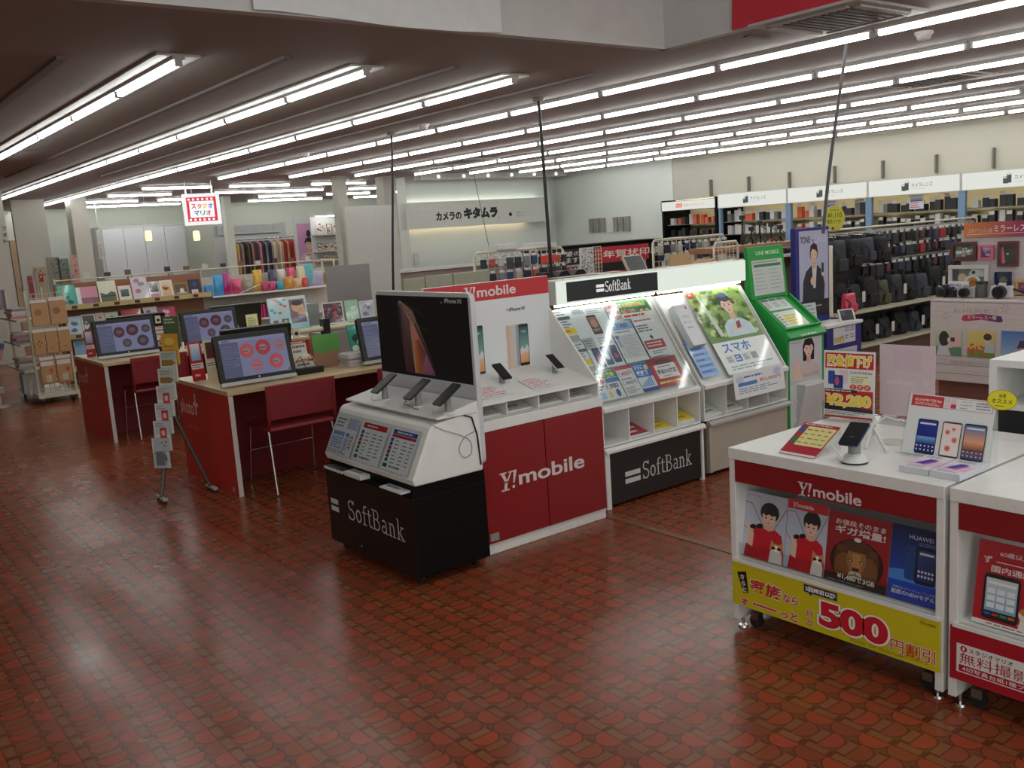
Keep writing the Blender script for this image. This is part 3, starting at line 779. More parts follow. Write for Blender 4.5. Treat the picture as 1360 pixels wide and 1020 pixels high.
# --- red Y!mobile cabinet, its front to the counters
X1, Y1, W1 = 2.625, 3.75, .85
t = thing('phone_display_cabinet', 'red two-door Y!mobile cabinet with white brochure slots and a white phone board on top', 'display cabinet', (X1, Y1, 0))
MB().box(0, .015, 0, W1, .5, .06, WHITE).build('plinth', t, bevel=.003)
MB().box(0, .02, .06, W1, .5, .70, WHITE).box(-.004, .0, .645, W1 + .004, .05, .70, WHITE).build('body', t, bevel=.003)
for k in range(2):
    x = .006 + k * (W1 / 2 - .002)
    d = MB().box(x, 0, .062, x + W1 / 2 - .008, .02, .642, RED).build('door', t, bevel=.002)
m = face_y(X1, Y1 - .0008, .062)
s = Sheet(m, None)
p = Pr(.70, .14, (134, 25, 29), .0004)
a = s.at(664, 655)
y_logo(p, .03, .012, .098, (214, 206, 204), .585)
# the lettering runs over both doors, so each door carries its half
def clip_mesh(pr, xa, xb):
    fs = [(f, c) for f, c in zip(pr.f[6:], pr.c[6:]) if xa <= sum(pr.v[i][0] for i in f) / len(f) < xb]
    q = Pr(.001, .001, (176, 32, 38), .0001); q.v = pr.v[:]; q.f = [f for f, _ in fs]; q.c = [c for _, c in fs]
    return q
doors = [o for o in t.children if o.name.startswith('door')]
mm = face_y(X1 + a[0] - .03, Y1 - .0006, .062 + .245)
cut = X1 + W1 / 2 + .004 - mm.translation.x
for o, (xa, xb) in zip(doors, ((-1, cut), (cut, 2))):
    clip_mesh(p, xa, xb).build('lettering', rel(t, mm), o, BOARD)
MB().box(.03, -.0015, .075, .085, 0, .115, GPLAS).build('asset_tag', t)
SIDE = [(.02, .70), (.02, .775), (.42, 1.20), (.45, 1.20), (.45, .70)]
MB().prism(SIDE, 'x', W1 - .012, W1, WHITE).prism(SIDE, 'x', 0, .012, WHITE).box(.012, .03, .695, W1 - .012, .45, .702, WHITE).box(.012, .43, .70, W1 - .012, .45, .86, WHITE).build('sides', t, bevel=.002)
for k in range(1, 4): MB().prism([(.03, .70), (.03, .77), (.42, .83), (.42, .70)], 'x', W1 * k / 4 - .003, W1 * k / 4 + .003, WHITE).build('divider', t)
MB().prism([(.02, .772), (.02, .782), (.24, .838), (.40, .868), (.43, .868), (.43, .86)], 'x', .012, W1 - .012, WHITE).build('phone_deck', t, bevel=.002)
MB().box(-.0, .40, .86, W1 - .004, .43, 1.365, WHITE).build('back_board', t, bevel=.002)
m = face_y(X1, Y1 + .399, .868); s = Sheet(m, Pr(W1 - .006, .495, (216, 218, 218), .0005)); p = s.p
p.rect(0, s.at(650, 399)[1] + .003, W1 - .006, .495, (190, 38, 46))
a, b_ = s.at(616, 397), s.at(685, 390); y_logo(p, a[0], a[1] - .01, .068, (216, 208, 206), b_[0] - a[0])
def pic(px, py, px2, py2, body, scr):
    x0, y0, x1, y1 = s.bx(px, py, px2, py2); p.poly(rounded(x0, y0, x1, y1, .008), body)
    if scr:
        ym = y0 + (y1 - y0) * .42
        p.rect(x0 + .004, y0 + .018, x1 - .004, ym, (222, 150, 80), (214, 190, 170)); p.rect(x0 + .004, ym, x1 - .004, y1 - .018, (120, 160, 150), (18, 84, 80))
        p.poly([(x0 + .004, ym - .01), (x0 + .02, ym + .015), ((x0 + x1) / 2, ym - .01), (x1 - .015, ym + .02), (x1 - .004, ym), (x1 - .004, ym - .02), (x0 + .004, ym - .03)], (206, 206, 204))
        p.text('9:41', x0 + .02, y1 - .05, x1 - .02, y1 - .035, (200, 220, 214))
for k, c in enumerate(((206, 168, 160), (206, 186, 160), (190, 190, 194), (150, 152, 158))): pic(671.5 + k * 4.2, 433 - k * .6, 690 + k * 3, 488 - k * 1.4, c, False)
pic(688, 431, 704, 484, (26, 26, 30), True)
pic(625.5, 434, 645, 497, (26, 26, 30), True)
for px, wd, model in ((605, 26, '6'), (676, 21, '')):
    a = s.at(px, 419 if px < 640 else 412); b_ = s.at(px + wd, 416)
    apple(p, a[0] - .012, a[1] + .004, .010, (40, 40, 42), (216, 218, 218))
    p.text('iPhone ' + model if model else 'iPhone', a[0], a[1] - .007, a[0] + (b_[0] - a[0]) * .72, a[1] + .013, (50, 50, 52), .01)
    x = a[0] + (b_[0] - a[0]) * .76
    if px < 640: p.text('S', x + .004, a[1] - .005, x + .014, a[1] + .009, (110, 110, 112))
    else: p.text('SE', x + .002, a[1] - .006, x + .028, a[1] + .012, (60, 60, 62), .01)
p.build('poster', rel(t, m), t, BOARD)
for k, (px, py, l) in enumerate(((671, 508, 'dark phone on a white stand in the red cabinet, below the printed phones'), (741, 492, 'small phone on a white stand at the right end of the red cabinet'))):
    c = on_y(px, py, Y1 + .2)
    m = frame((c.x, Y1 + .17, .862), (1, 0, -.0), (-.25, math.sin(.95), math.cos(.95)))
    display_phone(m, .06, .125, l, 'off', drop=.06, group='phones on the red cabinet', body=BPLAS if k == 0 else WPLAS)
dk = math.atan2(.056, .22)
for k, (x, l) in enumerate(((.10, 'white note with red print on the cabinet deck, left of the dark phone'), (.43, 'white note with red print on the deck between the two phones'))):
    q = leaflet(.19, .14, (222, 222, 222), None, None, 5, 30 + k, (214, 120, 124))
    q.build('price_note', frame((X1 + x, Y1 + .07, .7995), (1, 0, 0), (0, math.cos(dk), math.sin(dk))), None, PAPER, l, 'price note', 'notes on the red cabinet deck')
for k in range(4):
    x = X1 + .018 + k * W1 / 4
    cc = [(150, 60, 66), (180, 120, 120), (160, 140, 130), (190, 180, 178)][k]
    o = MB().prism([(0, 0), (0, .006), (.30, .085), (.30, 0)], 'x', 0, W1 / 4 - .03, M('page_white')).build('brochure_stack', None, (x, Y1 + .07, .7025))
    tag(o, '%s stack of brochures in the slots of the red cabinet' % ['leftmost', 'second', 'third', 'rightmost'][k], 'brochures', 'brochure stacks in the red cabinet')
    q = leaflet(W1 / 4 - .035, .29, (206, 200, 198), (184, 44, 54) if k in (0, 2) else None, ((60, 40, 40), cc) if k != 1 else None, 4, 40 + k, (150, 110, 110))
    q.build('cover_page', frame((.002, .003, .0088), (1, 0, 0), (0, .30, .079)), o)

# --- SoftBank bench and its neighbour
BEIGE = M('beige_laminate', (176, 164, 150), .5)
GRIDY = M('yellow_grid', (196, 176, 96), .5)
def bench(X, W, label, logo):
    t = thing('display_bench', label, 'display bench', (X, 3.85, 0))
    f = BLACK if logo else BEIGE
    MB().box(.01, .03, .02, W - .01, .5, .34, BLACK if logo else BEIGE).build('body', t, bevel=.003)
    MB().box(.0, .0, .0 if logo else .03, .035, .03, .335, WHITE if logo else BEIGE).build('side_post', t, bevel=.002)
    if logo: MB().box(W - .02, .0, .0, W, .03, .335, WHITE).build('side_post', t, bevel=.002)
    MB().prism([(-.02, .335), (-.02, .35), (-.005, .364), (.015, .364), (.03, .335)], 'x', -.005, W + .005, WHITE if logo else M('bench_lip', (170, 168, 164), .4)).build('front_rail', t, bevel=.002)
    MB().box(0, .03, .34, W, .5, .365, BLACK).build('top', t, bevel=.003)
    if logo:
        m = face_y(X + .035, 3.85 + .012, .02); s = Sheet(m, Pr(W - .055, .31, (26, 23, 23), .018)); p = s.p
        a, b_ = s.at(831, 643), s.at(851, 636); sb_bars(p, a[0], a[1] - .0, b_[0] - a[0], .072, (206, 204, 200))
        a, b_ = s.at(854, 636), s.at(919, 614); sb_word(p, a[0], a[1], .105, (206, 204, 200), b_[0] - a[0])
        p.build('logo_face', rel(t, m), t, BOARD)
    else: MB().box(.035, .012, .03, W, .03, .335, BEIGE).build('front_panel', t)
    return t
bench(3.57, .845, 'low black SoftBank bench with white rails right of the red cabinet', True)
bench(4.47, .82, 'low beige bench under the smartphone poster rack', False)
LEAN = math.atan2(.38, .56)
def leaflet_rack(X, W, label, cubbies, lit):
    """a sloping clear-fronted rack on a bench, with open pigeonholes below"""
    t = thing('leaflet_rack', label, 'leaflet rack', (X, 3.87, .365))
    b = MB().box(0, 0, 0, W, .4, .012, WHITE).box(0, .38, .012, W, .4, .22, WHITE)
    b.build('base', t)
    for k in range(cubbies + 1):
        x = k * (W - .008) / cubbies
        MB().prism([(.0, .012), (.0, .225), (.38, .78) if k in (0, cubbies) else (.14, .225), (.4, .78) if k in (0, cubbies) else (.38, .225), (.4, .012)], 'x', x, x + .008, WHITE).build('side_panel' if k in (0, cubbies) else 'divider', t)
    MB().prism([(-.015, .205), (-.015, .23), (.012, .24), (.03, .225), (.4, .78), (.42, .78), (.035, .205)], 'x', .004, W - .004, WHITE).build('sloping_board', t, bevel=.002)
    return t
RX, RW = 3.58, .835
rack1 = leaflet_rack(RX, RW, 'white sloping rack full of phone leaflets on the black bench', 4, True)
rack2 = leaflet_rack(4.45, .86, 'white sloping rack with the big smartphone poster on the beige bench', 4, True)
mr = frame((RX, 3.87 + .012, .365 + .243), (1, 0, 0), (0, .37, .54))
s = Sheet(mr, None)
def rack_sheet(mat, quad, base, label, drawer, group='leaflets on the sloping SoftBank rack', lift=.006, name='leaflet', t=.0015):
    """quad: photo corners lower-left, lower-right, upper-left"""
    a, b_, c = [pxy(mat, *q) for q in quad]
    w = b_[0] - a[0]; h = c[1] - a[1]
    p = Pr(w, h, base, t)
    drawer(p, w, h)
    return p.build(name, mat @ Matrix.Translation((a[0], a[1], lift)), None, GLOSS, label, name.replace('_', ' '), group)
W_ = (224, 226, 226)
def d_spec(seed, yel=True):
    def f(p, w, h):
        r = random.Random(seed); p.bars(w * .05, h * .8, w * .95, h * .97, 2, (120, 124, 130), r); p.rect(0, h * .68, w, h * .78, (96, 100, 104))
        p.bars(w * .05, h * .42, w * .95, h * .66, 3, (110, 112, 118), r)
        if yel: p.rect(0, h * .25, w, h * .42, (232, 206, 44)); p.bars(w * .1, h * .29, w * .9, h * .39, 1, (190, 60, 60), r)
        p.rect(0, h * .02, w, h * .2, (170, 174, 176))
    return f
def d_phone1(p, w, h):
    p.rect(w * .1, h * .75, w * .42, h * .96, (176, 180, 182)); p.bars(w * .14, h * .8, w * .4, h * .92, 2, (120, 124, 130)); p.bars(w * .5, h * .7, w * .95, h * .95, 4, (150, 154, 160))
    p.poly(rounded(w * .42, h * .08, w * .68, h * .68, .008), (30, 28, 28)); p.rect(w * .44, h * .14, w * .66, h * .62, (60, 40, 34), (150, 110, 90)); p.ell(w * .55, h * .42, w * .09, h * .13, (190, 130, 104), 12); p.bars(w * .46, h * .17, w * .64, h * .25, 2, (200, 190, 180))
def d_phones3(p, w, h):
    p.rect(0, h * .62, w * .35, h, (176, 180, 182)); p.bars(w * .03, h * .7, w * .33, h * .95, 3, (110, 114, 120)); p.bars(w * .5, h * .72, w * .95, h * .96, 3, (150, 154, 160))
    for k, c in enumerate(((40, 44, 90), (60, 90, 150), (60, 70, 120))):
        x = w * (.12 + k * .29); p.poly(rounded(x, h * .03 + k * .01, x + w * .25, h * .66, .008), (24, 26, 44)); p.rect(x + w * .015, h * .1, x + w * .235, h * .6, c, (120, 150, 200) if k == 1 else (50, 60, 110)); p.ell(x + w * .13, h * .32, w * .07, h * .09, (190, 80, 120) if k != 1 else (236, 236, 240), 10)
def d_red(p, w, h):
    p.rect(0, h * .9, w, h, (232, 206, 44)); 
    for k in range(3): p.text(['白黒写真', 'カラー写真', '大歓迎中'][k], w * .04, h * (.66 - k * .28), w * .96, h * (.86 - k * .28), (206, 44, 52), .03, (244, 240, 236), .05)
def d_green(p, w, h):
    p.rect(0, h * .28, w, h, (60, 140, 60)); p.rect(0, 0, w, h * .28, (240, 240, 236))
    p.text('スマホ満足度No.1', w * .03, h * .6, w * .86, h * .84, (236, 160, 40), .03, (246, 244, 236), .05); p.text('何度でも', w * .05, h * .28, w * .5, h * .5, (206, 44, 52), .03, (246, 244, 236), .05)
    p.bars(w * .05, h * .05, w * .95, h * .22, 1, (206, 60, 60), fill=.7)
    for cx in (.68, .86): p.ell(w * cx, h * .38, w * .08, h * .13, (90, 60, 44), 12); p.ell(w * cx, h * .34, w * .065, h * .1, (232, 190, 160), 12)
def d_table(p, w, h):
    p.rect(0, h * .8, w, h * .98, (140, 176, 214)); p.text('1,480', w * .35, h * .83, w * .8, h * .95, (50, 80, 140), .02); p.bars(w * .1, h * .72, w * .9, h * .78, 1, (120, 120, 126))
    p.rect(w * .05, h * .1, w * .95, h * .68, (206, 208, 210)); p.rect(w * .05, h * .6, w * .2, h * .68, (96, 110, 170)); p.rect(w * .05, h * .38, w * .2, h * .58, (170, 174, 200))
    p.bars(w * .25, h * .14, w * .92, h * .66, 9, (150, 152, 158), fill=.25)
def d_plus(p, w, h):
    p.rect(0, h * .84, w, h * .985, (240, 236, 236)); p.bars(w * .06, h * .88, w * .94, h * .97, 1, (196, 90, 96)); p.bars(w * .06, h * .62, w * .94, h * .82, 3, (70, 70, 76))
    p.rect(w * .42, h * .46, w * .58, h * .5, (60, 60, 64)); p.rect(w * .47, h * .42, w * .53, h * .54, (60, 60, 64)); p.rect(w * .05, h * .18, w * .95, h * .4, (176, 56, 60)); p.bars(w * .12, h * .22, w * .88, h * .37, 2, (236, 210, 206)); p.bars(w * .2, h * .04, w * .9, h * .14, 2, (120, 120, 124))
def d_plan(p, w, h):
    p.rect(0, h * .78, w, h, (70, 140, 70)); p.text('新プラン登場！', w * .08, h * .8, w * .95, h * .97, (240, 236, 160), .03, (40, 100, 44), .05)
    p.rect(0, h * .62, w * .45, h * .76, (206, 60, 60)); p.rect(w * .5, h * .6, w, h * .76, (80, 130, 200)); p.text('1,980', w * .45, h * .36, w * .9, h * .55, (60, 60, 66), .02); p.bars(w * .05, h * .36, w * .4, h * .56, 2, (110, 110, 116))
    p.rect(w * .05, h * .08, w * .3, h * .3, (160, 200, 230)); p.ell(w * .48, h * .18, w * .07, h * .12, (240, 200, 120), 10); p.ell(w * .78, h * .2, w * .08, h * .14, (70, 90, 150), 10)
def d_price(p, w, h):
    p.rect(0, h * .9, w, h, (206, 60, 60)); p.text('1,480円', w * .1, h * .66, w * .9, h * .84, (190, 60, 60), .01); p.text('1,980円', w * .1, h * .36, w * .9, h * .5, (90, 90, 96), .01); p.bars(w * .1, h * .06, w * .9, h * .3, 4, (130, 130, 136)); p.bars(w * .1, h * .52, w * .9, h * .62, 1, (130, 130, 136))
def d_blue(p, w, h):
    p.rect(0, h * .5, w, h, (54, 110, 190)); p.text('さらに', w * .08, h * .78, w * .6, h * .94, (240, 244, 250), .03); p.text('家族割', w * .08, h * .55, w * .75, h * .74, (240, 244, 250), .03)
    p.ell(w * .8, h * .82, w * .14, h * .1, (240, 214, 90), 6)
    for k in range(6): p.rect(w * (.08 + k * .13), h * .16, w * (.16 + k * .13), h * (.2 + .05 * (k + 1)), (96, 150, 214))
    p.rect(0, 0, w, h * .12, (40, 80, 160))
def d_sns(p, w, h):
    p.rect(0, h * .02, w, h, (190, 48, 46)); p.rect(0, h * .78, w, h, (150, 40, 40)); p.ell(w * .5, h * .84, w * .3, h * .1, (90, 40, 36), 14)
    p.poly(rounded(w * .14, h * .28, w * .86, h * .76, .012), (240, 236, 234)); p.text('動画SNS放題', w * .18, h * .42, w * .82, h * .6, (90, 60, 60), .02); p.bars(w * .25, h * .64, w * .75, h * .72, 1, (130, 100, 100)); p.bars(w * .3, h * .32, w * .7, h * .38, 1, (130, 100, 100)); p.bars(w * .08, h * .08, w * .9, h * .2, 1, (246, 220, 120), fill=.6)
K = 210 / 974.0
def z1(x, y): return (720 + x * K, 340 + y * K)
SH = [((145, 545), (235, 520), (60, 340), W_, 'grey phone specification card with yellow stripe, top left of the leaflet rack', d_spec(1)),
      ((235, 520), (445, 465), (165, 320), W_, 'white sheet showing one dark phone, top row of the leaflet rack', d_phone1),
      ((430, 415), (500, 400), (372, 292), W_, 'red and yellow sheet with three red lines, top row of the leaflet rack', d_red),
      ((500, 395), (685, 360), (462, 280), W_, 'green sheet with orange heading at the top of the leaflet rack', d_green),
      ((230, 735), (330, 705), (165, 545), W_, 'grey phone specification card with yellow stripe, middle left of the leaflet rack', d_spec(2)),
      ((335, 705), (510, 662), (265, 510), W_, 'white sheet showing three dark blue phones on the leaflet rack', d_phones3),
      ((520, 665), (655, 630), (435, 415), W_, 'white price table with pale blue heading in the middle of the leaflet rack', d_table),
      ((665, 625), (790, 595), (575, 385), W_, 'white sheet with a dark red box below a plus sign on the leaflet rack', d_plus),
      ((360, 905), (520, 870), (265, 740), W_, 'sheet with green new plan heading, bottom left of the leaflet rack', d_plan),
      ((525, 868), (625, 845), (460, 690), W_, 'white sheet with two price lines in the bottom row of the leaflet rack', d_price),
      ((628, 843), (722, 818), (560, 668), W_, 'blue and white sheet with a small yellow flower, bottom row of the leaflet rack', d_blue),
      ((722, 815), (895, 770), (655, 640), (190, 48, 46), 'red sheet with a white rounded box, bottom right of the leaflet rack', d_sns)]
for q in SH: rack_sheet(mr, [z1(*c) for c in q[:3]], q[3], q[4], q[5])
o = MB().box(.01, 0, 0, RW - .01, .655, .003, ACR).build('clear_cover'); o.matrix_world = mr @ Matrix.Translation((0, .0, .012)); tag(o, 'clear plastic cover over the leaflets on the sloping SoftBank rack', 'cover')
# big poster rack
m2 = frame((4.45, 3.87 + .012, .365 + .243), (1, 0, 0), (0, .37, .54))
def z2(x, y): return (850 + x * K, 340 + y * K)
a = pxy(m2, *z2(560, 740)); b_ = pxy(m2, *z2(855, 640)); c = pxy(m2, *z2(275, 215))
PW, PH = .50, .66
def d_forest(p, w, h):
    r = random.Random(3)
    p.rect(0, h * .36, w, h, (90, 130, 56), (150, 180, 90))
    for k in range(170):
        x, y = r.uniform(.02, .98) * w, r.uniform(.4, .98) * h; q = r.uniform(.012, .04)
        p.ell(x, y, q, q * .7, r.choice([(120, 160, 60), (80, 120, 44), (160, 190, 90), (60, 96, 40), (190, 206, 120)]), 7); p.L -= 1
    p.L += 1
    p.poly([(w * .22, h * .42), (w * .3, h * .42), (w * .2, h * .92), (w * .16, h * .92)], (196, 206, 196))
    person(p, w * .62, h * .4, h * .5, (40, 36, 40), (196, 212, 222), (226, 190, 166), look=-.02)
    p.ell(w * .62, h * .885, w * .085, h * .03, (70, 90, 130), 14)
    p.poly([(w * .4, h * .4), (w * .44, h * .56), (w * .56, h * .54), (w * .6, h * .47), (w * .5, h * .46)], (186, 204, 216)); p.poly([(w * .84, h * .4), (w * .82, h * .56), (w * .72, h * .54), (w * .64, h * .48), (w * .72, h * .46)], (186, 204, 216))
    p.ell(w * .57, h * .49, w * .05, h * .025, (226, 190, 166), 12); p.ell(w * .67, h * .49, w * .05, h * .025, (226, 190, 166), 12); p.poly([(w * .58, h * .48), (w * .66, h * .49), (w * .69, h * .57), (w * .61, h * .56)], (120, 40, 60))
    p.rect(0, 0, w, h * .36, (226, 230, 228))
    p.rect(w * .02, h * .9, w * .14, h * .985, (200, 50, 50)); p.bars(w * .04, h * .92, w * .12, h * .97, 2, (244, 224, 224))
    p.text('スマホ', w * .12, h * .23, w * .64, h * .34, (60, 120, 190), .03)
    for k, cc in enumerate(((190, 196, 200), (60, 110, 180), (190, 196, 200), (160, 166, 172))): p.rect(w * (.1 + k * .15), h * .12, w * (.22 + k * .15), h * .2, cc); p.bars(w * (.115 + k * .15), h * .13, w * (.205 + k * .15), h * .19, 2, (240, 240, 240) if k == 1 else (120, 130, 150))
    p.bars(w * .1, h * .03, w * .9, h * .09, 2, (150, 156, 166))
rack_poster = rack_sheet(m2, [z2(545, 740), z2(855, 650), z2(275, 215)], (228, 232, 230), 'large poster of a person in a cap holding a phone among green trees', d_forest, None, .008, 'poster')
def d_apply(p, w, h):
    p.ell(w * .12, h * .72, w * .08, h * .14, (190, 200, 220), 12); p.ell(w * .86, h * .78, w * .08, h * .14, (190, 200, 220), 12); p.bars(w * .2, h * .72, w * .8, h * .86, 1, (90, 120, 180), fill=.5)
    p.rect(w * .08, h * .46, w * .45, h * .6, (70, 120, 190)); p.text('約3,000円', w * .5, h * .48, w * .92, h * .64, (190, 60, 80), .01); p.bars(w * .08, h * .16, w * .92, h * .4, 3, (130, 150, 190))
hm = frame(on_y(*z2(590, 890), 3.80), (1, 0, .0), (-.06, .12, 1))
a = pxy(hm, *z2(895, 795)); b_ = pxy(hm, *z2(545, 735))
p = Pr(a[0], b_[1], (224, 226, 226), .001); d_apply(p, a[0], b_[1]); p.build('price_sheet', hm, None, PAPER, 'white sheet with a blue bar hanging over the lower edge of the poster rack', 'price sheet')
o = MB().prism([(0, 0), (.0, .42), (.05, .42), (.05, 0)], 'x', 0, .115, M('folder_grey', (176, 178, 180), .5)).build('brochure_holder'); hb = m2 @ Matrix.Translation(pxy(m2, *z2(300, 580)) + (.004,))
hb = frame(hb.translation, (1, 0, 0), (0, .37, .54)); o.matrix_world = hb @ Matrix.Rotation(math.radians(90), 4, 'X') @ Matrix.Scale(-1, 4, (0, 1, 0)) @ Matrix.Scale(.62, 4, (0, 0, 1)) if False else hb
o.data = MB().box(0, 0, 0, .125, .30, .05, M('folder_grey')).mesh('brochure_holder'); tag(o, 'thick grey white brochure holder left of the person in the cap', 'brochure holder')
p = Pr(.123, .298, (216, 218, 220), .001); p.text('スマホ', .03, .20, .095, .222, (120, 130, 150)); p.text('使いこなし', .02, .16, .105, .18, (120, 130, 150)); p.rect(.095, .265, .11, .282, (200, 60, 60)); p.bars(.03, .12, .095, .14, 1, (150, 156, 166))
p.build('cover_page', Matrix.Translation((.001, .001, .0515)), o, PAPER)
def d_bluelist(p, w, h):
    p.rect(0, h * .86, w, h, (90, 140, 206)); p.rect(0, 0, w, h * .86, (150, 184, 226)); p.bars(w * .1, h * .88, w * .9, h * .97, 1, (230, 238, 248))
    for k in range(5): p.rect(w * .08, h * (.68 - k * .15), w * .92, h * (.78 - k * .15), (120, 160, 212)); p.bars(w * .12, h * (.69 - k * .15), w * .88, h * (.77 - k * .15), 1, (60, 90, 150))
rack_sheet(m2, [z2(385, 755), z2(490, 730), z2(285, 520)], (150, 184, 226), 'tall pale blue list below the grey brochure holder', d_bluelist, None, .008)
# brochures in the pigeonholes
PH_ = [(rack1, 1, (170, 60, 66), 'red brochures in the second pigeonhole under the leaflet rack'), (rack1, 2, (222, 196, 60), 'thin yellow brochures in the third pigeonhole under the leaflet rack'), (rack1, 3, (226, 200, 50), 'yellow and white brochures in the fourth pigeonhole under the leaflet rack'), (rack2, 0, (196, 212, 200), 'pale green brochures in the first pigeonhole under the poster rack'), (rack2, 1, (206, 218, 206), 'pale brochures in the second pigeonhole under the poster rack')]
for k, (rk, n, cc, l) in enumerate(PH_):
    W = (.835 if rk is rack1 else .86); w = W / 4 - .03; L = rk.location
    n2 = [.02, .012, .05, .04, .035][k]
    o = MB().prism([(0, 0), (0, n2 * .4), (.24, n2 + .05), (.24, 0)], 'x', 0, w, M('page_white')).build('brochure_stack', None, (L.x + n * (W - .008) / 4 + .018, L.y + .03, L.z + .013)); tag(o, l, 'brochures', 'brochures in the pigeonholes')
    leaflet(w - .004, .235, cc, None, None, 4, 60 + k, (236, 226, 220) if k in (0,) else (150, 130, 90)).build('cover_page', frame((.002, .002, n2 * .4 + .0024), (1, 0, 0), (0, .24, n2 * .6 + .05)), o)
# light boxes over the racks
def lightbox(X, W, label, sign):
    t = thing('sign_lightbox', label, 'sign', (X, 4.2, 1.18))
    MB().box(0, .004, 0, W, .16, .142, WHITE).build('housing', t, bevel=.004)
    p = Pr(W, .14, (226, 236, 222), .004, back=(200, 200, 196))
    m = face_y(X, 4.2, 1.181)
    if sign:
        s = Sheet(m, p); x0, y0, x1, y1 = s.bx(753, 401, 873, 363)
        p.rect(x0, .012, x1, .128, (20, 22, 24)); a, b_ = s.at(792, 386), s.at(802, 378)
        sb_bars(p, a[0], .048, .065, .045, (226, 226, 222)); sb_word(p, s.at(804, 386)[0], .043, .066, (226, 226, 222), s.at(838, 382)[0] - s.at(804, 386)[0])
    p.build('lit_face', rel(t, m), t, SIGNLIT)
    t2 = MB().box(.02, .03, -.014, W - .02, .05, -.002, TUBEM).build('under_lamp', t)
    for x in (.02, W - .04): MB().box(x, .12, -.78, x + .02, .14, 0, CREAM).build('post', t)
    return t
lightbox(3.57, .87, 'lit black SoftBank sign box over the leaflet rack', True)
lightbox(4.445, .86, 'blank glowing white light box over the smartphone poster', False)
def mesh_panel(mb, x0, z0, x1, z1, y, cell, r, mat):
    n = max(1, round((x1 - x0) / cell))
    for k in range(n + 1): x = x0 + (x1 - x0) * k / n; mb.box(x - r, y - r, z0, x + r, y + r, z1, mat)
    n = max(1, round((z1 - z0) / cell))
    for k in range(n + 1): z = z0 + (z1 - z0) * k / n; mb.box(x0, y - r, z - r, x1, y + r, z + r, mat)
    return mb
o = mesh_panel(MB(), 3.6, .5, 5.27, 1.17, 4.38, .05, .003, GRIDY).build('wire_grid'); tag(o, 'yellowish wire grid standing behind the two sloping racks', 'wire grid')
# ------------------------------------------------------------------ white Y!mobile counters on the right
CX, CT = 2.83, .745
def counter(y0, y1, label, logo):
    """front faces the aisle (-X); y1 is its left end"""
    D = .82; W = y1 - y0
    t = thing('display_counter', label, 'counter', (CX, y0, 0))
    MB().box(0, 0, .70, D, W, CT, WHITE).build('counter_top', t, bevel=.003)
    for y in (0, W - .028): MB().box(0.004, y, .035, D - .02, y + .028, .70, WHITE).build('side_panel', t, bevel=.002)
    MB().box(.40, .028, .08, .42, W - .028, .70, WHITE).box(.02, .028, .285, .40, W - .028, .30, WHITE).build('inner_shelf', t)
    MB().box(.002, .03, .612, .02, W - .03, .698, RED).build('red_band', t)
    m = face_x(CX + .0014, y1 - .03, .612); s = Sheet(m, None)
    if logo:
        p = Pr(.001, .001, (134, 25, 29), .0003); a, b_ = s.at(1059, 655), s.at(1144, 662)
        y_logo(p, a[0], a[1] - .006, .052, (214, 206, 204), b_[0] - a[0]); p.build('lettering', rel(t, m), [c for c in t.children if c.name.startswith('red_band')][0], BOARD)
    for x, y in ((.03, .03), (.03, W - .03), (D - .06, .03), (D - .06, W - .03)):
        MB().tube([(x, y, .008), (x, y, .04)], .006, CHROME, 8).lathe([(.02, 0), (.018, .008)], (x, y, 0), CHROME, 12).build('levelling_foot', t)
    for y in (.075, W - .075): caster(t, .06, y, 0, .028)
    return t, m, s
ct1, cm1, cs1 = counter(1.475, 2.347, 'white Y!mobile counter with red band and yellow family discount panel', True)
ct2, cm2, cs2 = counter(.55, 1.458, 'white counter at the picture edge with red band and studio coupon panel', False)
# yellow panel
m = face_x(CX - .004, 2.337, .104); s = Sheet(m, None)
p = Pr(.855, .182, (206, 190, 30), .004); PW_, PHh = .855, .182; YR = (196, 32, 48); OW = (246, 240, 236)
def mid(s, px, py): return s.at(px, py)
a, b_, c, d = s.at(979, 759), s.at(991, 759), s.at(994, 788), s.at(987, 787)
p.poly([a, b_, c, d], (20, 20, 22))
for k, ch in enumerate('さらに'):
    x, y = s.at(985.5 + k * 1.6, 766 + k * 8.6); p.text(ch, x - .008, y - .009, x + .011, y + .010, OW, .03)
def ptext(s, body, px0, py0, px1, py1, col, h, dy=0, **kw):
    """lettering whose left and right ends are at two photo points (of its middle height), h metres high"""
    a, b_ = s.at(px0, py0), s.at(px1, py1); y = (a[1] + b_[1]) / 2 + dy
    s.p.text(body, a[0], y - h / 2, b_[0], y + h / 2, col, **kw)
s.p = p
ptext(s, '家族', 996.5, 780, 1038, 786, YR, .056, bold=.03, outline=OW, ow=.04)
ptext(s, 'なら', 1040, 794, 1060, 799, YR, .034, bold=.035, outline=OW, ow=.04)
ptext(s, 'ず', 984, 799, 995, 800, YR, .034, bold=.035, outline=OW, ow=.04)
a, b_ = s.at(1000, 803), s.at(1032, 810); y = (a[1] + b_[1]) / 2; p.rect(a[0] - .002, y - .006, b_[0] + .002, y + .006, OW); p.rect(a[0], y - .004, b_[0], y + .004, YR)
ptext(s, 'っと', 1037, 814, 1060, 821, YR, .036, bold=.035, outline=OW, ow=.04)
a, b_ = s.at(1068, 779), s.at(1112, 800); p.poly([(a[0], b_[1] + .004), (a[0] + .02, b_[1] + .004), (a[0] + .03, b_[1] - .008), (a[0] + .034, b_[1] + .004), (b_[0], b_[1] + .004), (b_[0], b_[1] + .034), (a[0], b_[1] + .034)], (30, 36, 84))
p.text('2回線目以降', a[0] + .006, b_[1] + .009, b_[0] - .004, b_[1] + .029, OW, .03)
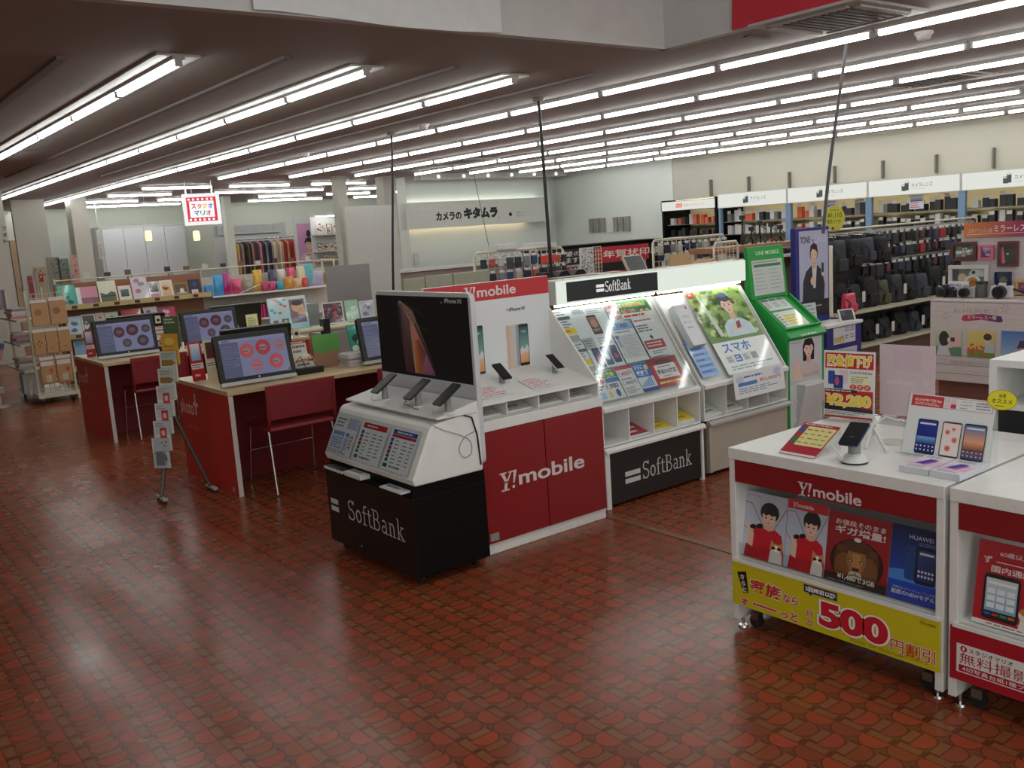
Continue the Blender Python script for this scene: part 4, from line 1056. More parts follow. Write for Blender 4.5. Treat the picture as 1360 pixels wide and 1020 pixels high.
for k, ch in enumerate('月々'): x, y = s.at(1074.5 + k * 1, 814 + k * 12); p.text(ch, x - .012, y - .016, x + .014, y + .012, YR, .02, OW, .04)
ptext(s, '500', 1088, 815, 1180, 842, YR, .098, dy=.002, bold=.05, outline=OW, ow=.045)
ptext(s, '円割引', 1183, 856, 1243, 873, YR, .05, dy=0, bold=.008, outline=OW, ow=.03)
a, b_ = s.at(1222, 826), s.at(1244, 832); y_logo(p, a[0], a[1] - .006, .013, (150, 110, 40), b_[0] - a[0])
a = s.at(1130, 852); b_ = s.at(1243, 890); p.bars(a[0], b_[1] + .003, b_[0], b_[1] + .014, 2, (150, 130, 40))
p.build('discount_panel', rel(ct1, m), ct1, BOARD)
MB().box(-.006, .012, .283, .004, .86, .296, WHITE).build('panel_rail', ct1)
# posters in the counter
mp = face_x(CX + .035, 2.318, .302, .17); s = Sheet(mp, None)
def d_star(banner):
    def f(p, w, h):
        p.rect(0, 0, w, h, (190, 198, 214), (176, 182, 196))
        rd = (150, 30, 60)
        p.line([(0, h * .82), (w * .2, h * .82), (w * .56, h * .42)], w * .014, rd); p.line([(w * .75, h * .5), (w * .99, h * .84)], w * .014, rd); p.line([(0, h * .5), (w * .12, h * .42)], w * .014, rd)
        # long sleeved red top and arm
        p.poly([(w * .2, 0), (w * .24, h * .3), (w * .3, h * .46), (w * .48, h * .5), (w * .74, h * .5), (w * .92, h * .42), (w * .99, h * .16), (w * .99, 0)], (196, 26, 40))
        p.poly([(w * .16, h * .14), (w * .28, h * .1), (w * .3, h * .36), (w * .24, h * .46), (w * .17, h * .44)], (224, 184, 160)); p.ell(w * .19, h * .45, w * .07, h * .045, (224, 184, 160), 10)
        p.poly([(w * .1, 0), (w * .14, h * .2), (w * .32, h * .15), (w * .3, 0)], (186, 24, 38))
        p.poly([(w * .5, h * .48), (w * .52, h * .58), (w * .72, h * .58), (w * .74, h * .48), (w * .62, h * .45)], (214, 172, 148))
        p.ell(w * .62, h * .73, w * .21, h * .15, (36, 30, 30), 20)
        p.poly([(w * .46, h * .7), (w * .47, h * .62), (w * .56, h * .54), (w * .66, h * .53), (w * .75, h * .6), (w * .77, h * .7)], (228, 190, 166))
        p.poly([(w * .44, h * .7), (w * .46, h * .78), (w * .62, h * .84), (w * .8, h * .78), (w * .8, h * .66), (w * .74, h * .7), (w * .68, h * .68), (w * .6, h * .71), (w * .54, h * .67), (w * .5, h * .7)], (36, 30, 30))
        for sx in (.545, .675): p.ell(w * sx, h * .645, w * .03, h * .011, (50, 36, 34), 8)
        p.ell(w * .61, h * .572, w * .045, h * .008, (176, 90, 90), 8); p.ell(w * .605, h * .61, w * .018, h * .01, (206, 160, 138), 8)
        for cx, cy in ((.27, .47), (.42, .5)): p.ell(w * cx, h * cy, w * .075, h * .035, (24, 20, 24), 12, rot=.25)
        p.line([(w * .2, h * .46), (w * .5, h * .53)], w * .012, (40, 30, 30))
        # seated ginger and white cat
        p.poly([(w * .68, 0), (w * .7, h * .16), (w * .76, h * .24), (w * .92, h * .24), (w * .97, h * .12), (w * .97, 0)], (236, 230, 220)); p.poly([(w * .69, h * .2), (w * .71, h * .34), (w * .78, h * .29), (w * .9, h * .29), (w * .965, h * .33), (w * .97, h * .2), (w * .84, h * .15)], (206, 140, 80))
        p.poly([(w * .8, h * .27), (w * .86, h * .27), (w * .92, h * .18), (w * .84, h * .14), (w * .74, h * .18)], (240, 234, 226))
        for cx in (.765, .895): p.ell(w * cx, h * .225, w * .05, h * .022, (24, 20, 24), 10)
        if banner:
            p.rect(0, h * .86, w, h, (190, 40, 50)); y_logo(p, w * .12, h * .885, h * .07, (226, 214, 212), w * .52)
        else: y_logo(p, w * .1, h * .925, h * .035, (200, 150, 160), w * .3)
    return f
def d_lion(p, w, h):
    p.rect(0, 0, w, h, (150, 26, 32)); 
    p.text('お値段そのまま', w * .12, h * .825, w * .92, h * .905, (226, 216, 212), .01); p.text('ギガ増量!', w * .12, h * .70, w * .92, h * .815, (226, 216, 212), .02)
    p.ell(w * .5, h * .33, w * .43, h * .33, (44, 26, 18), 22); p.ell(w * .5, h * .36, w * .36, h * .29, (84, 50, 28), 22); p.ell(w * .3, h * .24, w * .15, h * .2, (120, 76, 40), 16); p.ell(w * .7, h * .24, w * .15, h * .2, (120, 76, 40), 16)
    for sx in (.24, .76): p.ell(w * sx, h * .5, w * .07, h * .05, (100, 62, 36), 10)
    p.poly([(w * .36, h * .48), (w * .64, h * .48), (w * .66, h * .34), (w * .6, h * .2), (w * .5, h * .12), (w * .4, h * .2), (w * .34, h * .34)], (150, 100, 58)); p.poly([(w * .44, h * .46), (w * .56, h * .46), (w * .58, h * .24), (w * .42, h * .24)], (176, 124, 74))
    for sx in (.405, .595): p.ell(w * sx, h * .355, w * .045, h * .02, (60, 36, 22), 10); p.ell(w * sx, h * .352, w * .022, h * .013, (206, 170, 90), 8)
    p.poly([(w * .43, h * .26), (w * .57, h * .26), (w * .53, h * .2), (w * .47, h * .2)], (60, 34, 30)); p.ell(w * .5, h * .165, w * .11, h * .045, (206, 184, 160), 14); p.line([(w * .5, h * .2), (w * .5, h * .16), (w * .42, h * .14)], w * .012, (60, 36, 28)); p.line([(w * .5, h * .16), (w * .58, h * .14)], w * .012, (60, 36, 28))
    p.ell(w * .5, h * .655, w * .06, h * .03, (226, 220, 210), 12)
    p.rect(0, 0, w, h * .12, (40, 34, 34)); p.text('¥1,480で3GB', w * .22, h * .055, w * .82, h * .135, (236, 230, 226), .03); p.bars(w * .05, h * .01, w * .95, h * .04, 1, (150, 140, 140))
def d_bluephone(p, w, h):
    p.rect(0, 0, w, h, (40, 84, 190), (16, 26, 70)); p.ell(w * .5, h * .32, w * .8, h * .1, (70, 130, 210), 24); p.rect(0, 0, w, h * .26, (30, 70, 180))
    p.text('HUAWEI P20 lite', w * .32, h * .84, w * 1.12, h * .895, (206, 214, 232)); p.bars(w * .5, h * .77, w * .98, h * .82, 2, (110, 130, 180))
    p.poly(rounded(w * .28, h * .3, w * .50, h * .74, .01), (30, 70, 130)); p.ell(w * .32, h * .68, w * .02, h * .015, (20, 30, 60), 8)
    p.poly(rounded(w * .46, h * .27, w * .84, h * .76, .012), (16, 26, 56)); p.rect(w * .5, h * .32, w * .81, h * .72, (30, 50, 110), (50, 70, 120)); p.rect(w * .53, h * .66, w * .78, h * .69, (216, 222, 234))
    for j in range(2):
        for i in range(5): p.ell(w * (.54 + i * .06), h * (.38 + j * .06), w * .022, h * .018, (206, 212, 226), 8)
    p.text('圧倒的なコストパフォーマンスを実現した', w * .1, h * .15, w * 1.05, h * .185, (214, 220, 240)); p.text('話題のNEWモデル登場', w * .08, h * .075, w * 1.05, h * .14, (226, 230, 244), .02)
def d_sixty(p, w, h):
    p.rect(0, 0, w, h, (176, 28, 40)); p.text('60歳以上なら', w * .3, h * .84, w * .9, h * .9, (226, 214, 210), .01); p.rect(w * .26, h * .76, w, h * .77, (226, 214, 210)); p.text('ず', w * .08, h * .73, w * .2, h * .82, (226, 214, 210), .02); p.text('っと', w * .8, h * .73, w * .98, h * .8, (226, 214, 210), .02)
    p.text('国内通話0円', w * .2, h * .64, w * .98, h * .72, (226, 214, 210), .02)
    p.ell(w * .9, h * .42, w * .2, h * .14, (230, 186, 150), 18); p.ell(w * .92, h * .52, w * .2, h * .07, (50, 36, 30), 16); p.line([(w * .8, h * .38), (w * .9, h * .35), (w * .98, h * .38)], w * .012, (150, 60, 50)); p.ell(w * .84, h * .44, w * .025, h * .01, (50, 36, 30), 8)
    p.poly([(w * .62, 0), (w * .66, h * .2), (w * .8, h * .28), (w, h * .24), (w, 0)], (232, 226, 220)); p.ell(w * .72, h * .22, w * .1, h * .08, (226, 214, 196), 12); p.ell(w * .72, h * .26, w * .09, h * .045, (190, 120, 70), 12)
    p.poly(rounded(w * .12, h * .08, w * .62, h * .62, .012), (26, 28, 30)); p.rect(w * .155, h * .18, w * .585, h * .57, (120, 170, 200), (206, 214, 216)); p.rect(w * .18, h * .5, w * .56, h * .53, (236, 238, 238))
    for j in range(3):
        for i in range(3): p.rect(w * (.18 + i * .135), h * (.22 + j * .085), w * (.29 + i * .135), h * (.28 + j * .085), (226, 232, 236))
    for i, c in enumerate(((60, 90, 180), (190, 50, 60), (60, 140, 80), (206, 90, 50))): p.rect(w * (.16 + i * .11), h * .13, w * (.25 + i * .11), h * .16, c)
    p.rect(0, -.0, w, h * .055, (226, 222, 218)); p.bars(w * .2, h * .015, w * .95, h * .045, 1, (140, 110, 110)); p.text('かんたんスマホ', w * .62, h * .075, w * 1.0, h * .11, (232, 222, 218))
PO = [((982, 744), (1034, 762), (992, 650), 'poster of a person in a red top with dangling sunglasses, leftmost in the counter', d_star(False)),
      ((1040, 764), (1093, 778), (1046, 660), 'poster with red heading and a person in a red top, second in the counter', d_star(True)),
      ((1094, 777), (1174, 800), (1107, 677), 'red poster with a lion face and white price, in the counter', d_lion),
      ((1177, 803), (1250, 824), (1192, 695), 'blue poster with a dark blue phone, beside the lion poster', d_bluephone)]
lions = []
px0 = [s.at(*q[0])[0] for q in PO]
for k, (ll, lr, ul, l, dr) in enumerate(PO):
    w = (px0[k + 1] if k < 3 else s.at(1251, 824)[0]) - px0[k] - (.002 if k < 3 else 0); h = s.at(*ul)[1] - .002
    p = Pr(w, h, (200, 200, 200), .0012); dr(p, w, h); clip_sheet(p, w, h)
    p.build('poster', mp @ Matrix.Translation((px0[k], .002, .004)), None, GLOSS, l, 'poster', 'posters in the Y!mobile counter')
MB().box(.012, .032, .303, .016, .84, .36, ACR).build('clear_lip', ct1)
m = mp.copy(); m.translation = Vector((CX + .035, 1.458 - .05, .302))
p = Pr(.225, .27, (176, 28, 40), .0012); d_sixty(p, .225, .27); clip_sheet(p, .225, .27); p.build('poster', m @ Matrix.Translation((.012, .002, .004)), None, GLOSS, 'red poster with a simple smartphone and two figures, in the counter at the picture edge', 'poster', 'posters in the edge counter')
m = face_x(CX - .004, 1.448, .104); s = Sheet(m, None); p = s.p = Pr(.87, .182, (168, 24, 40), .004)
ptext(s, 'カメラのキタムラ', 1340, 880, 1500, 940, (232, 224, 220), .05, bold=.03)
a, b_ = s.at(1278, 872), s.at(1420, 945); y0 = .018
p.rect(.022, .03, .36, .128, (226, 220, 216)); p.ell(.045, .112, .011, .011, (168, 24, 40), 14); p.text('1', .042, .106, .048, .118, OW)
p.text('スタジオマリオ', .062, .104, .20, .120, (50, 44, 44), .01); p.text('無料撮影券!!', .032, .062, .335, .100, (168, 24, 40), .0); p.rect(.03, .034, .35, .057, (168, 24, 40)); p.text('4切写真台紙1種プレゼント!', .04, .038, .34, .053, (232, 224, 220), .01)
p.ell(.012 + .23, .150, .005, .005, (226, 220, 216), 6)
p.build('coupon_panel', rel(ct2, m), ct2, BOARD)
MB().box(-.006, .012, .283, .004, .89, .296, WHITE).build('panel_rail', ct2)
# ---- things on the counters
m = frame((3.49, 2.36, CT + .004), (0.13, -.99, 0), (.05, 0, 1)); s = Sheet(m, None)
x1, y0, _, y1 = s.bx(1158, 562, 1093, 466)[2], 0, 0, s.at(1093, 466)[1]; W_c, H_c = .225, y1
p = Pr(W_c, H_c, (226, 224, 222), .003)
p.rect(.006, H_c * .74, W_c - .006, H_c * .97, (190, 36, 44)); p.text('緊急値下げ', .014, H_c * .765, W_c - .014, H_c * .945, (232, 206, 60), .03, (250, 246, 236), .05)
for k, (c1, x, y, hh) in enumerate((((50, 80, 160), .02, .50, .2), ((220, 196, 206), .072, .52, .2), ((30, 60, 130), .045, .44, .2))): p.poly(rounded(x, H_c * y, x + .03 + .006 * k, H_c * (y + hh), .004), c1)
p.ell(.06, H_c * .55, .01, H_c * .07, (190, 80, 120), 10)
p.text('HUAWEI P20 lite', .118, H_c * .67, .212, H_c * .705, (60, 60, 66)); p.rect(.118, H_c * .52, .205, H_c * .65, (232, 228, 190)); p.bars(.122, H_c * .53, .2, H_c * .64, 4, (140, 136, 110))
for k in range(3): p.ell(.132 + k * .031, H_c * .475, .015, H_c * .04, (214, 70, 40), 14); p.bars(.124 + k * .031, H_c * .45, .14 + k * .031, H_c * .5, 2, (246, 210, 190))
p.rect(.006, H_c * .13, W_c - .006, H_c * .42, (190, 36, 44)); p.poly([(.006, H_c * .12), (.006, H_c * .22), (W_c - .006, H_c * .16), (W_c - .006, H_c * .1)], (40, 30, 30)); p.rect(.006, H_c * .385, .15, H_c * .43, (40, 36, 36)); p.bars(.01, H_c * .39, .13, H_c * .425, 1, (220, 216, 210))
p.text('¥2,280', .012, H_c * .155, W_c - .014, H_c * .36, (236, 208, 70), .05, (246, 240, 226), .03); p.rect(.006, H_c * .005, W_c - .006, H_c * .035, (190, 36, 44)); p.bars(.01, H_c * .05, .2, H_c * .1, 2, (140, 136, 136))
t = thing('price_sign', 'tall price card reading 2,280 yen in gold on the counter', 'price sign', mat4=m)
p.build('card', Matrix.Translation((0, .004, .004)), t, GLOSS)
MB().box(-.004, 0, 0, W_c + .004, H_c + .012, .0022, ACR).box(-.004, 0, 0, W_c + .004, .003, .075, ACR).build('acrylic_stand', t)
# red slanted price leaflet
f0, f1 = on_z(1034, 602, CT), on_z(1082, 611, CT); bk = on_y(1069.6, 566.5, f0.y); bk2 = (bk.z - CT)
d = Vector((f0.x + .17, f0.y, CT + .085)) - Vector((f0.x, f0.y, CT))
m = frame((f0.x, f0.y, CT + .002), (0, -1, 0), d)
t = thing('price_leaflet', 'slanted red leaflet with a yellow price grid, left of the white phone stand', 'price leaflet', mat4=m)
L_ = d.length; w = .155
p = Pr(w, L_, (178, 40, 54), .002); p.rect(0, 0, w, L_ * .06, (226, 214, 214)); p.rect(w * .2, L_ * .3, w * .98, L_ * .9, (232, 222, 150)); p.bars(w * .05, L_ * .93, w * .9, L_ * .99, 1, (226, 206, 206))
for k, c in enumerate(((60, 84, 150), (176, 50, 60), (50, 120, 84))): p.rect(w * .02, L_ * (.72 - k * .17), w * .19, L_ * (.88 - k * .17), c)
for j in range(4):
    for i in range(4): p.bars(w * (.24 + i * .19), L_ * (.36 + j * .135), w * (.38 + i * .19), L_ * (.42 + j * .135), 1, (150, 120, 60))
p.build('printed_sheet', Matrix.Translation((0, 0, .003)), t, GLOSS)
up_l = m.inverted().to_3x3() @ Vector((0, 0, -1))
a = Vector((0, L_, 0)); bfoot = a + up_l * .083
MB().box(0, 0, -.001, w, L_, .001, ACR).add([a, a + Vector((w, 0, 0)), bfoot + Vector((w, 0, 0)), bfoot, a + Vector((0, -.003, 0)), a + Vector((w, -.003, 0)), bfoot + Vector((w, -.003, 0)), bfoot + Vector((0, -.003, 0))], [(0, 1, 2, 3), (7, 6, 5, 4), (0, 3, 7, 4), (1, 5, 6, 2), (2, 6, 7, 3), (0, 4, 5, 1)], ACR).build('acrylic_stand', t)
# phone on its round white alarm stand
q0, q1, q2 = on_z(1112, 589, CT + .078), on_z(1139, 592, CT + .078), on_z(1136, 560.5, CT + .135)
m = frame((q0 + q1) / 2, q1 - q0, q2 - q0)
t = display_phone(m, (q1 - q0).length, (q2 - q0).length, 'dark blue phone tilted on a round white alarm stand on the counter', 'off', M('navy_body', (36, 44, 96), .3), stand=None, cable=False, group='phones on security stands')
inv = m.inverted()
def L2(v): return inv @ Vector(v)
c = m @ Vector((0, .062, -.008))
MB().tube([L2(c), L2((c.x, c.y, CT + .03))], .022, GPLAS, 14).build('grip', t)
base = MB()
base.lathe([(.047, 0), (.047, .006)], (0, 0, 0), BPLAS, 20).lathe([(.047, .006), (.045, .012), (.03, .03), (.022, .034)], (0, 0, 0), WPLAS, 20)
base.xf(inv @ Matrix.Translation((c.x, c.y, CT + .001))).build('alarm_base', t)
pts = [Vector((c.x - .04, c.y + .03, CT + .10 - .09 * k / 6)) + Vector((-.03 * math.sin(k / 6 * 3.1), .02 * math.sin(k), 0)) for k in range(7)]
MB().tube([L2(q) for q in pts], .0025, M('clear_cord', (210, 226, 222), .3), 6).build('cord', t)
# white bent holder behind the phone
t = thing('phone_holder', 'empty white bent phone holder behind the dark blue phone', 'phone holder', (3.30, 1.95, CT))
o_ = Vector((3.30, 1.95, CT))
tp, l1, l2, l3 = on_z(1158, 565, CT + .06) - o_, on_z(1178, 601, CT + .004) - o_, on_z(1150, 596, CT + .004) - o_, on_z(1160, 578, CT + .004) - o_
for q in (l1, l2): MB().tube([tp, q], .006, WPLAS, 8).build('leg', t)
MB().tube([tp, tp + Vector((.02, .0, .02)), l3], .005, WPLAS, 8).build('arm', t)
MB().tube([tp, tp + Vector((.05, -.03, .03)), tp + Vector((.09, -.05, .01))], .003, WPLAS, 6).build('wire', t)
ld_ = on_z(1186, 588, CT) - o_; MB().lathe([(.05, 0), (.048, .006)], (ld_.x, ld_.y, 0), M('pale_disc', (196, 200, 188), .4), 20).build('base_disc', t)
tag(MB().box(0, 0, 0, .11, .30, .014, ACR).build('acrylic_plate', None, (3.51, 1.98, CT + .001), bevel=.002), 'clear acrylic plate lying at the back of the counter behind the phone holder', 'acrylic plate')
# acrylic easel with three printed phones
m = face_x(3.10, 1.775, CT + .012, .30); s = Sheet(m, None)
w = .305; h = .215
t = thing('card_easel', 'clear easel with a white card showing three phones on the counter', 'card stand', mat4=m)
p = Pr(w, h, (226, 226, 226), .001)
p.rect(.008, h * .8, .125, h * .985, (196, 50, 50)); p.text('HUAWEI P20 lite', .02, h * .885, .118, h * .93, (244, 232, 230), .01); p.bars(.02, h * .82, .118, h * .87, 2, (240, 206, 200))
p.rect(.125, h * .8, w - .008, h * .985, (206, 120, 130)); p.rect(.1265, h * .808, w - .0095, h * .977, (230, 230, 230))
for k in range(4): p.rect(.13 + (k % 2) * .022, h * (.815 + .08 * (k // 2)), .149 + (k % 2) * .022, h * (.885 + .08 * (k // 2)), (232, 196, 200) if k != 1 else (190, 60, 70))
p.text('5.8インチ', .19, h * .93, .225, h * .955, (90, 90, 96)); p.text('1,600万', .185, h * .875, .228, h * .9, (90, 90, 96)); p.bars(.24, h * .83, .292, h * .96, 3, (130, 130, 136)); p.bars(.185, h * .825, .225, h * .85, 1, (130, 130, 136))
PHN = [((1213, 607), (1240, 609), (1224, 557), 'blue'), ((1246, 611), (1272, 612), (1258, 561), 'floral'), ((1275, 615), (1305, 618), (1286, 564), 'sunset')]
for ll, lr, ul, lk in PHN:
    a, b_, c = s.at(*ll), s.at(*lr), s.at(*ul); lo, hi = WALLPAPERS[lk]
    x0, x1, y0, y1 = a[0], b_[0], max(.004, a[1]), c[1]
    fr = (26, 34, 90) if lk == 'blue' else (60, 50, 50) if lk == 'floral' else (28, 30, 40)
    p.poly(rounded(x0, y0, x1, y1, .007), fr); q = .003
    p.rect(x0 + q, y0 + q * 2, x1 - q, y1 - q * 2, (20, 34, 96) if lk == 'blue' else lo, (30, 46, 150) if lk == 'blue' else hi)
    if lk == 'blue': p.rect(x0 + q, y0 + (y1 - y0) * .3, x1 - q, y0 + (y1 - y0) * .5, (30, 60, 140), (120, 170, 220))
    if lk == 'sunset': p.rect(x0 + q, y0 + (y1 - y0) * .25, x1 - q, y0 + (y1 - y0) * .5, (40, 36, 50), (230, 150, 110)); p.rect(x0 + q, y0 + (y1 - y0) * .5, x1 - q, y1 - 2 * q, (230, 160, 120), (40, 110, 160))
    if lk == 'floral':
        for fx, fy, fr_ in ((.4, .25, .011), (.7, .5, .01), (.3, .7, .009), (.6, .8, .006)): p.ell(x0 + (x1 - x0) * fx, y0 + (y1 - y0) * fy, fr_, fr_, (222, 130, 120), 10); p.ell(x0 + (x1 - x0) * fx, y0 + (y1 - y0) * fy, fr_ * .4, fr_ * .4, (196, 80, 80), 8)
    else:
        p.rect(x0 + .008, y0 + (y1 - y0) * .85, x1 - .008, y0 + (y1 - y0) * .9, (216, 222, 232))
        for j in range(2):
            for i in range(5): p.ell(x0 + .008 + i * (x1 - x0 - .016) / 4, y0 + (y1 - y0) * (.12 + .11 * j), .0032, .0032, (226, 226, 230) if lk == 'blue' else (226, 170, 140), 8)
p.build('card', Matrix.Translation((0, .003, .003)), t, GLOSS)
upl = m.inverted().to_3x3() @ Vector((0, 0, -1)); tp = Vector((0, h, 0)); ft = tp + upl * (h * math.cos(.30) + .008)
MB().box(-.008, -.004, -.001, w + .008, h + .004, .001, ACR).box(-.008, -.004, 0, w + .008, 0, .03, ACR).add([tp + Vector((-.006, 0, 0)), tp + Vector((w + .006, 0, 0)), ft + Vector((w + .006, 0, 0)), ft + Vector((-.006, 0, 0))], [(0, 1, 2, 3)], ACR).build('acrylic_easel', t)
p = Pr(.001, .001); mo = face_x(3.14, 1.50, CT + .235, .2)
MB().tube([(0, 0, -.02), (0, 0, .0)], .0, ACR, 3)
mo = s.m; a = pxy(mo, 1333, 532)
mo = frame(mo @ Vector((a[0], a[1], .012)), (0, -1, 0), (.2, 0, 1))
p = Pr(.0008, .0008, (232, 222, 40), .001); p.ell(0, 0, .049, .034, (170, 160, 30), 28); p.ell(0, 0, .047, .032, (236, 222, 36), 28); p.text('当店', -.011, .007, .012, .02, (70, 90, 60), .02); p.text('オススメ', -.034, -.012, .034, .003, (60, 84, 60), .02); p.bars(-.02, -.024, .02, -.017, 1, (110, 110, 50))
p.build('oval_tag', rel(t, mo), t, PAPER, 'yellow oval recommendation tag')
# brochure pile: two rows side by side
for k in range(2):
    o = MB(); y1 = 1.672 - k * .106; n = 5
    for q in range(n): o.box(0, -.102, q * .0042, .185, 0, q * .0042 + .0036, M('booklet_white', (214, 214, 220), .5))
    o = o.build('brochure_stack', None, (2.905 + .0, y1, CT + .001)); tag(o, ['stack of pale pink brochures before the easel, nearer the alarm stand', 'stack of pale pink brochures before the easel, nearer the counter seam'][k], 'brochures', 'pale pink brochures before the easel')
    p = Pr(.10, .183, (226, 222, 228), .0003); p.rect(.0, .04, .1, .11, (224, 180, 206), (226, 206, 226)); p.poly([(.02, .06), (.05, .06), (.07, .13), (.04, .13)], (60, 60, 160)); p.poly([(.045, .055), (.06, .055), (.08, .115), (.065, .115)], (190, 80, 150)); p.bars(.012, .145, .09, .175, 2, (150, 140, 160)); p.bars(.012, .012, .09, .035, 2, (160, 160, 170))
    p.build('cover_page', frame((.001, -.001, n * .0042 + .0003), (0, -1, 0), (1, 0, 0)), o)
# pinkish board seen from behind at the back of the counter
m = frame((3.64, 2.185, CT + .001), (.08, -.99, 0), (0, 0, 1)); s = Sheet(m, None); hh = s.at(1170, 457)[1]
t = thing('sign_board', 'pinkish blank back of a sign board standing at the rear of the counter', 'sign board', mat4=m)
p = Pr(.235, hh - .012, (206, 182, 188), .003); p.rect(.06, hh * .62, .18, hh * .9, (200, 176, 184)); p.text('Y!', .185, hh * .42, .215, hh * .50, (218, 200, 204), .02, mirror=True); p.text('mobile', .03, hh * .43, .15, hh * .49, (218, 200, 204), .02, mirror=True)  # backlight glowing through the board is put into its pinkish colours
p.build('board', Matrix.Translation((0, .012, 0)), t, PAPER)
MB().box(.02, 0, -.03, .07, .012, .03, WPLAS).box(.16, 0, -.03, .21, .012, .03, WPLAS).build('foot', t)
# small cards on the edge counter
t = thing('card_stand', 'small clear card stand at the rear of the edge counter', 'card stand', (3.42, 1.36, CT))
MB().box(-.03, -.08, 0, .03, .0, .003, ACR).box(-.002, -.08, 0, .002, .0, .10, ACR).build('base', t); MB().tube([(-.004, -.05, .003), (-.004, -.045, .09), (-.004, -.03, .11), (-.004, -.02, .09), (-.004, -.015, .003)], .0025, CHROME, 6).build('wire_clip', t)
o = Pr(.12, .045, (226, 212, 60), .03); o.rect(.02, .004, .07, .02, (190, 40, 44)); o.bars(.01, .028, .11, .04, 1, (120, 110, 60)); o.build('price_box', face_x(3.60, 1.36, CT + .001), None, PAPER, 'yellow box with a small red label on the edge counter', 'box')
tag(MB().box(-.012, -.006, 0, .012, .006, .003, BPLAS).build('binder_clip', None, (3.08, 1.17, CT + .0005), .5), 'tiny dark clip lying on the edge counter top', 'clip')
# white open shelf unit behind the edge counter
t = thing('shelf_unit', 'white open shelf unit with a dark inside behind the edge counter', 'shelf unit', (3.80, .9, 0))
MB().box(0, 0, .97, .5, .90, 1.0, WHITE).build('top', t, bevel=.002)
MB().box(0, .87, 0, .5, .90, .97, WHITE).build('side_panel', t); MB().box(0, 0, 0, .5, .03, .97, WHITE).build('side_panel', t)
MB().box(.47, .03, 0, .5, .87, .97, M('dark_inside', (40, 40, 42), .6)).build('back', t); MB().box(0, .03, .80, .47, .87, .82, WHITE).build('shelf', t); MB().box(.02, .03, .0, .47, .87, .80, M('dark_inside')).build('dark_box', t)

# ------------------------------------------------------------------ green and blue phone stands
GREEN = M('green_board', (30, 150, 62), .45)
t = thing('phone_display_stand', 'green LINE MOBILE display stand with a sloping tray and a tall header', 'display stand', (5.425, 3.95, 0))
W = .43
MB().prism([(0, 0), (0, .75), (-.03, .77), (.30, 1.03), (.46, 1.03), (.46, 0)], 'x', 0, W, GREEN).build('body', t, bevel=.004)
MB().prism([(.28, 1.03), (.32, 1.40), (.345, 1.40), (.345, 1.03)], 'x', -.015, W - .03, GREEN).build('header', t, bevel=.003)
th = math.atan2(.04, .37); m = frame((5.41, 3.95 + .279, 1.03), (1, 0, 0), (0, .04, .37)); s = Sheet(m, None); p = s.p = Pr(.001, .001, (30, 150, 62), .0005)
ptext(s, 'LINE MOBILE', 1004, 338, 1034, 332, (206, 236, 210), .028, bold=.01)
x0, y0, x1, y1 = .035, .025, .385, .275
p.rect(x0, y0, x1, y1, (196, 202, 198)); p.rect(x0 + .02, y1 - .05, x1 - .02, y1 - .03, (60, 120, 80))
for c in range(2): p.bars(x0 + .02 + c * .17, y0 + .03, x0 + .16 + c * .17, y1 - .06, 6, (160, 166, 164), fill=.25)
p.rect(x0 + .01, y1 - .02, x1 - .06, y1 - .01, (150, 156, 154)); p.build('header_print', rel(t, m), t, BOARD)
sl2 = frame((5.425, 3.95 - .03, .772), (1, 0, 0), (0, .33, .26)); s = Sheet(sl2, None); p = Pr(.001, .001, (30, 150, 62), .0005); s.p = p
ptext(s, 'LINE MOBILE', 1064, 446, 1084, 441, (206, 236, 210), .02, bold=.01); p.build('lettering', rel(t, sl2) @ Matrix.Translation((0, 0, .002)), t, BOARD)
MB().box(.005, .07, 0, W - .005, .085, .02, GREEN).box(.005, .085, 0, .02, .41, .02, GREEN).box(W - .02, .085, 0, W - .005, .41, .02, GREEN).build('tray_rim', t).matrix_basis = rel(t, sl2)
p = Pr(.27, .31, (206, 216, 206), .001)
p.rect(0, .2, .27, .31, (196, 206, 200)); 
for k in range(3): p.rect(.005 + k * .09, .28, .085 + k * .09, .305, (40, 110, 70)); p.bars(.01 + k * .09, .21, .08 + k * .09, .27, 4, (150, 110, 110) if k == 0 else (120, 130, 126))
p.rect(0, .165, .27, .185, (50, 120, 80)); p.rect(.07, .02, .25, .13, (222, 210, 110)); p.bars(.01, .02, .06, .15, 5, (120, 126, 122))
for j in range(4): p.bars(.08, .03 + j * .026, .24, .044 + j * .026, 1, (140, 130, 70))
p.build('price_sheet', sl2 @ Matrix.Translation((.06, .092, .004)), None, GLOSS, 'white and yellow price sheet in the sloping tray of the green stand', 'price sheet')
m = face_y(5.445, 3.949, .02); s = Sheet(m, None); p = s.p = Pr(.38, .725, (206, 208, 210), .001)
x0, y0 = s.at(1058, 500); 
p.rect(0, .44, .38, .725, (200, 202, 206)); person(p, .22, .44, .285, (26, 20, 22), (206, 190, 184), (232, 196, 180), long=True); p.poly([(.02, .44), (.06, .56), (.09, .6), (.11, .56), (.13, .47), (.15, .44)], (230, 196, 180))
p.bars(.02, .70, .15, .712, 1, (130, 130, 136)); p.rect(0, .42, .38, .44, (190, 192, 196)); p.text('かしこくスマホ', .16, .452, .34, .476, (80, 80, 84))
p.ell(.08, .12, .05, .03, (180, 184, 186), 16); p.line([(.03, .3), (.08, .25), (.05, .2), (.1, .15), (.07, .1)], .004, (150, 156, 160))
p.build('front_print', rel(t, m), t, BOARD)
o = MB().prism([(0, 0), (-.07, .30), (-.065, .31), (.0, .31)], 'x', 0, .25, M('paper_white', (206, 206, 206), .5)).build('paper_pocket', t, (.10, -.002, .12))
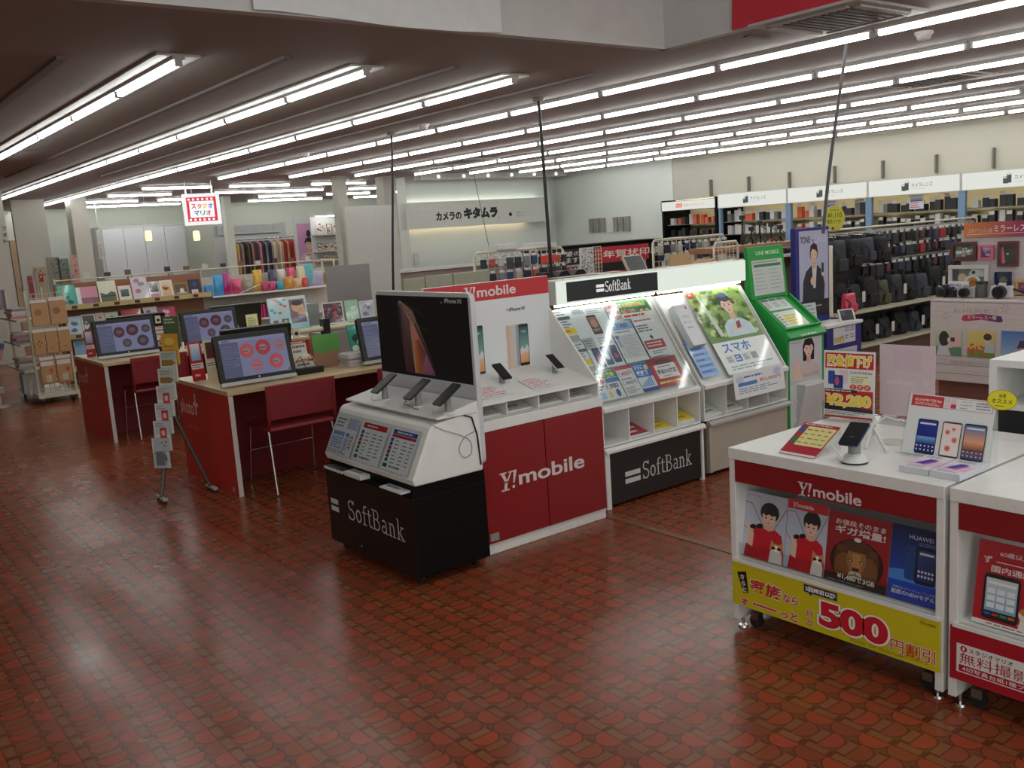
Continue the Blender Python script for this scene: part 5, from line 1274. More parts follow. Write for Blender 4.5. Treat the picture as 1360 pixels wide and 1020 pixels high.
# blue stand
NAVY = M('navy_board', (38, 42, 120), .45); DKB = M('dark_board', (30, 30, 40), .5)
ty = 4.62; a = on_y(1056, 305, ty)
t = thing('phone_display_stand', 'navy TONE MOBILE display stand with a tall poster of a person in a suit', 'display stand', (6.47, ty, 0))
MB().box(0, 0, .5, .46, .05, 1.49, NAVY).build('header', t, bevel=.003)
MB().box(.06, -.24, 0, .55, .25, .685, NAVY).build('base', t, bevel=.004)
MB().box(.05, -.25, .685, .56, .25, .71, WHITE).build('table_top', t, bevel=.003)
m = face_y(6.47, ty - .001, .74); s = Sheet(m, None); p = s.p = Pr(.001, .001, (30, 30, 40), .0005)
x0, y0, x1, y1 = .045, .155, .445, .725
p.rect(x0, .02, x1 + .01, y0, (34, 34, 44)); p.rect(x0, y0, x1, y1, (178, 178, 204)); p.text('TONE', x0 + .02, y1 - .1, x0 + .15, y1 - .045, (60, 60, 76), .03); p.text('MOBILE', x0 + .17, y1 - .1, x1 - .03, y1 - .045, (196, 196, 216), .01)
cx = x0 + .2
p.poly([(cx - .16, y0), (cx - .15, y0 + .16), (cx - .11, y0 + .24), (cx - .03, y0 + .29), (cx + .04, y0 + .29), (cx + .11, y0 + .24), (cx + .15, y0 + .12), (cx + .14, y0)], (44, 44, 56)); p.poly([(cx - .03, y0 + .29), (cx + .04, y0 + .29), (cx + .02, y0 + .1), (cx - .01, y0 + .1)], (206, 204, 206))
p.rect(cx - .022, y0 + .26, cx + .028, y0 + .33, (206, 168, 148)); p.ell(cx, y0 + .39, .055, .075, (36, 30, 32), 18); p.ell(cx, y0 + .375, .043, .062, (224, 186, 166), 18); p.poly([(cx - .05, y0 + .385), (cx - .045, y0 + .45), (cx, y0 + .47), (cx + .045, y0 + .45), (cx + .05, y0 + .385), (cx + .02, y0 + .41), (cx - .02, y0 + .42)], (36, 30, 32))
for sx in (-.018, .02): p.ell(cx + sx, y0 + .375, .007, .004, (40, 30, 30), 8)
p.ell(cx, y0 + .337, .012, .003, (176, 96, 96), 8); p.ell(cx - .02, y0 + .16, .03, .035, (222, 186, 166), 12); p.ell(cx + .12, y0 + .22, .022, .03, (222, 186, 166), 12); p.rect(cx + .105, y0 + .22, cx + .135, y0 + .3, (50, 44, 50)); p.rect(x0 + .12, .1, x0 + .3, .112, (150, 150, 160))
p.build('poster', rel(t, m), t, BOARD)
m = face_y(6.47 + .06, ty - .2405, 0); s = Sheet(m, None); p = s.p = Pr(.001, .001, (38, 42, 120), .0004)
x0, y0 = s.at(1107, 457); x1, y1 = s.at(1136, 431); p.rect(x0, y0 - .01, x1, y1, (206, 206, 214)); p.text('1000円', x0 + .01, y0 + .0, x0 + (x1 - x0) * .46, y0 + .05, (222, 196, 60), .03, (60, 50, 60), .04)
for i in range(2):
    for j in range(2): p.bars(x0 + (x1 - x0) * (.52 + .24 * i), y0 + .02 + j * .06, x0 + (x1 - x0) * (.72 + .24 * i), y0 + .06 + j * .06, 2, (110, 110, 140))
p.bars(x0, y1 + .02, x1, y1 + .035, 1, (150, 150, 190)); p.rect(x0, .28, x1 + .02, y0 - .05, (190, 190, 200)); p.build('front_print', rel(t, m), t, BOARD)
m = frame((6.80, ty - .19, .712), (.93, -.36, 0), (.15, .38, .9)); t = thing('tablet', 'small white tablet propped on the navy stand', 'tablet', mat4=m)
MB().prism(rounded(0, 0, .15, .105, .01), 'z', -.008, 0, WPLAS).build('body', t); p = Pr(.12, .088, (30, 30, 34), .0005); p.rect(0, .04, .05, .088, (70, 70, 76)); p.build('screen', Matrix.Translation((.015, .008, .0006)), t, GLOSS)
up_l = m.inverted().to_3x3() @ Vector((0, 0, -1)); a = Vector((.075, .09, -.008)); e = a + Vector((0, 0, -.06)); e = e + up_l * (((m @ e).z - .713)); MB().tube([a, e], .012, BPLAS, 8).build('prop', t)
o = leaflet(.15, .17, (200, 204, 208), None, None, 5, 71, (130, 136, 160)).build('info_card', frame((6.53, ty - .04, .712), (1, -.1, 0), (.0, .12, 1)), None, PAPER, 'pale info card leaning on the navy header', 'card')
for k, (x, y, l, c) in enumerate(((6.99, 4.66, 'dark phone lying at the rear of the navy stand', BPLAS), (6.97, 4.50, 'grey phone cradle on the navy stand right of the tablet', GPLAS))):
    o = MB().prism(rounded(0, 0, .07, .12, .01), 'z', 0, .012 if k == 0 else .06, c).build('smartphone' if k == 0 else 'phone_cradle', None, (x - .06, y - .06, .7105), -.4, bevel=.002); tag(o, l, 'phone' if k == 0 else 'phone cradle')
a = on_y(1108, 290, ty - .02); mo = frame((a.x, a.y, a.z), (-.1, -.99, 0), (0, 0, 1)) @ Matrix.Scale(.74, 4); p = Pr(.0008, .0008, (220, 214, 70), .001); 
p.ell(0, 0, .145, .145, (206, 196, 200), 32); p.poly([(.14 * math.cos(math.radians(q)), .14 * math.sin(math.radians(q))) for q in range(-100, 190, 8)], (214, 206, 60)); p.text('¥1,110', -.09, .0, .10, .065, (60, 60, 36), .01); p.text('格安スマホ', -.1, -.06, .09, -.01, (60, 60, 36), .01); p.bars(-.06, .08, .08, .1, 1, (120, 116, 50)); p.ell(-.02, -.11, .018, .018, (120, 60, 110), 10)
t = thing('round_sign', 'round yellow budget smartphone sign above the navy stand', 'sign', mat4=mo); p.build('disc', Matrix.Identity(4), t, PAPER)
MB().tube([(.0, -.2, -.006), (0, .1, -.006)], .004, ACR, 6).build('clip_rod', t)
# ------------------------------------------------------------------ photo print desks
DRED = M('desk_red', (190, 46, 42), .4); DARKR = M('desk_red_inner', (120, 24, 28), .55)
def photo_desk(x, y, label):
    """two-sided desk: seats on the near and the far side, a printed end panel to the aisle"""
    t = thing('photo_desk', label, 'desk', (x, y, 0)); L, D = 1.95, 1.0
    MB().box(-.01, -.02, .685, L, D + .02, .715, WOOD).build('desk_top', t, bevel=.003)
    MB().box(0, 0, 0, .03, D, .685, DRED).box(-.001, -.004, 0, .031, .0, .685, M('panel_edge_band', (206, 196, 190), .4)).build('end_panel', t)
    MB().box(L - .03, 0, 0, L, D, .685, DRED).build('end_panel', t)
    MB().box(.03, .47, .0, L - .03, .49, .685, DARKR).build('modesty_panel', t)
    m = face_x(x - .0008, y + D, 0); p = Pr(.001, .001, (168, 36, 34), .0003); c = (236, 196, 190)
    s = Sheet(m, p)
    p.text('photo', .02, .44, .30, .575, c, .008); p.rect(.30, .545, .40, .57, c); p.rect(.335, .48, .362, .635, c); p.text('フォトプラス', .10, .36, .36, .395, (214, 140, 134), .02)
    p.build('lettering', rel(t, m), [q for q in t.children if q.name.startswith('end_panel')][0], BOARD)
    p2 = MB().box(.0 - .002, .07, .02, .0, .11, .05, GPLAS).build('asset_tag', t)
    return t
photo_desk(2.19, 5.94, 'red photo print desk nearest the aisle cart, behind the leaflet rack')
photo_desk(2.11, 8.61, 'red photo print desk farther back beside the wire rack')
SCR = [(222, 96, 106), (206, 70, 84), (190, 130, 140), (214, 120, 130), (222, 88, 106)]
def kiosk_screen(p, w, h, pink):
    p.rect(0, 0, w, h, (150, 152, 190)); p.rect(0, 0, w * .27, h * .92, (108, 112, 142)); p.rect(0, h * .92, w, h, (160, 162, 200)); p.bars(w * .03, h * .93, w * .2, h * .985, 1, (90, 92, 130), fill=.6)
    for k in range(4): p.rect(w * .02, h * (.72 - k * .15), w * .25, h * (.83 - k * .15), (120, 124, 156)); p.bars(w * .03, h * (.74 - k * .15), w * .22, h * (.8 - k * .15), 1, (90, 94, 140))
    for k, (fx, fy, fr) in enumerate(((.385, .66, .19), (.635, .70, .205), (.89, .70, .145), (.50, .26, .155), (.80, .29, .20))):
        c = SCR[k] if pink else [(110, 60, 70), (104, 50, 60), (90, 80, 90), (100, 84, 92), (84, 70, 80)][k]
        p.ell(w * fx, h * fy, h * fr, h * fr, c, 22); p.ell(w * fx, h * fy, h * fr * .55, h * fr * .4, (170, 150, 160) if pink else (120, 110, 120), 12); p.bars(w * fx - h * fr * .6, h * fy - h * fr * .2, w * fx + h * fr * .6, h * fy + h * fr * .1, 1, (110, 70, 84))
    p.rect(w * .96, h * .02, w * .99, h * .06, (60, 60, 80))
def monitor(x, y, z, label, pink=False, back=False, w=.54, h=.345, lean=.22):
    """all-in-one photo kiosk screen on its low foot; the sheet origin is the lower left corner"""
    m = face_y(x, y, z + .012, lean) if not back else frame((x + w, y, z + .012), (-1, 0, 0), (0, -math.sin(lean), math.cos(lean)))
    t = thing('kiosk_monitor', label, 'monitor', mat4=m, group='photo kiosk screens' if not back else 'kiosk screens seen from behind')
    MB().prism(rounded(0, .022, w, h, .014), 'z', -.035, 0, BPLAS).build('bezel', t, bevel=.003)
    MB().prism(rounded(0, 0, w, .024, .006), 'z', -.04, .004, GPLAS if back else M('silver_plastic', (190, 190, 192), .35)).build('chin', t)
    sw, sh = w - .07, h - .085
    p = Pr(sw, sh, (150, 152, 190), .0006); kiosk_screen(p, sw, sh, pink); p.build('screen', Matrix.Translation((.035, .05, .001)), t, SCREEN)
    MB().tube([(w / 2, .036, .0), (w / 2, .036, .0018)], .007, CHROME, 12).build('power_badge', t)
    inv = m.inverted(); c = m @ Vector((w / 2, .12, -.036)); nb = Vector((0, 1, 0)) if not back else Vector((0, -1, 0))
    e = c + nb * .12; e.z = z + .002
    MB().tube([inv @ c, inv @ e], .018, GPLAS, 10).build('prop', t)
    return t
monitor(2.205, 6.07, .715, 'kiosk screen with pink discs on the near photo desk', True)
monitor(3.285, 6.07, .715, 'kiosk screen half hidden by the black phone poster', True)
monitor(2.135, 8.86, .715, 'kiosk screen with dark discs on the farther photo desk, left end')
monitor(2.92, 8.86, .715, 'kiosk screen with dark discs on the farther photo desk, right of the leaflet rack')
monitor(2.42, 6.66, .715, 'back of a kiosk screen behind the pink disc screen', False, True)
monitor(2.36, 9.4, .715, 'back of a kiosk screen behind the farther desk, left end', False, True)
monitor(3.35, 9.4, .715, 'back of a kiosk screen behind the farther desk, beside the open frames', False, True)
# red chairs
CRED = M('chair_red_plastic', (136, 38, 44), .5)
def chair(x, y, label, rz=0.0):
    t = thing('chair', label, 'chair', (x, y, 0), rz, 'red chairs at the photo desks')
    W = .25
    MB().prism([(-.20, .43), (-.19, .445), (.20, .445), (.215, .43), (.20, .425), (-.19, .42)], 'x', -W + .015, W - .015, CRED).build('seat', t, bevel=.006)
    b = MB(); b.prism([(-.215, .50), (-.232, .735), (-.218, .735), (-.2, .50)], 'x', -W, W, CRED)
    o = b.build('backrest', t, bevel=.006)
    g = MB()
    for k in range(3): g.box(-W + .05 + k * .15, -.236, .700, -W + .15 + k * .15, -.231, .712, M('chair_red_dark', (150, 26, 36), .5))
    g.build('slot', o)
    for s in (-1, 1):
        MB().tube([(s * (W - .012), -.225, .70), (s * (W - .012), -.214, .50), (s * (W - .012), -.19, .435), (s * (W - .012), .18, .432)], .011, CRED, 8).build('back_post', t)
        MB().tube([(s * (W - .02), .15, .428), (s * (W - .005), .215, .008)], .008, CHROME, 8).build('leg', t)
        MB().tube([(s * (W - .02), -.16, .428), (s * (W - .005), -.24, .008)], .008, CHROME, 8).build('leg', t)
    MB().tube([(-W + .02, .175, .25), (W - .02, .175, .25)], .006, CHROME, 8).build('stretcher', t)
    return t
chair(2.625, 5.99, 'red chair with thin metal legs at the near photo desk, before the pink disc screen')
chair(2.56, 8.74, 'red chair at the farther photo desk, partly behind the leaflet rack')
chair(3.45, 5.97, 'red chair back showing between the near desk and the black phone poster')
# zigzag leaflet rack on a folding stand
t = thing('leaflet_stand', 'folding stand with a tall column of leaflet pockets before the near photo desk', 'leaflet stand', (1.78, 6.27, 0))
base = Vector((1.78, 6.27, 0))
GUN = M('stand_grey', (112, 104, 96), .45, .6)
MB().tube([(0, 0, .02), (.055, 0, .26), (.14, 0, .62), (.215, .0, 1.1)], .014, GUN, 8).build('pole', t)
MB().tube([(.34, .0, .03), (.155, .0, .56)], .013, GUN, 8).build('brace', t)
for x in (0.0, .34):
    MB().box(x - .01, -.085, .018, x + .02, .085, .034, M('foot_grey', (176, 170, 160), .5)).build('foot', t, bevel=.003)
    for y in (-.07, .07): MB().lathe([(.012, 0), (.012, .018)], (x + .005, y, 0), RUBBER, 10).build('rubber_pad', t)
PK = [(228, 640, 563, .08, (206, 204, 206), 'pattern'), (219, 596, 560, .11, (216, 212, 212), 'stamp'), (220, 578, 541, .11, (216, 212, 212), 'stamp'), (223, 556, 522, .11, (212, 206, 204), 'stamp'), (224, 536, 503, .11, (206, 204, 190), 'arrow'), (227, 515, 484, .11, (202, 200, 186), 'arrow'), (231, 500, 465, .11, (206, 150, 40), 'gold'), (236, 480, 445, .11, (74, 96, 60), 'green')]
for k in range(8):
    z0 = .225 + k * .113; xk = .02 + k * .024
    colr, kind = PK[k][4], PK[k][5]
    w, h = .115, .20
    m = frame((1.78 + xk - .02, 6.27 + .03, z0), (.66, -.75, 0), (.03, .02, 1))
    p = Pr(w, h, colr, .012); r = random.Random(90 + k)
    if kind == 'stamp': p.rect(w * .38, h * .42, w * .80, h * .78, (196, 60, 58)); p.rect(w * .48, h * .52, w * .68, h * .68, (226, 196, 190)); p.bars(w * .15, h * .1, w * .6, h * .3, 3, (140, 136, 136), r); p.bars(w * .1, h * .8, w * .7, h * .95, 2, (150, 146, 146), r)
    elif kind == 'arrow': p.poly([(w * .1, h * .52), (w * .75, h * .52), (w * .95, h * .62), (w * .75, h * .72), (w * .1, h * .72)], (150, 110, 50)); p.bars(w * .1, h * .78, w * .9, h * .95, 2, (150, 146, 130), r)
    elif kind == 'gold': p.rect(0, h * .5, w, h, (222, 160, 40)); p.ell(w * .5, h * .75, w * .3, h * .12, (236, 196, 90), 14); p.bars(w * .15, h * .55, w * .85, h * .62, 1, (150, 90, 30), r)
    elif kind == 'green': p.bars(w * .1, h * .75, w * .9, h * .95, 2, (190, 200, 170), r)
    else:
        for q in range(16): p.rect(w * r.uniform(0, .9), h * r.uniform(0, .9), w * r.uniform(.1, 1), h * r.uniform(.05, 1) * .1 + h * r.uniform(0, .8), (120, 116, 124)) if q % 3 == 0 else p.ell(w * r.uniform(.1, .9), h * r.uniform(.1, .9), w * .06, w * .05, (90, 90, 100), 8)
    nm = ['patterned pale leaflet in the lowest pocket of the folding stand', 'white leaflet with a red square, second pocket from the bottom', 'white leaflet with a red square, third pocket from the bottom', 'white leaflet with a red square, fourth pocket from the bottom', 'pale leaflet with a brown arrow, fifth pocket from the bottom', 'pale leaflet with a brown arrow, sixth pocket from the bottom', 'golden leaflet in the seventh pocket from the bottom', 'dark green leaflet in the top pocket of the folding stand'][k]
    p.build('leaflet', m @ Matrix.Translation((0, .004, .014)), None, PAPER, nm, 'leaflet', 'leaflets in the folding stand')
    MB().box(-.004, -.004, 0, w + .004, 0, .03, ACR).box(-.004, 0, .028, w + .004, h * .5, .030, ACR).box(-.004, 0, -.002, w + .004, h, .0, ACR).build('pocket', t).matrix_basis = rel(t, m)
# things on the near desk
def slanted_card(name, x, y, z, w, h, lean, draw, label, cat, group=None, base=(220, 218, 212), rz=0.0, t_=.004, prop=True):
    m = frame((x, y, z + .003), (math.cos(rz), math.sin(rz), 0), (-math.sin(rz) * math.sin(lean), math.cos(rz) * math.sin(lean), math.cos(lean)))
    p = Pr(w, h, base, t_); draw(p, w, h); clip_sheet(p, w, h)
    o = p.build(name, m, None, GLOSS, label, cat, group)
    if prop and lean > .05:
        MB().add([(w * .3, h * .8, -t_), (w * .7, h * .8, -t_), (w * .7, 0 + .0, -t_ - h * .8 * math.sin(lean) * 1.2), (w * .3, .0, -t_ - h * .8 * math.sin(lean) * 1.2), (w * .3, h * .8, -t_ - .002), (w * .7, h * .8, -t_ - .002), (w * .7, 0, -t_ - .002 - h * .8 * math.sin(lean) * 1.2), (w * .3, 0, -t_ - .002 - h * .8 * math.sin(lean) * 1.2)], [(0, 1, 2, 3), (7, 6, 5, 4), (0, 3, 7, 4), (1, 5, 6, 2)], M('strut_grey', (150, 146, 140), .6)).build('strut', o)
    return o
def d_photo(cols, seed, border=0.0, subj='blobs'):
    def f(p, w, h):
        r = random.Random(seed); b = border * min(w, h)
        p.rect(b, b, w - b, h - b, cols[0], cols[1])
        if subj == 'blobs':
            for k in range(5): q = r.uniform(.08, .2) * min(w, h); p.ell(r.uniform(b + q, w - b - q), r.uniform(b + q, h - b - q), q, q * .8, cols[2 + k % (len(cols) - 2)] if len(cols) > 2 else cols[0], 9)
        elif subj == 'land': p.poly([(b, b), (w - b, b), (w - b, h * .45), (w * .7, h * .52), (w * .4, h * .4), (b, h * .5)], cols[2]); p.rect(b, h * .3, w - b, h * .36, cols[3] if len(cols) > 3 else cols[2])
        elif subj == 'person': person(p, w * .5, b, h * .75, (40, 30, 28), cols[2])
        elif subj == 'text': p.bars(w * .12, h * .15, w * .88, h * .85, 6, cols[2], r)
    return f
D1 = .715
def d_redcard(a, b_):
    def f(p, w, h):
        p.rect(w * .15, h * .52, w * .85, h * .94, a, b_); p.rect(w * .05, h * .3, w * .95, h * .45, (226, 214, 206)); p.bars(w * .1, h * .32, w * .9, h * .43, 2, (110, 80, 80)); p.bars(w * .2, h * .08, w * .8, h * .2, 1, (226, 190, 180))
    return f
slanted_card('card_stand', 2.005 + .2, 6.62, D1, .095, .28, .15, d_redcard((120, 170, 220), (226, 226, 230)), 'tall red card with a blue picture at the left edge of the near desk', 'card', 'tall cards at the left edge of the desks', (180, 40, 44), .0)
slanted_card('card_stand', 2.315, 6.62, D1, .095, .28, .15, d_redcard((120, 50, 44), (60, 44, 40)), 'tall cream card with a dark picture at the left edge of the near desk', 'card', 'tall cards at the left edge of the desks', (214, 204, 170), .0)
slanted_card('card_stand', 2.135, 9.25, D1, .08, .25, .15, d_redcard((120, 150, 200), (216, 216, 220)), 'small red card beside the left screen of the farther desk', 'card', 'tall cards at the left edge of the desks', (170, 60, 60), .0)
MB_ = MB().box(0, 0, 0, .012, .09, .07, M('tag_cream', (214, 206, 180), .5))
# printer with paper strips at the right of the first screen
def receipt_printer(x, y, z, label):
    t = thing('ticket_printer', label, 'printer', (x, y, z), 0, 'ticket printers beside the screens')
    MB().prism([(0, 0), (0, .07), (.03, .12), (.12, .13), (.17, .05), (.17, 0)], 'x', 0, .15, M('printer_cream', (206, 200, 170), .5)).build('housing', t, bevel=.006)
    MB().box(-.01, -.06, 0, .19, .0, .045, BPLAS).build('card_reader', t, bevel=.004)
    o = leaflet(.14, .09, (214, 212, 206), (176, 56, 56), None, 2, int(x * 100), (90, 90, 90)); o.build('front_label', frame((.005, -.0015, .012), (1, 0, 0), (0, 0, 1)), t)
    o = leaflet(.12, .1, (216, 210, 204), (186, 66, 62), None, 2, 5, (120, 100, 100)); o.build('top_sign', frame((.015, .07, .13), (1, 0, 0), (0, .2, 1)), t)
    for k in range(2): MB().tube([(.03 + k * .08, .02, .10), (.03 + k * .08, -.03, .13), (.05 + k * .08, -.06, .05)], .003, BCAB, 6).build('cord', t)
    return t
receipt_printer(2.80, 6.20, D1, 'cream ticket printer with a black reader right of the pink disc screen')
receipt_printer(2.72, 9.05, D1, 'cream ticket printer between the two screens of the farther desk')
for k, (x, y, z, l) in enumerate(((2.77, 6.12, D1 + .27, 'cream camera shaped tag clipped to the pink disc screen'), (2.69, 8.92, D1 + .27, 'cream tag clipped to the left screen of the farther desk'))):
    o = MB().box(0, 0, 0, .05, .012, .07, M('tag_cream', (214, 206, 180), .5)).tube([(.025, -.004, .03), (.025, .0, .03)], .014, BPLAS, 12).build('screen_tag', None, (x, y, z), 0, bevel=.002); tag(o, l, 'tag', 'tags clipped to the screens')
# green album, magazines, books at the right of the near desk
slanted_card('photo_album', 3.02, 6.34, D1, .20, .245, .12, d_photo([(70, 140, 50), (90, 160, 60), (150, 110, 80)], 3, 0, 'land'), 'green album cover standing beside the cream printer', 'album', None, (90, 150, 60), -.2, .012)
for k in range(6):
    r = random.Random(200 + k); o = MB().box(-.13, -.09, 0, .13, .09, .0145, M('magazine_%d' % k, [(206, 200, 200), (190, 184, 184), (214, 206, 200), (180, 150, 150), (206, 204, 204), (216, 212, 210)][k], .5)).build('magazine', None, (3.33 + r.uniform(-.01, .01), 6.24 + r.uniform(-.01, .01), D1 + .0005 + k * .0150), r.uniform(-.08, .08)); tag(o, '%s magazine of the pile on the near photo desk' % ['lowest', 'second lowest', 'third', 'fourth', 'second highest', 'topmost'][k], 'magazine', 'magazines piled on the near photo desk')
    if k == 5: q = leaflet(.24, .16, (206, 204, 206), None, ((120, 116, 120), (180, 176, 176)), 4, 7); q.build('cover_page', Matrix.Translation((-.12, -.08, .0167)), o)
slanted_card('photo_book', 3.42, 6.50, D1, .20, .27, .2, d_photo([(30, 150, 130), (40, 160, 140), (20, 60, 60), (220, 236, 230)], 8), 'teal photo book with scattered dark marks, beside the half hidden screen', 'photo book', None, (36, 150, 132), .1, .01)
slanted_card('photo_book', 3.42, 6.27, D1 + .0, .20, .22, .3, d_photo([(222, 206, 192), (226, 212, 200), (196, 110, 90)], 9, 0, 'person'), 'white photo book with a small person, before the teal one', 'photo book', None, (224, 214, 204), .15, .012)
# ---- beige rail display behind the near desk
t = thing('display_rail', 'beige tube rail with a shelf of photo books behind the near desk', 'display rail', (2.95, 7.25, 0))
MB().box(0, .02, .90, 1.75, .32, .92, CREAM).build('shelf', t)
MB().tube([(0, 0, .91), (1.75, 0, .91)], .022, CREAM, 12).build('rail', t)
for x in (.02, .62, 1.73): MB().tube([(x, .02, 0), (x, .02, .90)], .018, CREAM, 10).build('post', t)
MB().box(.6, -.03, .86, .66, .04, .99, BPLAS).build('clamp', t)
RY = 7.38; Z9 = .922
def by_px(px, py, y): p = on_y(px, py, y); return p.x
def d_baby(p, w, h):
    p.rect(0, 0, w, h, (150, 200, 214), (206, 220, 224)); r = random.Random(2)
    for k in range(9): p.ell(w * r.uniform(.05, .45), h * r.uniform(.45, .95), w * .05, h * .04, r.choice([(90, 160, 190), (206, 90, 90), (120, 190, 170)]), 8)
    p.rect(w * .08, h * .12, w * .2, h * .32, (120, 90, 80)); p.rect(w * .3, h * .05, w * .48, h * .34, (60, 60, 60)); p.ell(w * .39, h * .24, w * .06, h * .07, (200, 160, 140), 10)
    p.rect(w * .55, h * .18, w * .95, h * .9, (120, 100, 110)); p.ell(w * .76, h * .66, w * .17, h * .16, (222, 170, 140), 16); p.ell(w * .76, h * .78, w * .15, h * .08, (60, 40, 36), 14); p.ell(w * .86, h * .5, w * .12, h * .14, (210, 160, 130), 12); p.rect(w * .55, h * .18, w * .95, h * .42, (90, 60, 84))
x0, x1 = by_px(361, 436, RY), by_px(413, 430, RY)
slanted_card('photo_book', x0, RY, Z9, x1 - x0, .275, .15, d_baby, 'large pale blue photo book with a baby picture on the beige rail', 'photo book', 'photo books on the beige rail', (160, 206, 216), .06, .012)
x0, x1 = by_px(431, 427, RY), by_px(458, 424, RY)
def d_crowd(p, w, h):
    r = random.Random(6); p.rect(0, 0, w, h, (220, 216, 210)); p.rect(w * .05, h * .05, w * .95, h * .95, (50, 44, 54))
    for k in range(40): q = w * .07; p.ell(r.uniform(w * .12, w * .88), r.uniform(h * .12, h * .88), q, q * .8, r.choice([(150, 60, 70), (90, 90, 110), (40, 44, 60), (170, 130, 120), (60, 80, 70), (190, 60, 90)]), 7)
slanted_card('picture_frame', x0, RY, Z9, x1 - x0, .19, .15, d_crowd, 'white frame with a dark colourful crowd photo on the beige rail', 'picture frame', 'photo books on the beige rail', (222, 218, 212), .0, .012)
x0, x1 = by_px(461, 423, RY), by_px(478, 421, RY)
slanted_card('photo_book', x0, RY, Z9, x1 - x0, .19, .15, d_photo([(170, 200, 180), (150, 190, 160), (220, 226, 220)], 12, .0), 'small pale green photo book on the beige rail', 'photo book', 'photo books on the beige rail', (170, 206, 180))
x0, x1 = by_px(480, 421, RY), by_px(498, 419, RY)
slanted_card('photo_book', x0, RY, Z9, x1 - x0, .17, .15, d_photo([(190, 190, 200), (150, 160, 180), (60, 60, 80), (120, 120, 130)], 13, .05), 'grey photo book with dark pictures at the right end of the beige rail', 'photo book', 'photo books on the beige rail', (206, 206, 210))
x0, x1 = by_px(405, 433, RY + .12), by_px(427, 430, RY + .12)
tag(MB().box(0, 0, 0, x1 - x0, .05, .19, M('frosted_plastic', (150, 150, 152), .3, alpha=.75)).build('plastic_holder', None, (x0, RY + .14, Z9)), 'empty frosted plastic holder between the baby book and the crowd photo', 'holder')
x0 = by_px(350, 430, RY); slanted_card('leaflet_holder', x0 - .12, RY + .05, Z9, .10, .16, .1, d_photo([(222, 206, 90), (222, 214, 160), (120, 120, 130)], 21, .02, 'text'), 'yellow edged leaflet left of the baby photo book', 'leaflet', None, (214, 204, 120))
# grey translucent screen and terminal behind the rail
tag(MB().box(0, 0, 0, .50, .008, .66, M('smoked_acrylic', (150, 146, 146), .25, alpha=.72)).build('acrylic_screen', None, (by_px(436, 400, 8.6), 8.6, .72)), 'grey translucent acrylic screen behind the small pale green book', 'screen')
tag(MB().box(-.1, -.05, 0, .75, .3, .72, M('counter_grey', (150, 146, 140), .5)).build('side_counter', None, (by_px(436, 400, 8.6), 8.62, 0)), 'low grey counter carrying the translucent screen', 'counter')
a = on_y(478, 374, 9.4)
t = thing('card_terminal', 'black card terminal on a thin stem below the yellow notice', 'terminal', (a.x, 9.4, 0)); MB().tube([(0, 0, 0), (0, 0, a.z - .03)], .012, BPLAS, 8).lathe([(.1, 0), (.1, .01)], (0, 0, 0), BPLAS, 14).build('stem', t); MB().box(-.055, -.03, a.z - .04, .055, .03, a.z + .05, BPLAS).build('housing', t, bevel=.004); p = Pr(.08, .035, (70, 74, 80), .001); p.bars(.005, .005, .075, .03, 2, (200, 206, 206)); p.build('display', frame((-.04, -.031, a.z), (1, 0, 0), (0, 0, 1)), t, SCREEN)
a, b_ = on_y(460, 366, 14.95), on_y(478, 353, 14.95); p = Pr(b_.x - a.x, b_.z - a.z + .02, (222, 222, 216), .003); w, h = p.w, p.h; p.rect(w * .05, h * .08, w * .95, h * .75, (236, 210, 50)); p.bars(w * .12, h * .2, w * .88, h * .65, 3, (60, 56, 40)); p.rect(w * .05, h * .8, w * .95, h * .94, (60, 60, 60)); p.build('notice', face_y(a.x, 14.99, a.z), None, PAPER, 'yellow notice with black print taped to the grey partition', 'notice')
# ------------------------------------------------------------------ gondola of photo gifts behind the desks
GY = 11.92
BWOOD = M('brown_wood', (146, 98, 66), .5, var=.2, scale=6)
GX0, GX1, GXM = 2.57, on_y(447, 380, GY).x, on_y(281, 392, GY).x
TOPS, MIDS, LOWS, WS = on_y(180, 400, GY).z, on_y(100, 447, GY).z, on_y(100, 490, GY).z, on_y(360, 388, GY).z + .02
t = thing('gondola', 'long two-part shelf of frames and coloured bags behind the photo desks', 'shelf', (0, 0, 0))
MB().box(GX0, GY + .32, .1, GXM, GY + .36, TOPS + .27, BWOOD).box(GXM, GY + .32, .1, GX1, GY + .36, TOPS + .20, M('gondola_back', (196, 190, 176), .6)).build('back_panel', t)
MB().box(GX0, GY - .1, .0, GX1, GY + .36, .1, CREAM).build('base', t)
for x in (GX0, GXM, GX1 - .02): MB().box(x - .0, GY + .34, 0, x + .02, GY + .38, TOPS + .33, CREAM).build('post', t)
RAILW = M('shelf_rail_wood', (190, 168, 116), .5)
for k, z in enumerate((LOWS, MIDS, TOPS)):
    MB().box(GX0, GY - .02, z - .02, GXM - .01, GY + .32, z, CREAM).build('shelf', t)
    MB().box(GX0, GY - .035, z - .03, GXM - .01, GY - .02, z + .03, RAILW).build('shelf_rail', t)
    MB().box(GXM + .01, GY - .02, z + (WS - TOPS) - .022, GX1, GY + .32, z + (WS - TOPS) - .002, WHITE).build('shelf', t)
tagm = M('price_tag_brown', (76, 50, 36), .6)
for k, z in enumerate((MIDS, TOPS)):
    for q in range(7): tag(MB().box(0, -.004, -.018, .06, 0, .018, tagm).build('price_tag', t, (GX0 + .08 + q * .24, GY - .0355, z)))
MB().tube([(GX0, GY + .36, TOPS + .31), (GX1, GY + .36, TOPS + .31)], .008, CREAM, 8).build('top_rail', t)
MB().tube([(GX1 - .01, GY + .0, TOPS + .04), (GX1 - .01, GY + .0, TOPS + .31), (GX1 - .01, GY + .34, TOPS + .31)], .012, CREAM, 8).build('end_rail', t)
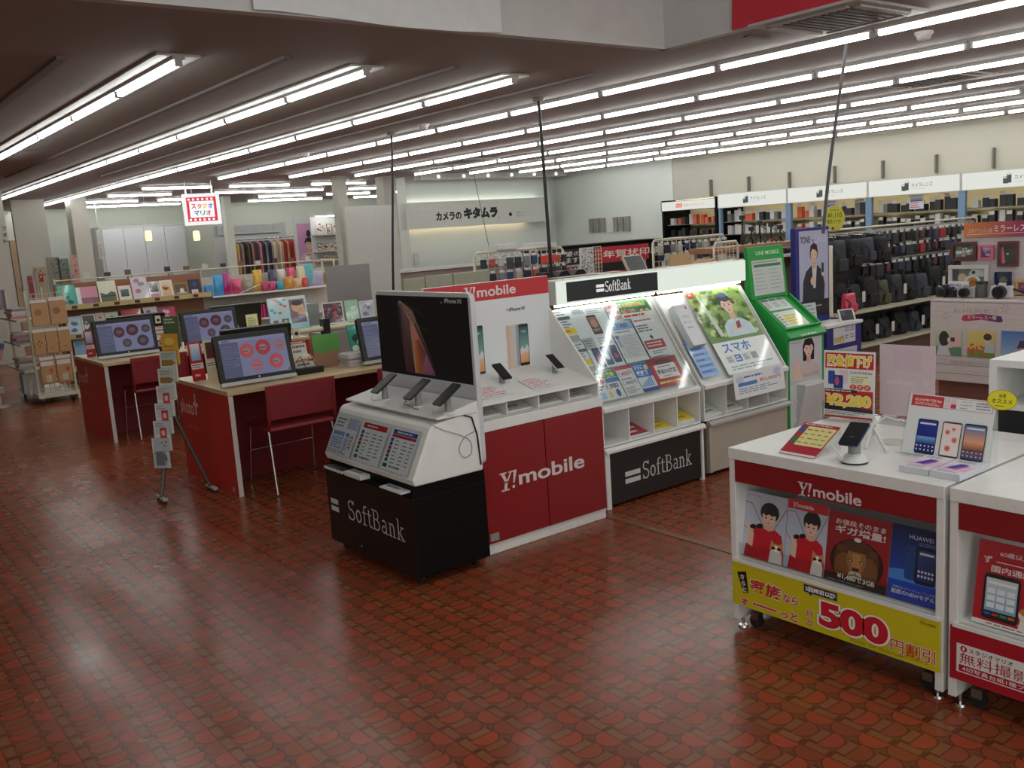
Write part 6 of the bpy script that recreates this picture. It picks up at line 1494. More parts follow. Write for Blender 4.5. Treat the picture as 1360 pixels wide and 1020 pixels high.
def gpx(px, y=GY + .04): return on_y(px, 390, y).x
def shelf_card(px0, px1, pytop, zb, label, cat, draw, base, name='photo_book', group='frames and albums on the gift shelf', y=GY + .02, lean=.28, t_=.012):
    a = on_y(px0, 395, y).x; b_ = on_y(px1, 392, y).x; z1_ = on_y((px0 + px1) / 2, pytop, y + .06).z
    h = (z1_ - zb) / math.cos(lean)
    return slanted_card(name, a, y, zb, b_ - a, h, lean, draw, label, cat, group, base, 0, t_, prop=False)
TOPS += .002
shelf_card(79, 102, 379, TOPS, 'teal album with scattered dark dots, leftmost on the top gift shelf', 'album', d_photo([(40, 160, 140), (50, 170, 148), (24, 50, 60)], 31), (40, 160, 140))
shelf_card(103, 131, 381, TOPS, 'pink album with a pale side strip, second on the top gift shelf', 'album', lambda p, w, h: (p.rect(0, 0, w * .2, h, (226, 220, 222)), p.rect(w * .2, 0, w, h * .4, (120, 80, 100)), p.bars(w * .25, h * .05, w * .95, h * .35, 4, (170, 110, 140))), (206, 140, 160))
shelf_card(133, 157, 373, TOPS, 'tall cream album with a landscape picture on the top gift shelf', 'album', d_photo([(222, 220, 196), (226, 224, 204), (90, 96, 80), (60, 66, 60)], 33, .08, 'land'), (224, 220, 196))
shelf_card(158, 177, 378, TOPS, 'small white frame with a dark picture and red edge on the top gift shelf', 'picture frame', lambda p, w, h: (p.rect(0, 0, w, h, (170, 50, 46)), p.rect(w * .06, h * .06, w * .94, h * .94, (222, 216, 206)), p.rect(w * .22, h * .3, w * .78, h * .72, (50, 66, 66), (90, 110, 110))), (170, 50, 46), 'picture_frame')
shelf_card(178, 199, 368, TOPS, 'pale sheet with faint flowers on the top gift shelf', 'album', d_photo([(206, 200, 206), (214, 208, 212), (150, 140, 160), (190, 120, 140)], 35), (210, 204, 208))
shelf_card(200, 214, 374, TOPS, 'small album with a black and white picture above a pink band', 'album', lambda p, w, h: (p.rect(w * .1, h * .4, w * .9, h * .95, (60, 60, 62), (150, 150, 150)), p.rect(w * .1, h * .1, w * .9, h * .3, (206, 130, 150))), (216, 212, 210))
shelf_card(215, 232, 372, TOPS, 'white frame with an orange and brown painting on the top gift shelf', 'picture frame', d_photo([(206, 170, 130), (226, 200, 170), (150, 70, 40), (226, 150, 60), (90, 60, 50)], 37, .14), (224, 220, 212), 'picture_frame')
shelf_card(233, 252, 375, TOPS, 'brown wooden box frame with a white figure inside on the top gift shelf', 'picture frame', lambda p, w, h: (p.rect(w * .1, h * .12, w * .9, h * .88, (100, 76, 50)), p.ell(w * .55, h * .4, w * .15, h * .2, (224, 218, 206), 10), p.rect(w * .15, h * .2, w * .85, h * .28, (200, 190, 170))), (150, 110, 70), 'picture_frame')
shelf_card(254, 269, 371, TOPS, 'navy album with a white price tag on the top gift shelf', 'album', lambda p, w, h: (p.rect(w * .15, h * .05, w * .7, h * .35, (222, 210, 214)), p.bars(w * .2, h * .1, w * .65, h * .3, 2, (190, 70, 90)), p.ell(w * .5, h * .7, w * .2, h * .15, (60, 70, 110), 10)), (34, 38, 66))
MIDS += .002
for k, (a, b_, tp, bs, l, dr) in enumerate(((84, 104, 421, (186, 206, 222), 'pale blue card with a small picture on the middle gift shelf, left end', d_photo([(176, 200, 222), (196, 214, 226), (90, 100, 130)], 41, .1)),
        (105, 124, 418, (222, 216, 212), 'white frame with a black and white couple on the middle gift shelf', d_photo([(40, 38, 40), (90, 90, 92), (206, 200, 196), (60, 60, 60)], 42, .1)),
        (125, 136, 416, (206, 196, 190), 'small card with red corner on the middle gift shelf', d_photo([(206, 200, 180), (200, 190, 180), (190, 50, 50)], 43, .1)),
        (137, 155, 415, (190, 196, 176), 'pale green album on the middle gift shelf', d_photo([(196, 200, 180), (206, 210, 190), (120, 130, 110)], 44, .08)),
        (160, 186, 411, (190, 50, 60), 'red framed album on the middle gift shelf behind the dark disc screen', d_photo([(176, 40, 56), (196, 60, 70), (226, 200, 200)], 45, .1)),
        (190, 208, 408, (214, 206, 208), 'pale album behind the dark disc screen', d_photo([(206, 200, 204), (216, 210, 212), (140, 110, 120)], 46, .1)),
        (209, 232, 408, (190, 50, 90), 'crimson album on the middle gift shelf', d_photo([(190, 40, 80), (206, 70, 100), (226, 210, 214)], 47, .1)))):
    shelf_card(a, b_, tp, MIDS, l, 'album' if 'album' in l else 'picture frame', dr, bs, 'photo_book' if 'album' in l else 'picture_frame', 'frames and albums on the middle gift shelf')
shelf_card(91, 112, 452, LOWS + .002, 'blue sky picture on the lowest gift shelf beside the farther desk', 'picture frame', d_photo([(90, 150, 206), (150, 190, 222), (110, 130, 120)], 48, .06, 'land'), (206, 212, 218), 'picture_frame', 'frames and albums on the middle gift shelf')
# bags and pouches on the white shelf
def pouch(name, x, y, z, w, h, d, mat, label, cat, group, rz=0.0, header=None):
    mb = MB(); n, m_ = 8, 6; vs = []
    for s in (1, -1):
        for j in range(m_ + 1):
            for i in range(n + 1):
                u, v = i / n, j / m_
                b_ = (1 - (2 * u - 1) ** 4) * (1 - (2 * v - 1) ** 4)
                vs.append(((u - .5) * w, -s * d / 2 * b_ * (1.15 - .4 * v) + .006 * math.sin(7 * u + 5 * v + x * 9) * b_, v * h))
    k = (n + 1) * (m_ + 1); fs = []
    for j in range(m_):
        for i in range(n):
            q = (j * (n + 1) + i, j * (n + 1) + i + 1, (j + 1) * (n + 1) + i + 1, (j + 1) * (n + 1) + i)
            fs.append(q); fs.append(tuple(k + c for c in q[::-1]))
    mb.add(vs, fs, mat, True)
    if header:
        t = thing(name, label, cat, (x, y, z), rz, group); mb.build('packet', t)
        MB().box(-w / 2, -.006, h - .03, w / 2, .006, h, header).build('header_card', t)
        return t
    return tag(mb.build(name, None, (x, y, z), rz), label, cat, group)
def FOIL(nm, c): return M(nm, c, .22, .0, coat=.4)
BG = [(271, 283, 379, (40, 130, 190), 'blue'), (284, 298, 365, (60, 150, 206), 'sky blue'), (296, 308, 363, (176, 40, 120), 'magenta'), (308, 322, 370, (206, 70, 110), 'pink'), (322, 338, 368, (150, 140, 124), 'grey beige'),
      (338, 350, 358, (222, 170, 50), 'yellow'), (347, 357, 374, (170, 50, 80), 'dark pink'), (357, 367, 373, (196, 60, 110), 'rose'), (358, 369, 358, (60, 60, 90), 'indigo'), (368, 378, 373, (60, 160, 190), 'turquoise'), (370, 381, 357, (206, 206, 196), 'cream'),
      (377, 390, 367, (206, 140, 60), 'orange'), (390, 402, 369, (222, 170, 130), 'peach'), (402, 411, 368, (196, 80, 80), 'red'), (383, 394, 355, (206, 60, 90), 'crimson'), (396, 408, 353, (220, 206, 170), 'ivory'), (411, 431, 360, (170, 164, 186), 'silver lilac'), (405, 418, 350, (90, 170, 180), 'aqua'), (432, 445, 361, (150, 110, 70), 'brown')]
for k, (a, b_, tp, c, nm) in enumerate(BG):
    back = tp < 366 and k not in (1, 2)
    y = GY + (.2 if back else .06)
    x0, x1 = on_y(a, 385, y).x, on_y(b_, 385, y).x; h = max(.1, on_y((a + b_) / 2, tp, y).z - WS)
    pouch('gift_bag', (x0 + x1) / 2, y, WS, (x1 - x0) * .98, h, .075, FOIL('bag_' + nm.replace(' ', '_'), c), '%s packet on the white gift shelf%s' % (nm, ', in the back row' if back else ', in the front row'), 'packet', 'coloured packets on the white gift shelf', header=M('header_' + nm.replace(' ', '_'), tuple(min(230, q + 50) for q in c), .5) if k > 4 else None)
tag(MB().prism([(0, 0), (.30, .10), (.31, .095), (.02, -.0)], 'y', -.02, .01, WHITE).build('price_strip', None, (on_y(317, 392, GY).x, GY - .01, WS + .004)), 'white slanted strip lying before the pink packet', 'strip')
SP = [(150, 130, 90), (60, 70, 60), (176, 150, 100), (30, 90, 130), (60, 150, 180), (222, 180, 50), (200, 60, 70), (190, 50, 110), (120, 40, 80), (60, 60, 120), (206, 140, 60), (90, 130, 80)]
for k in range(26):
    r = random.Random(500 + k); c = SP[(k // 2) % 12]; x = GXM + .05 + k * .042; h = r.uniform(.17, .2)
    o = MB().box(0, 0, 0, .03, .15, h, M('spine_%d' % ((k // 2) % 12), c, .5)).build('album_spine', None, (x, GY + .02, MIDS + (WS - TOPS) - .001)); o.name = 'album'; tag(o, '%s slim album from the left in the row of coloured spines under the packets' % ORD[k], 'album', 'slim albums under the packets')
for k in range(14):
    x = GX0 + .1 + k * .245; c = [(120, 86, 60), (206, 200, 190), (60, 50, 46)][k % 3]
    o = MB().box(0, 0, 0, .075, .008, .05 + .012 * (k % 2), M('top_card_%d' % (k % 3), c, .6)).build('shelf_card', None, (x, GY + .356, TOPS + .318)); tag(o, '%s little card from the left on the top rail of the gift shelf' % ORD[k], 'card', 'little cards on the top rail')

# ------------------------------------------------------------------ wire racks at the left edge
WIREC = M('cream_wire', (206, 198, 176), .45)
def wire_rack(x, y, w, d, h, label):
    """mesh front to the camera, open shelves to the aisle"""
    t = thing('wire_rack', label, 'rack', (x, y, 0))
    MB().box(0, 0, .07, w, d, .11, WIREC).build('base', t, bevel=.004)
    for (px, py) in ((0, 0), (w - .022, 0), (0, d - .022), (w - .022, d - .022)): MB().box(px, py, .11, px + .022, py + .022, h, WIREC).build('post', t)
    mesh_panel(MB(), .02, .13, w - .02, h - .04, .012, .052, .0035, WIREC).build('front_grid', t)
    for z in (.40, .70, .98):
        MB().box(-.10, .05, z - .02, .12, d - .05, z, WIREC).build('shelf', t)
    for (px, py) in ((.05, .05), (w - .05, .05), (.05, d - .05), (w - .05, d - .05)): caster(t, px, py, 0, .03)
    return t
wire_rack(2.12, 11.66, .42, 1.15, 1.30, 'cream wire rack on wheels with brown paper bags on its mesh front')
KRAFT = M('kraft_paper', (176, 132, 88), .6); KR2 = M('kraft_window', (120, 90, 64), .5)
BAGS = [(.04, .90, .17, .26, 'brown bag with a round print'), (.23, .90, .18, .27, 'wide brown bag with a faint print'), (.02, .58, .12, .25, 'brown bag with dark paw marks'), (.15, .58, .12, .25, 'plain brown bag'), (.28, .58, .13, .25, 'brown bag with a pale tag'), (.05, .24, .15, .27, 'brown bag with a white head card and red motif'), (.22, .24, .16, .27, 'brown bag with a white head card and a grid print')]
for k, (bx_, bz, w, h, l) in enumerate(BAGS):
    tb = thing('paper_bag', l + ', %s row of the rack' % ('top' if k < 2 else 'middle' if k < 5 else 'bottom'), 'bag', (2.12 + bx_, 11.625, bz), 0, 'brown paper bags on the wire rack')
    MB().box(0, -.012, 0, w, .018, h, KRAFT).build('body', tb, bevel=.006)
    MB().box(0, -.014, h, w, -.004, h + .035, M('head_card', (214, 208, 198), .6)).build('head_card', tb)
    p = Pr(w * .9, h * .9, (180, 136, 92), .0004); ww, hh = p.w, p.h
    if k < 2: p.ell(ww * .4, hh * .6, ww * .25, ww * .25, (140, 104, 70), 16)
    elif k == 2:
        for q in ((.3, .5), (.5, .35), (.7, .5), (.5, .6)): p.ell(ww * q[0], hh * q[1], ww * .08, ww * .08, (50, 36, 28), 8)
    elif k >= 5: p.rect(0, hh * .8, ww, hh, (214, 208, 200)); p.ell(ww * .75, hh * .55, ww * .12, hh * .12, (190, 70, 40), 10); p.rect(ww * .3, hh * .05, ww * .7, hh * .35, (206, 200, 190)); p.bars(ww * .32, hh * .08, ww * .68, hh * .32, 3, (140, 130, 120))
    else: p.rect(ww * .35, hh * .2, ww * .65, hh * .3, (150, 116, 80))
    p.build('print', frame((w * .05, -.0125, h * .04), (1, 0, 0), (0, 0, 1)), tb, PAPER)
r = random.Random(77)
for zi, z in enumerate((.40, .70, .98)):
    for k in range(4):
        c = [(190, 186, 180), (206, 200, 190), (150, 130, 140), (176, 170, 160), (196, 120, 120)][(zi * 2 + k) % 5]
        o = MB().box(-.09, -.15, 0, .09, .15, .028, M('pack_%d' % ((zi * 2 + k) % 5), c, .3)).build('album_pack', None, (2.12 - .0 + r.uniform(-.01, .01), 12.2 + r.uniform(-.02, .02), z + .001 + k * .029), r.uniform(-.1, .1)); tag(o, '%s pack of the pile on the %s aisle-side shelf of the wire rack' % (['lowest', 'second', 'third', 'topmost'][k], ['low', 'middle', 'high'][zi]), 'pack', 'packs piled on the wire rack')
for k in range(4):
    c = [(190, 190, 186), (150, 160, 170), (120, 130, 150), (196, 190, 180)][k]
    o = MB().box(-.10, -.012, 0, .10, .012, .24, M('binder_%d' % k, c, .4)).build('binder', None, (2.13, 11.95 + k * .06, .1105), -.25 * 0); tag(o, '%s binder standing at the foot of the wire rack' % ['first', 'second', 'third', 'fourth'][k], 'binder', 'binders at the foot of the wire rack')
o = MB().prism([(-.08, 0), (-.08, .18), (-.04, .21), (.04, .21), (.08, .18), (.08, 0), (.045, 0), (.045, .10), (.03, .13), (-.03, .13), (-.045, .10), (-.045, 0)], 'y', -.004, .004, M('book_end', (196, 190, 176), .45)).build('book_end', None, (2.14, 11.83, .1105)); tag(o, 'arched pale book end at the foot of the wire rack', 'book end')
pc = thing('price_board', 'tilted pink and blue price board at the left edge of the wire rack', 'price board', (1.78, 12.0, 0)); MB().tube([(0, 0, 0), (0, 0, .72)], .008, WIREC, 8).lathe([(.1, 0), (.1, .012)], (0, 0, 0), WIREC, 14).build('stem', pc); p = Pr(.2, .2, (196, 130, 126), .003); p.rect(0, .13, .2, .2, (60, 90, 130)); p.bars(.02, .02, .18, .12, 4, (206, 180, 176)); p.build('board', frame((-.12, -.01, .58), (.9, -.1, -.25), (.2, 0, 1)), pc, PAPER)
# rack behind, at the very edge
t = thing('side_rack', 'cluttered cream rack at the left picture edge behind the wire rack', 'rack', (1.35, 12.9, 0))
MB().box(0, 0, .05, .62, .5, .12, WIREC).build('base', t); MB().box(0, .46, .12, .62, .5, 1.38, M('rack_back', (190, 182, 168), .6)).build('back_panel', t)
for x in (0, .6): MB().box(x, .44, 0, x + .02, .48, 1.42, WIREC).build('post', t)
for z in (.45, .75, 1.05): MB().box(0, .05, z - .02, .62, .46, z, WIREC).build('shelf', t)
r = random.Random(31)
for zi, z in enumerate((.12, .45, .75, 1.05)):
    for k in range(5):
        c = r.choice([(206, 200, 190), (150, 60, 70), (90, 130, 150), (196, 150, 90), (120, 110, 110), (222, 214, 206), (60, 60, 70), (206, 150, 160)]); h = r.uniform(.14, .23)
        o = leaflet(.1, h, c, tuple(int(q * .7) for q in c) if k % 2 else None, ((226, 220, 210), c) if k % 3 == 0 else None, 2, 700 + zi * 9 + k, (110, 100, 100)).build('packet', frame((1.37 + k * .12, 12.92 + .02 * (k % 2), z + .003), (1, 0, 0), (0, .2, 1)), None, PAPER, '%s packet from the left on the %s shelf of the edge rack' % (ORD[k], ['floor', 'lower', 'middle', 'upper'][zi]), 'packet', 'packets on the edge rack')
for k in range(5):
    o = MB().box(0, 0, 0, .024, .2, .24, M('edge_book_%d' % k, [(130, 120, 126), (150, 146, 150), (110, 110, 120), (176, 60, 60), (190, 186, 186)][k], .5)).build('book', None, (2.05 + k * .026, 12.9, 1.06)); tag(o, '%s standing book from the left on the rack above the packs' % ORD[k], 'book', 'books standing behind the wire rack')
MB().box(1.97, 12.85, 1.035, 2.22, 13.15, 1.058, WIREC).build('book_shelf', t).matrix_basis = Matrix.Translation((-1.35, -12.9, 0))

# ------------------------------------------------------------------ photo studio at the far left
wy = 23.6
a, b_ = on_y(134, 300, wy), on_y(243, 296, wy)
W = b_.x - a.x; Hh = 2.28
WARD = M('wardrobe_white', (204, 206, 208), .5)
t = thing('wardrobe', 'wide white built-in wardrobe with four doors at the far left', 'wardrobe', (a.x, wy, 0))
MB().box(-.06, .02, 0, W + .03, .7, Hh, M('wardrobe_frame', (200, 198, 198), .5)).build('body', t)
MB().box(-.06, -.005, Hh - .03, W + .03, .02, Hh, M('wardrobe_frame')).build('top_rail', t)
for k in range(4):
    d = MB().box(k * W / 4 + .006, -.004, .05, (k + 1) * W / 4 - .006, .02, Hh - .045, WARD).build('door', t)
    MB().box((k + (.9 if k % 2 == 0 else .08)) * W / 4, -.02, 1.0, (k + (.9 if k % 2 == 0 else .08)) * W / 4 + .03, -.004, 1.14, CHROME).build('handle', d)
sy = 21.0; a = on_y(127, 305, sy); b_ = on_y(140, 344, sy); W = b_.x - a.x; hh = a.z - b_.z
p = Pr(W * .9, hh, (220, 220, 218), .02)
p.line([(.01, .01), (p.w - .01, .01), (p.w - .01, hh - .01), (.01, hh - .01), (.01, .01)], .008, (150, 146, 146))
for k in range(6): p.text('七五三衣装展'[k], p.w * .28, hh * (.86 - k * .145) - .05, p.w * .72, hh * (.86 - k * .145) + .05, (120, 118, 118))
ts = thing('hanging_sign', 'tall white hanging sign with one column of characters left of the wardrobe', 'sign', (a.x, sy, b_.z)); p.build('panel', frame((0, 0, 0), (1, 0, 0), (0, 0, 1)), ts, PAPER); MB().tube([(p.w / 2, .01, hh), (p.w / 2, .01, H - b_.z)], .006, WPLAS, 6).build('cord', ts)
for k, px in enumerate((197, 261)):
    c = on_y(px, 313, 17.6)
    t = thing('pendant_lamp', ['small lit pendant lamp in front of the wardrobe', 'small lit pendant lamp right of the wardrobe, under the red sign'][k], 'lamp', (c.x, 17.6, 0), 0, 'pendant lamps at the studio')
    MB().tube([(0, 0, c.z + .08), (0, 0, H)], .004, WPLAS, 6).build('cord', t)
    MB().lathe([(.055, -.09), (.062, 0), (.055, .08), (.02, .09)], (0, 0, c.z), M('lamp_shade_glow', (250, 240, 170), .5, emit=1.3), 16).build('lamp_shade', t)
# little sign of the studio
c0, c1 = on_z(244, 240, H), on_z(275, 231, H)
so = on_y(240, 300, c0.y); ang = math.atan2(-.30, 1)
xd = Vector((math.cos(ang), math.sin(ang), 0)); sy = c0.y + .05
bl, br = on_y(246, 300, sy), on_y(292, 297, sy); tl = on_y(241, 258, sy)
m = frame(bl, (br.x - bl.x, -.18, 0), (0, 0, 1)); w_, h_ = (br - bl).length, tl.z - bl.z
t = thing('studio_sign', 'square lit sign with a red film border and coloured characters hanging at the left', 'sign', mat4=m)
MB().box(0, 0, -.12, w_, h_, -.004, WPLAS).build('box', t, bevel=.01)
p = Pr(w_, h_, (240, 238, 240), .003); e = w_ * .1
p.rect(e, e, w_ - e, h_ - e, (214, 40, 56)); p.rect(e * 1.7, e * 2.1, w_ - e * 1.7, h_ - e * 2.1, (246, 244, 246))
for k in range(6):
    for yy in (e * 1.2, h_ - e * 1.9): p.rect(e * 1.4 + k * (w_ - e * 2.6) / 6, yy, e * 1.4 + k * (w_ - e * 2.6) / 6 + w_ * .06, yy + e * .6, (246, 244, 246))
CC = [(214, 60, 90), (230, 120, 50), (240, 170, 50), (60, 130, 210), (60, 110, 200), (50, 180, 90), (220, 60, 60)]
for k, ch in enumerate('スタジオ'): p.text(ch, w_ * (.22 + k * .15), h_ * .52, w_ * (.35 + k * .15), h_ * .68, CC[k], .04)
for k, ch in enumerate('マリオ'): p.text(ch, w_ * (.28 + k * .16), h_ * .30, w_ * (.42 + k * .16), h_ * .46, CC[4 + k], .04)
p.build('lit_face', Matrix.Identity(4), t, LIT)
for fx in (.12, .82):
    lo_ = Vector((w_ * fx, h_, -.06)); tp = m @ lo_; hi = m.inverted() @ Vector((tp.x, tp.y, H)); MB().tube([lo_, hi], .012, CHROME, 8).build('hanger', t)
# costumes
cy = 21.6
t = thing('garment_rail', 'long rail of festive garments at the back of the studio', 'rail', (0, cy, 0)); x0, x1 = on_y(309, 330, cy).x, on_y(392, 322, cy).x; rz_ = on_y(330, 318, cy).z
MB().tube([(x0, 0, rz_), (x1, 0, rz_)], .015, CHROME, 8).build('rod', t)
for x in (x0, x1): MB().tube([(x, 0, 0), (x, 0, rz_)], .015, CHROME, 8).build('post', t)
r = random.Random(5); NG = 30
GC = [('gold', (190, 150, 90)), ('black', (30, 26, 28)), ('brown', (110, 70, 50)), ('crimson', (150, 40, 56)), ('grey', (140, 136, 136)), ('pink', (206, 130, 140)), ('dark red', (120, 30, 36)), ('cream', (206, 196, 180)), ('navy', (40, 46, 80)), ('scarlet', (190, 46, 46))]
for k in range(NG):
    nm, c = GC[(k * 3 + k // 5) % 10] if k > 8 else GC[[0, 2, 4, 1, 1, 2, 1, 4, 6][k]]
    x = x0 + .05 + (x1 - x0 - .1) * k / NG; L_ = r.uniform(.95, 1.1); dd = .24
    o = MB().prism([(-dd, -.12), (-dd * .9, -.06), (-.04, 0), (.04, 0), (dd * .9, -.06), (dd, -.12), (dd * .95, -L_), (-dd * .95, -L_)], 'x', -.022, .022, M('cloth_' + nm.replace(' ', '_'), c, .75)).build('garment', None, (x, cy, rz_ - .05), bevel=.008)
    MB().tube([(0, 0, 0), (0, .0, .03), (0, .015, .05)], .003, CHROME, 6).build('hanger_hook', o)
    tag(o, '%s %s garment from the left on the studio rail' % (ORD[k], nm), 'garment', 'festive garments on the rail')
t = thing('wall_lattice', 'white lattice shelf above the garments', 'lattice', (x0, 22.4, 0)); zt, zb = on_y(340, 297, 22.4).z, on_y(340, 308, 22.4).z
LATM = M('lattice_white', (206, 208, 206), .5)
MB().box(0, 0, zt - .03, x1 - x0, .04, zt, LATM).box(0, 0, zb - .03, x1 - x0, .04, zb, LATM).build('rail', t)
g = MB()
for k in range(34): g.box((x1 - x0) * k / 34, 0, zb, (x1 - x0) * k / 34 + .035, .02, zt - .03, LATM)
g.build('slats', t); MB().box(-.1, .1, 0, x1 - x0 + .2, .14, zt, M('studio_panel', (200, 202, 200), .6)).build('panel', t)
# framed girl in a kimono
ky = 20.4; a, b_ = on_y(389, 290, ky), on_y(424, 352, ky); kw = b_.x - a.x
t = thing('portrait_picture', 'pink portrait of a child in a flowered kimono on a white panel', 'picture', (a.x, ky, 0)); zt = on_y(405, 284, ky).z
MB().box(0, .01, 0, kw, .06, zt, WPLAS).build('panel', t)
s = Sheet(face_y(a.x, ky + .008, 0), None); q0, q1 = s.at(404, 347), s.at(420, 297); q0 = s.at(400, 350); q1 = s.at(418, 296)
p = Pr(q1[0] - q0[0] + .12, q1[1] - q0[1] - .0, (206, 150, 190), .003); w, h = p.w, p.h
person(p, w * .5, h * .02, h * .62, (40, 28, 30), (222, 190, 190), (230, 190, 170)); p.ell(w * .5, h * .74, w * .1, h * .09, (40, 28, 30), 12)
for k in range(16): p.ell(w * random.Random(k).uniform(.28, .72), h * random.Random(k + 50).uniform(.03, .22), w * .04, h * .02, [(190, 60, 90), (240, 230, 226), (90, 150, 140), (226, 150, 60)][k % 4], 8)
p.build('portrait', Matrix.Translation((q0[0] - .03, -.0, q0[1])) @ frame((0, 0, 0), (1, 0, 0), (0, 0, 1)), t, PAPER)
# shelf of frames
ky = 19.4; a, b_ = on_y(419, 290, ky), on_y(457, 350, ky); W = b_.x - a.x
t = thing('frame_shelf', 'white lit shelf with small frames beside the kimono portrait', 'shelf', (a.x, ky, 0)); zs = [on_y(440, py, ky).z for py in (345, 332, 310, 286)]
for z in zs[:3]: MB().box(0, 0, z - .03, W, .3, z, WPLAS).build('shelf', t)
MB().box(0, .28, 0, W, .32, zs[3] + .05, WPLAS).box(0, 0, zs[3], W, .3, zs[3] + .04, WPLAS).build('back_panel', t); MB().box(.05, .05, zs[3] - .02, W - .05, .09, zs[3] - .001, TUBEM).build('shelf_lamp', t)
r = random.Random(9)
for zi in range(3):
    for k in range(4):
        hgt = [.12, .2, .3][zi] * r.uniform(.7, 1); ww = r.uniform(.1, .16)
        slanted_card('picture_frame', a.x + .04 + k * (W - .06) / 4, ky + .1, zs[zi], ww, hgt, .12, d_photo([r.choice([(206, 190, 170), (90, 90, 96), (196, 150, 110), (222, 200, 200)]), (226, 220, 210), (120, 70, 60), (60, 60, 60)], 900 + zi * 4 + k, .12), '%s small frame from the left on the %s board of the lit frame shelf' % (ORD[k], ['lowest', 'middle', 'top'][zi]), 'picture frame', 'small frames on the lit shelf', r.choice([(60, 50, 46), (214, 208, 200), (190, 150, 90)]), 0, .01, False)
# cloths and boards leaning at the far left wall
for k, (x0_, x1_, yt, yb, c, c2, l, y) in enumerate(((66, 82, 341, 372, (150, 146, 136), (100, 110, 100), 'grey patterned cloth hanging at the far left wall', 19.97), (80, 94, 343, 371, (150, 160, 150), (96, 110, 106), 'green grey patterned cloth beside the grey one', 19.97), (97, 107, 338, 370, (190, 150, 140), (170, 40, 50), 'narrow flowered banner on the left pillar', 19.48), (48, 63, 354, 375, (176, 160, 136), (160, 40, 44), 'beige board with a red rosette near the tan door', 19.97), (38, 44, 366, 376, (150, 50, 60), (206, 190, 190), 'small red framed card near the tan door', 19.97))):
    q0, q1 = on_y(x0_, yb, y), on_y(x1_, yt, y); h = q1.z - q0.z; w = on_y(x1_, yb, y).x - q0.x
    p = Pr(w, h + .5, c, .01); r = random.Random(k)
    for q in range(14): p.ell(r.uniform(.1, .9) * w, .5 + r.uniform(.05, .95) * h, w * .1, h * .04, c2 if q % 2 else tuple(int(v * .8) for v in c), 8)
    if k == 3: p.ell(w * .5, .5 + h * .35, w * .22, h * .18, (170, 40, 44), 14); p.ell(w * .5, .5 + h * .35, w * .08, h * .06, (226, 200, 190), 10); p.poly([(w * .25, .5), (w * .35, .5 + h * .2), (w * .65, .5 + h * .2), (w * .75, .5)], (150, 36, 40))
    clip_sheet(p, w, h + .5)
    p.build(['patterned_cloth', 'patterned_cloth', 'banner', 'decor_board', 'framed_card'][k], face_y(q0.x, y, q0.z - .5), None, PAPER, l, ['cloth', 'cloth', 'banner', 'board', 'card'][k])
# ------------------------------------------------------------------ shop sign, service counter, back middle
LY = 15.9
a, b_ = on_y(538, 270, LY), on_y(733, 294, LY); W = b_.x - a.x
t = thing('shop_sign', 'long white sign box with black shop name and small apple on the back wall', 'sign', (a.x, LY, 1.735))
MB().box(0, 0, 0, W, .22, .515, M('sign_white', (220, 222, 214), .5)).build('box', t, bevel=.004)
MB().box(.6, .22, .2, .8, .352, .3, GPLAS).build('wall_bracket', t); MB().box(W - .8, .22, .2, W - .6, .352, .3, GPLAS).build('wall_bracket', t)
WARM = M('warm_strip', (255, 226, 190), .5, emit=5.0)
MB().box(.1, .222, .03, W - .5, .24, .06, WARM).build('lower_light', t); MB().box(.1, .222, .45, W - .1, .24, .48, M('cool_strip', (244, 246, 240), .5, emit=6.0)).build('upper_light', t)
m = face_y(a.x, LY - .002, 1.735); s = Sheet(m, None); p = s.p = Pr(.001, .001, (220, 222, 214), .0006); K_ = (26, 26, 28)
ptext(s, 'カメラの', 579, 288, 613, 286, K_, .17, bold=.05); ptext(s, 'キタムラ', 616, 285, 661, 281, K_, .235, bold=.075, dy=.01)
a2 = s.at(678, 284); apple(p, a2[0], a2[1] - .01, .085, K_, (220, 222, 214)); b2 = s.at(686, 284); c2 = s.at(699, 283)
p.text('正規サービス', b2[0], b2[1] + .01, c2[0], b2[1] + .05, (110, 110, 112)); p.text('プロバイダ', b2[0], b2[1] - .055, c2[0] - .05, b2[1] - .015, (110, 110, 112)); a3 = s.at(662, 289); p.ell(a3[0] + .01, a3[1], .02, .02, K_, 12); p.ell(a3[0] + .01, a3[1], .014, .014, (220, 222, 214), 12)
p.build('lettering', rel(t, m), t, BOARD)
t = thing('spot_rail', 'pale ceiling rail with small spot lamps before the shop name wall', 'spot rail', (9.95, 15.5, H)); MB().box(0, 0, -.11, 3.7, .25, 0, M('rail_pale', (200, 200, 194), .5)).build('rail', t)
for k in range(6): MB().tube([(.4 + k * .6, -.02, -.06), (.4 + k * .6, -.001, -.06)], .03, M('spot_lens', (250, 250, 244), .4, emit=1.5), 12).build('spot_lamp', t)
t = thing('service_counter', 'long white topped service counter under the shop sign', 'counter', (8.35, 15.3, 0)); MB().box(0, 0, .94, 4.9, .6, .985, WHITE).build('counter_top', t); MB().box(.05, .05, 0, 4.85, .6, .94, M('counter_mauve', (150, 132, 128), .6)).build('body', t)
p_ = on_y(553, 343, 16.24); tag(MB().box(-.06, -.03, -.11, .06, 0, .11, WPLAS).build('wall_box', None, (p_.x, 16.248, p_.z), bevel=.006), 'small white box on the wall under the shop sign', 'wall box')
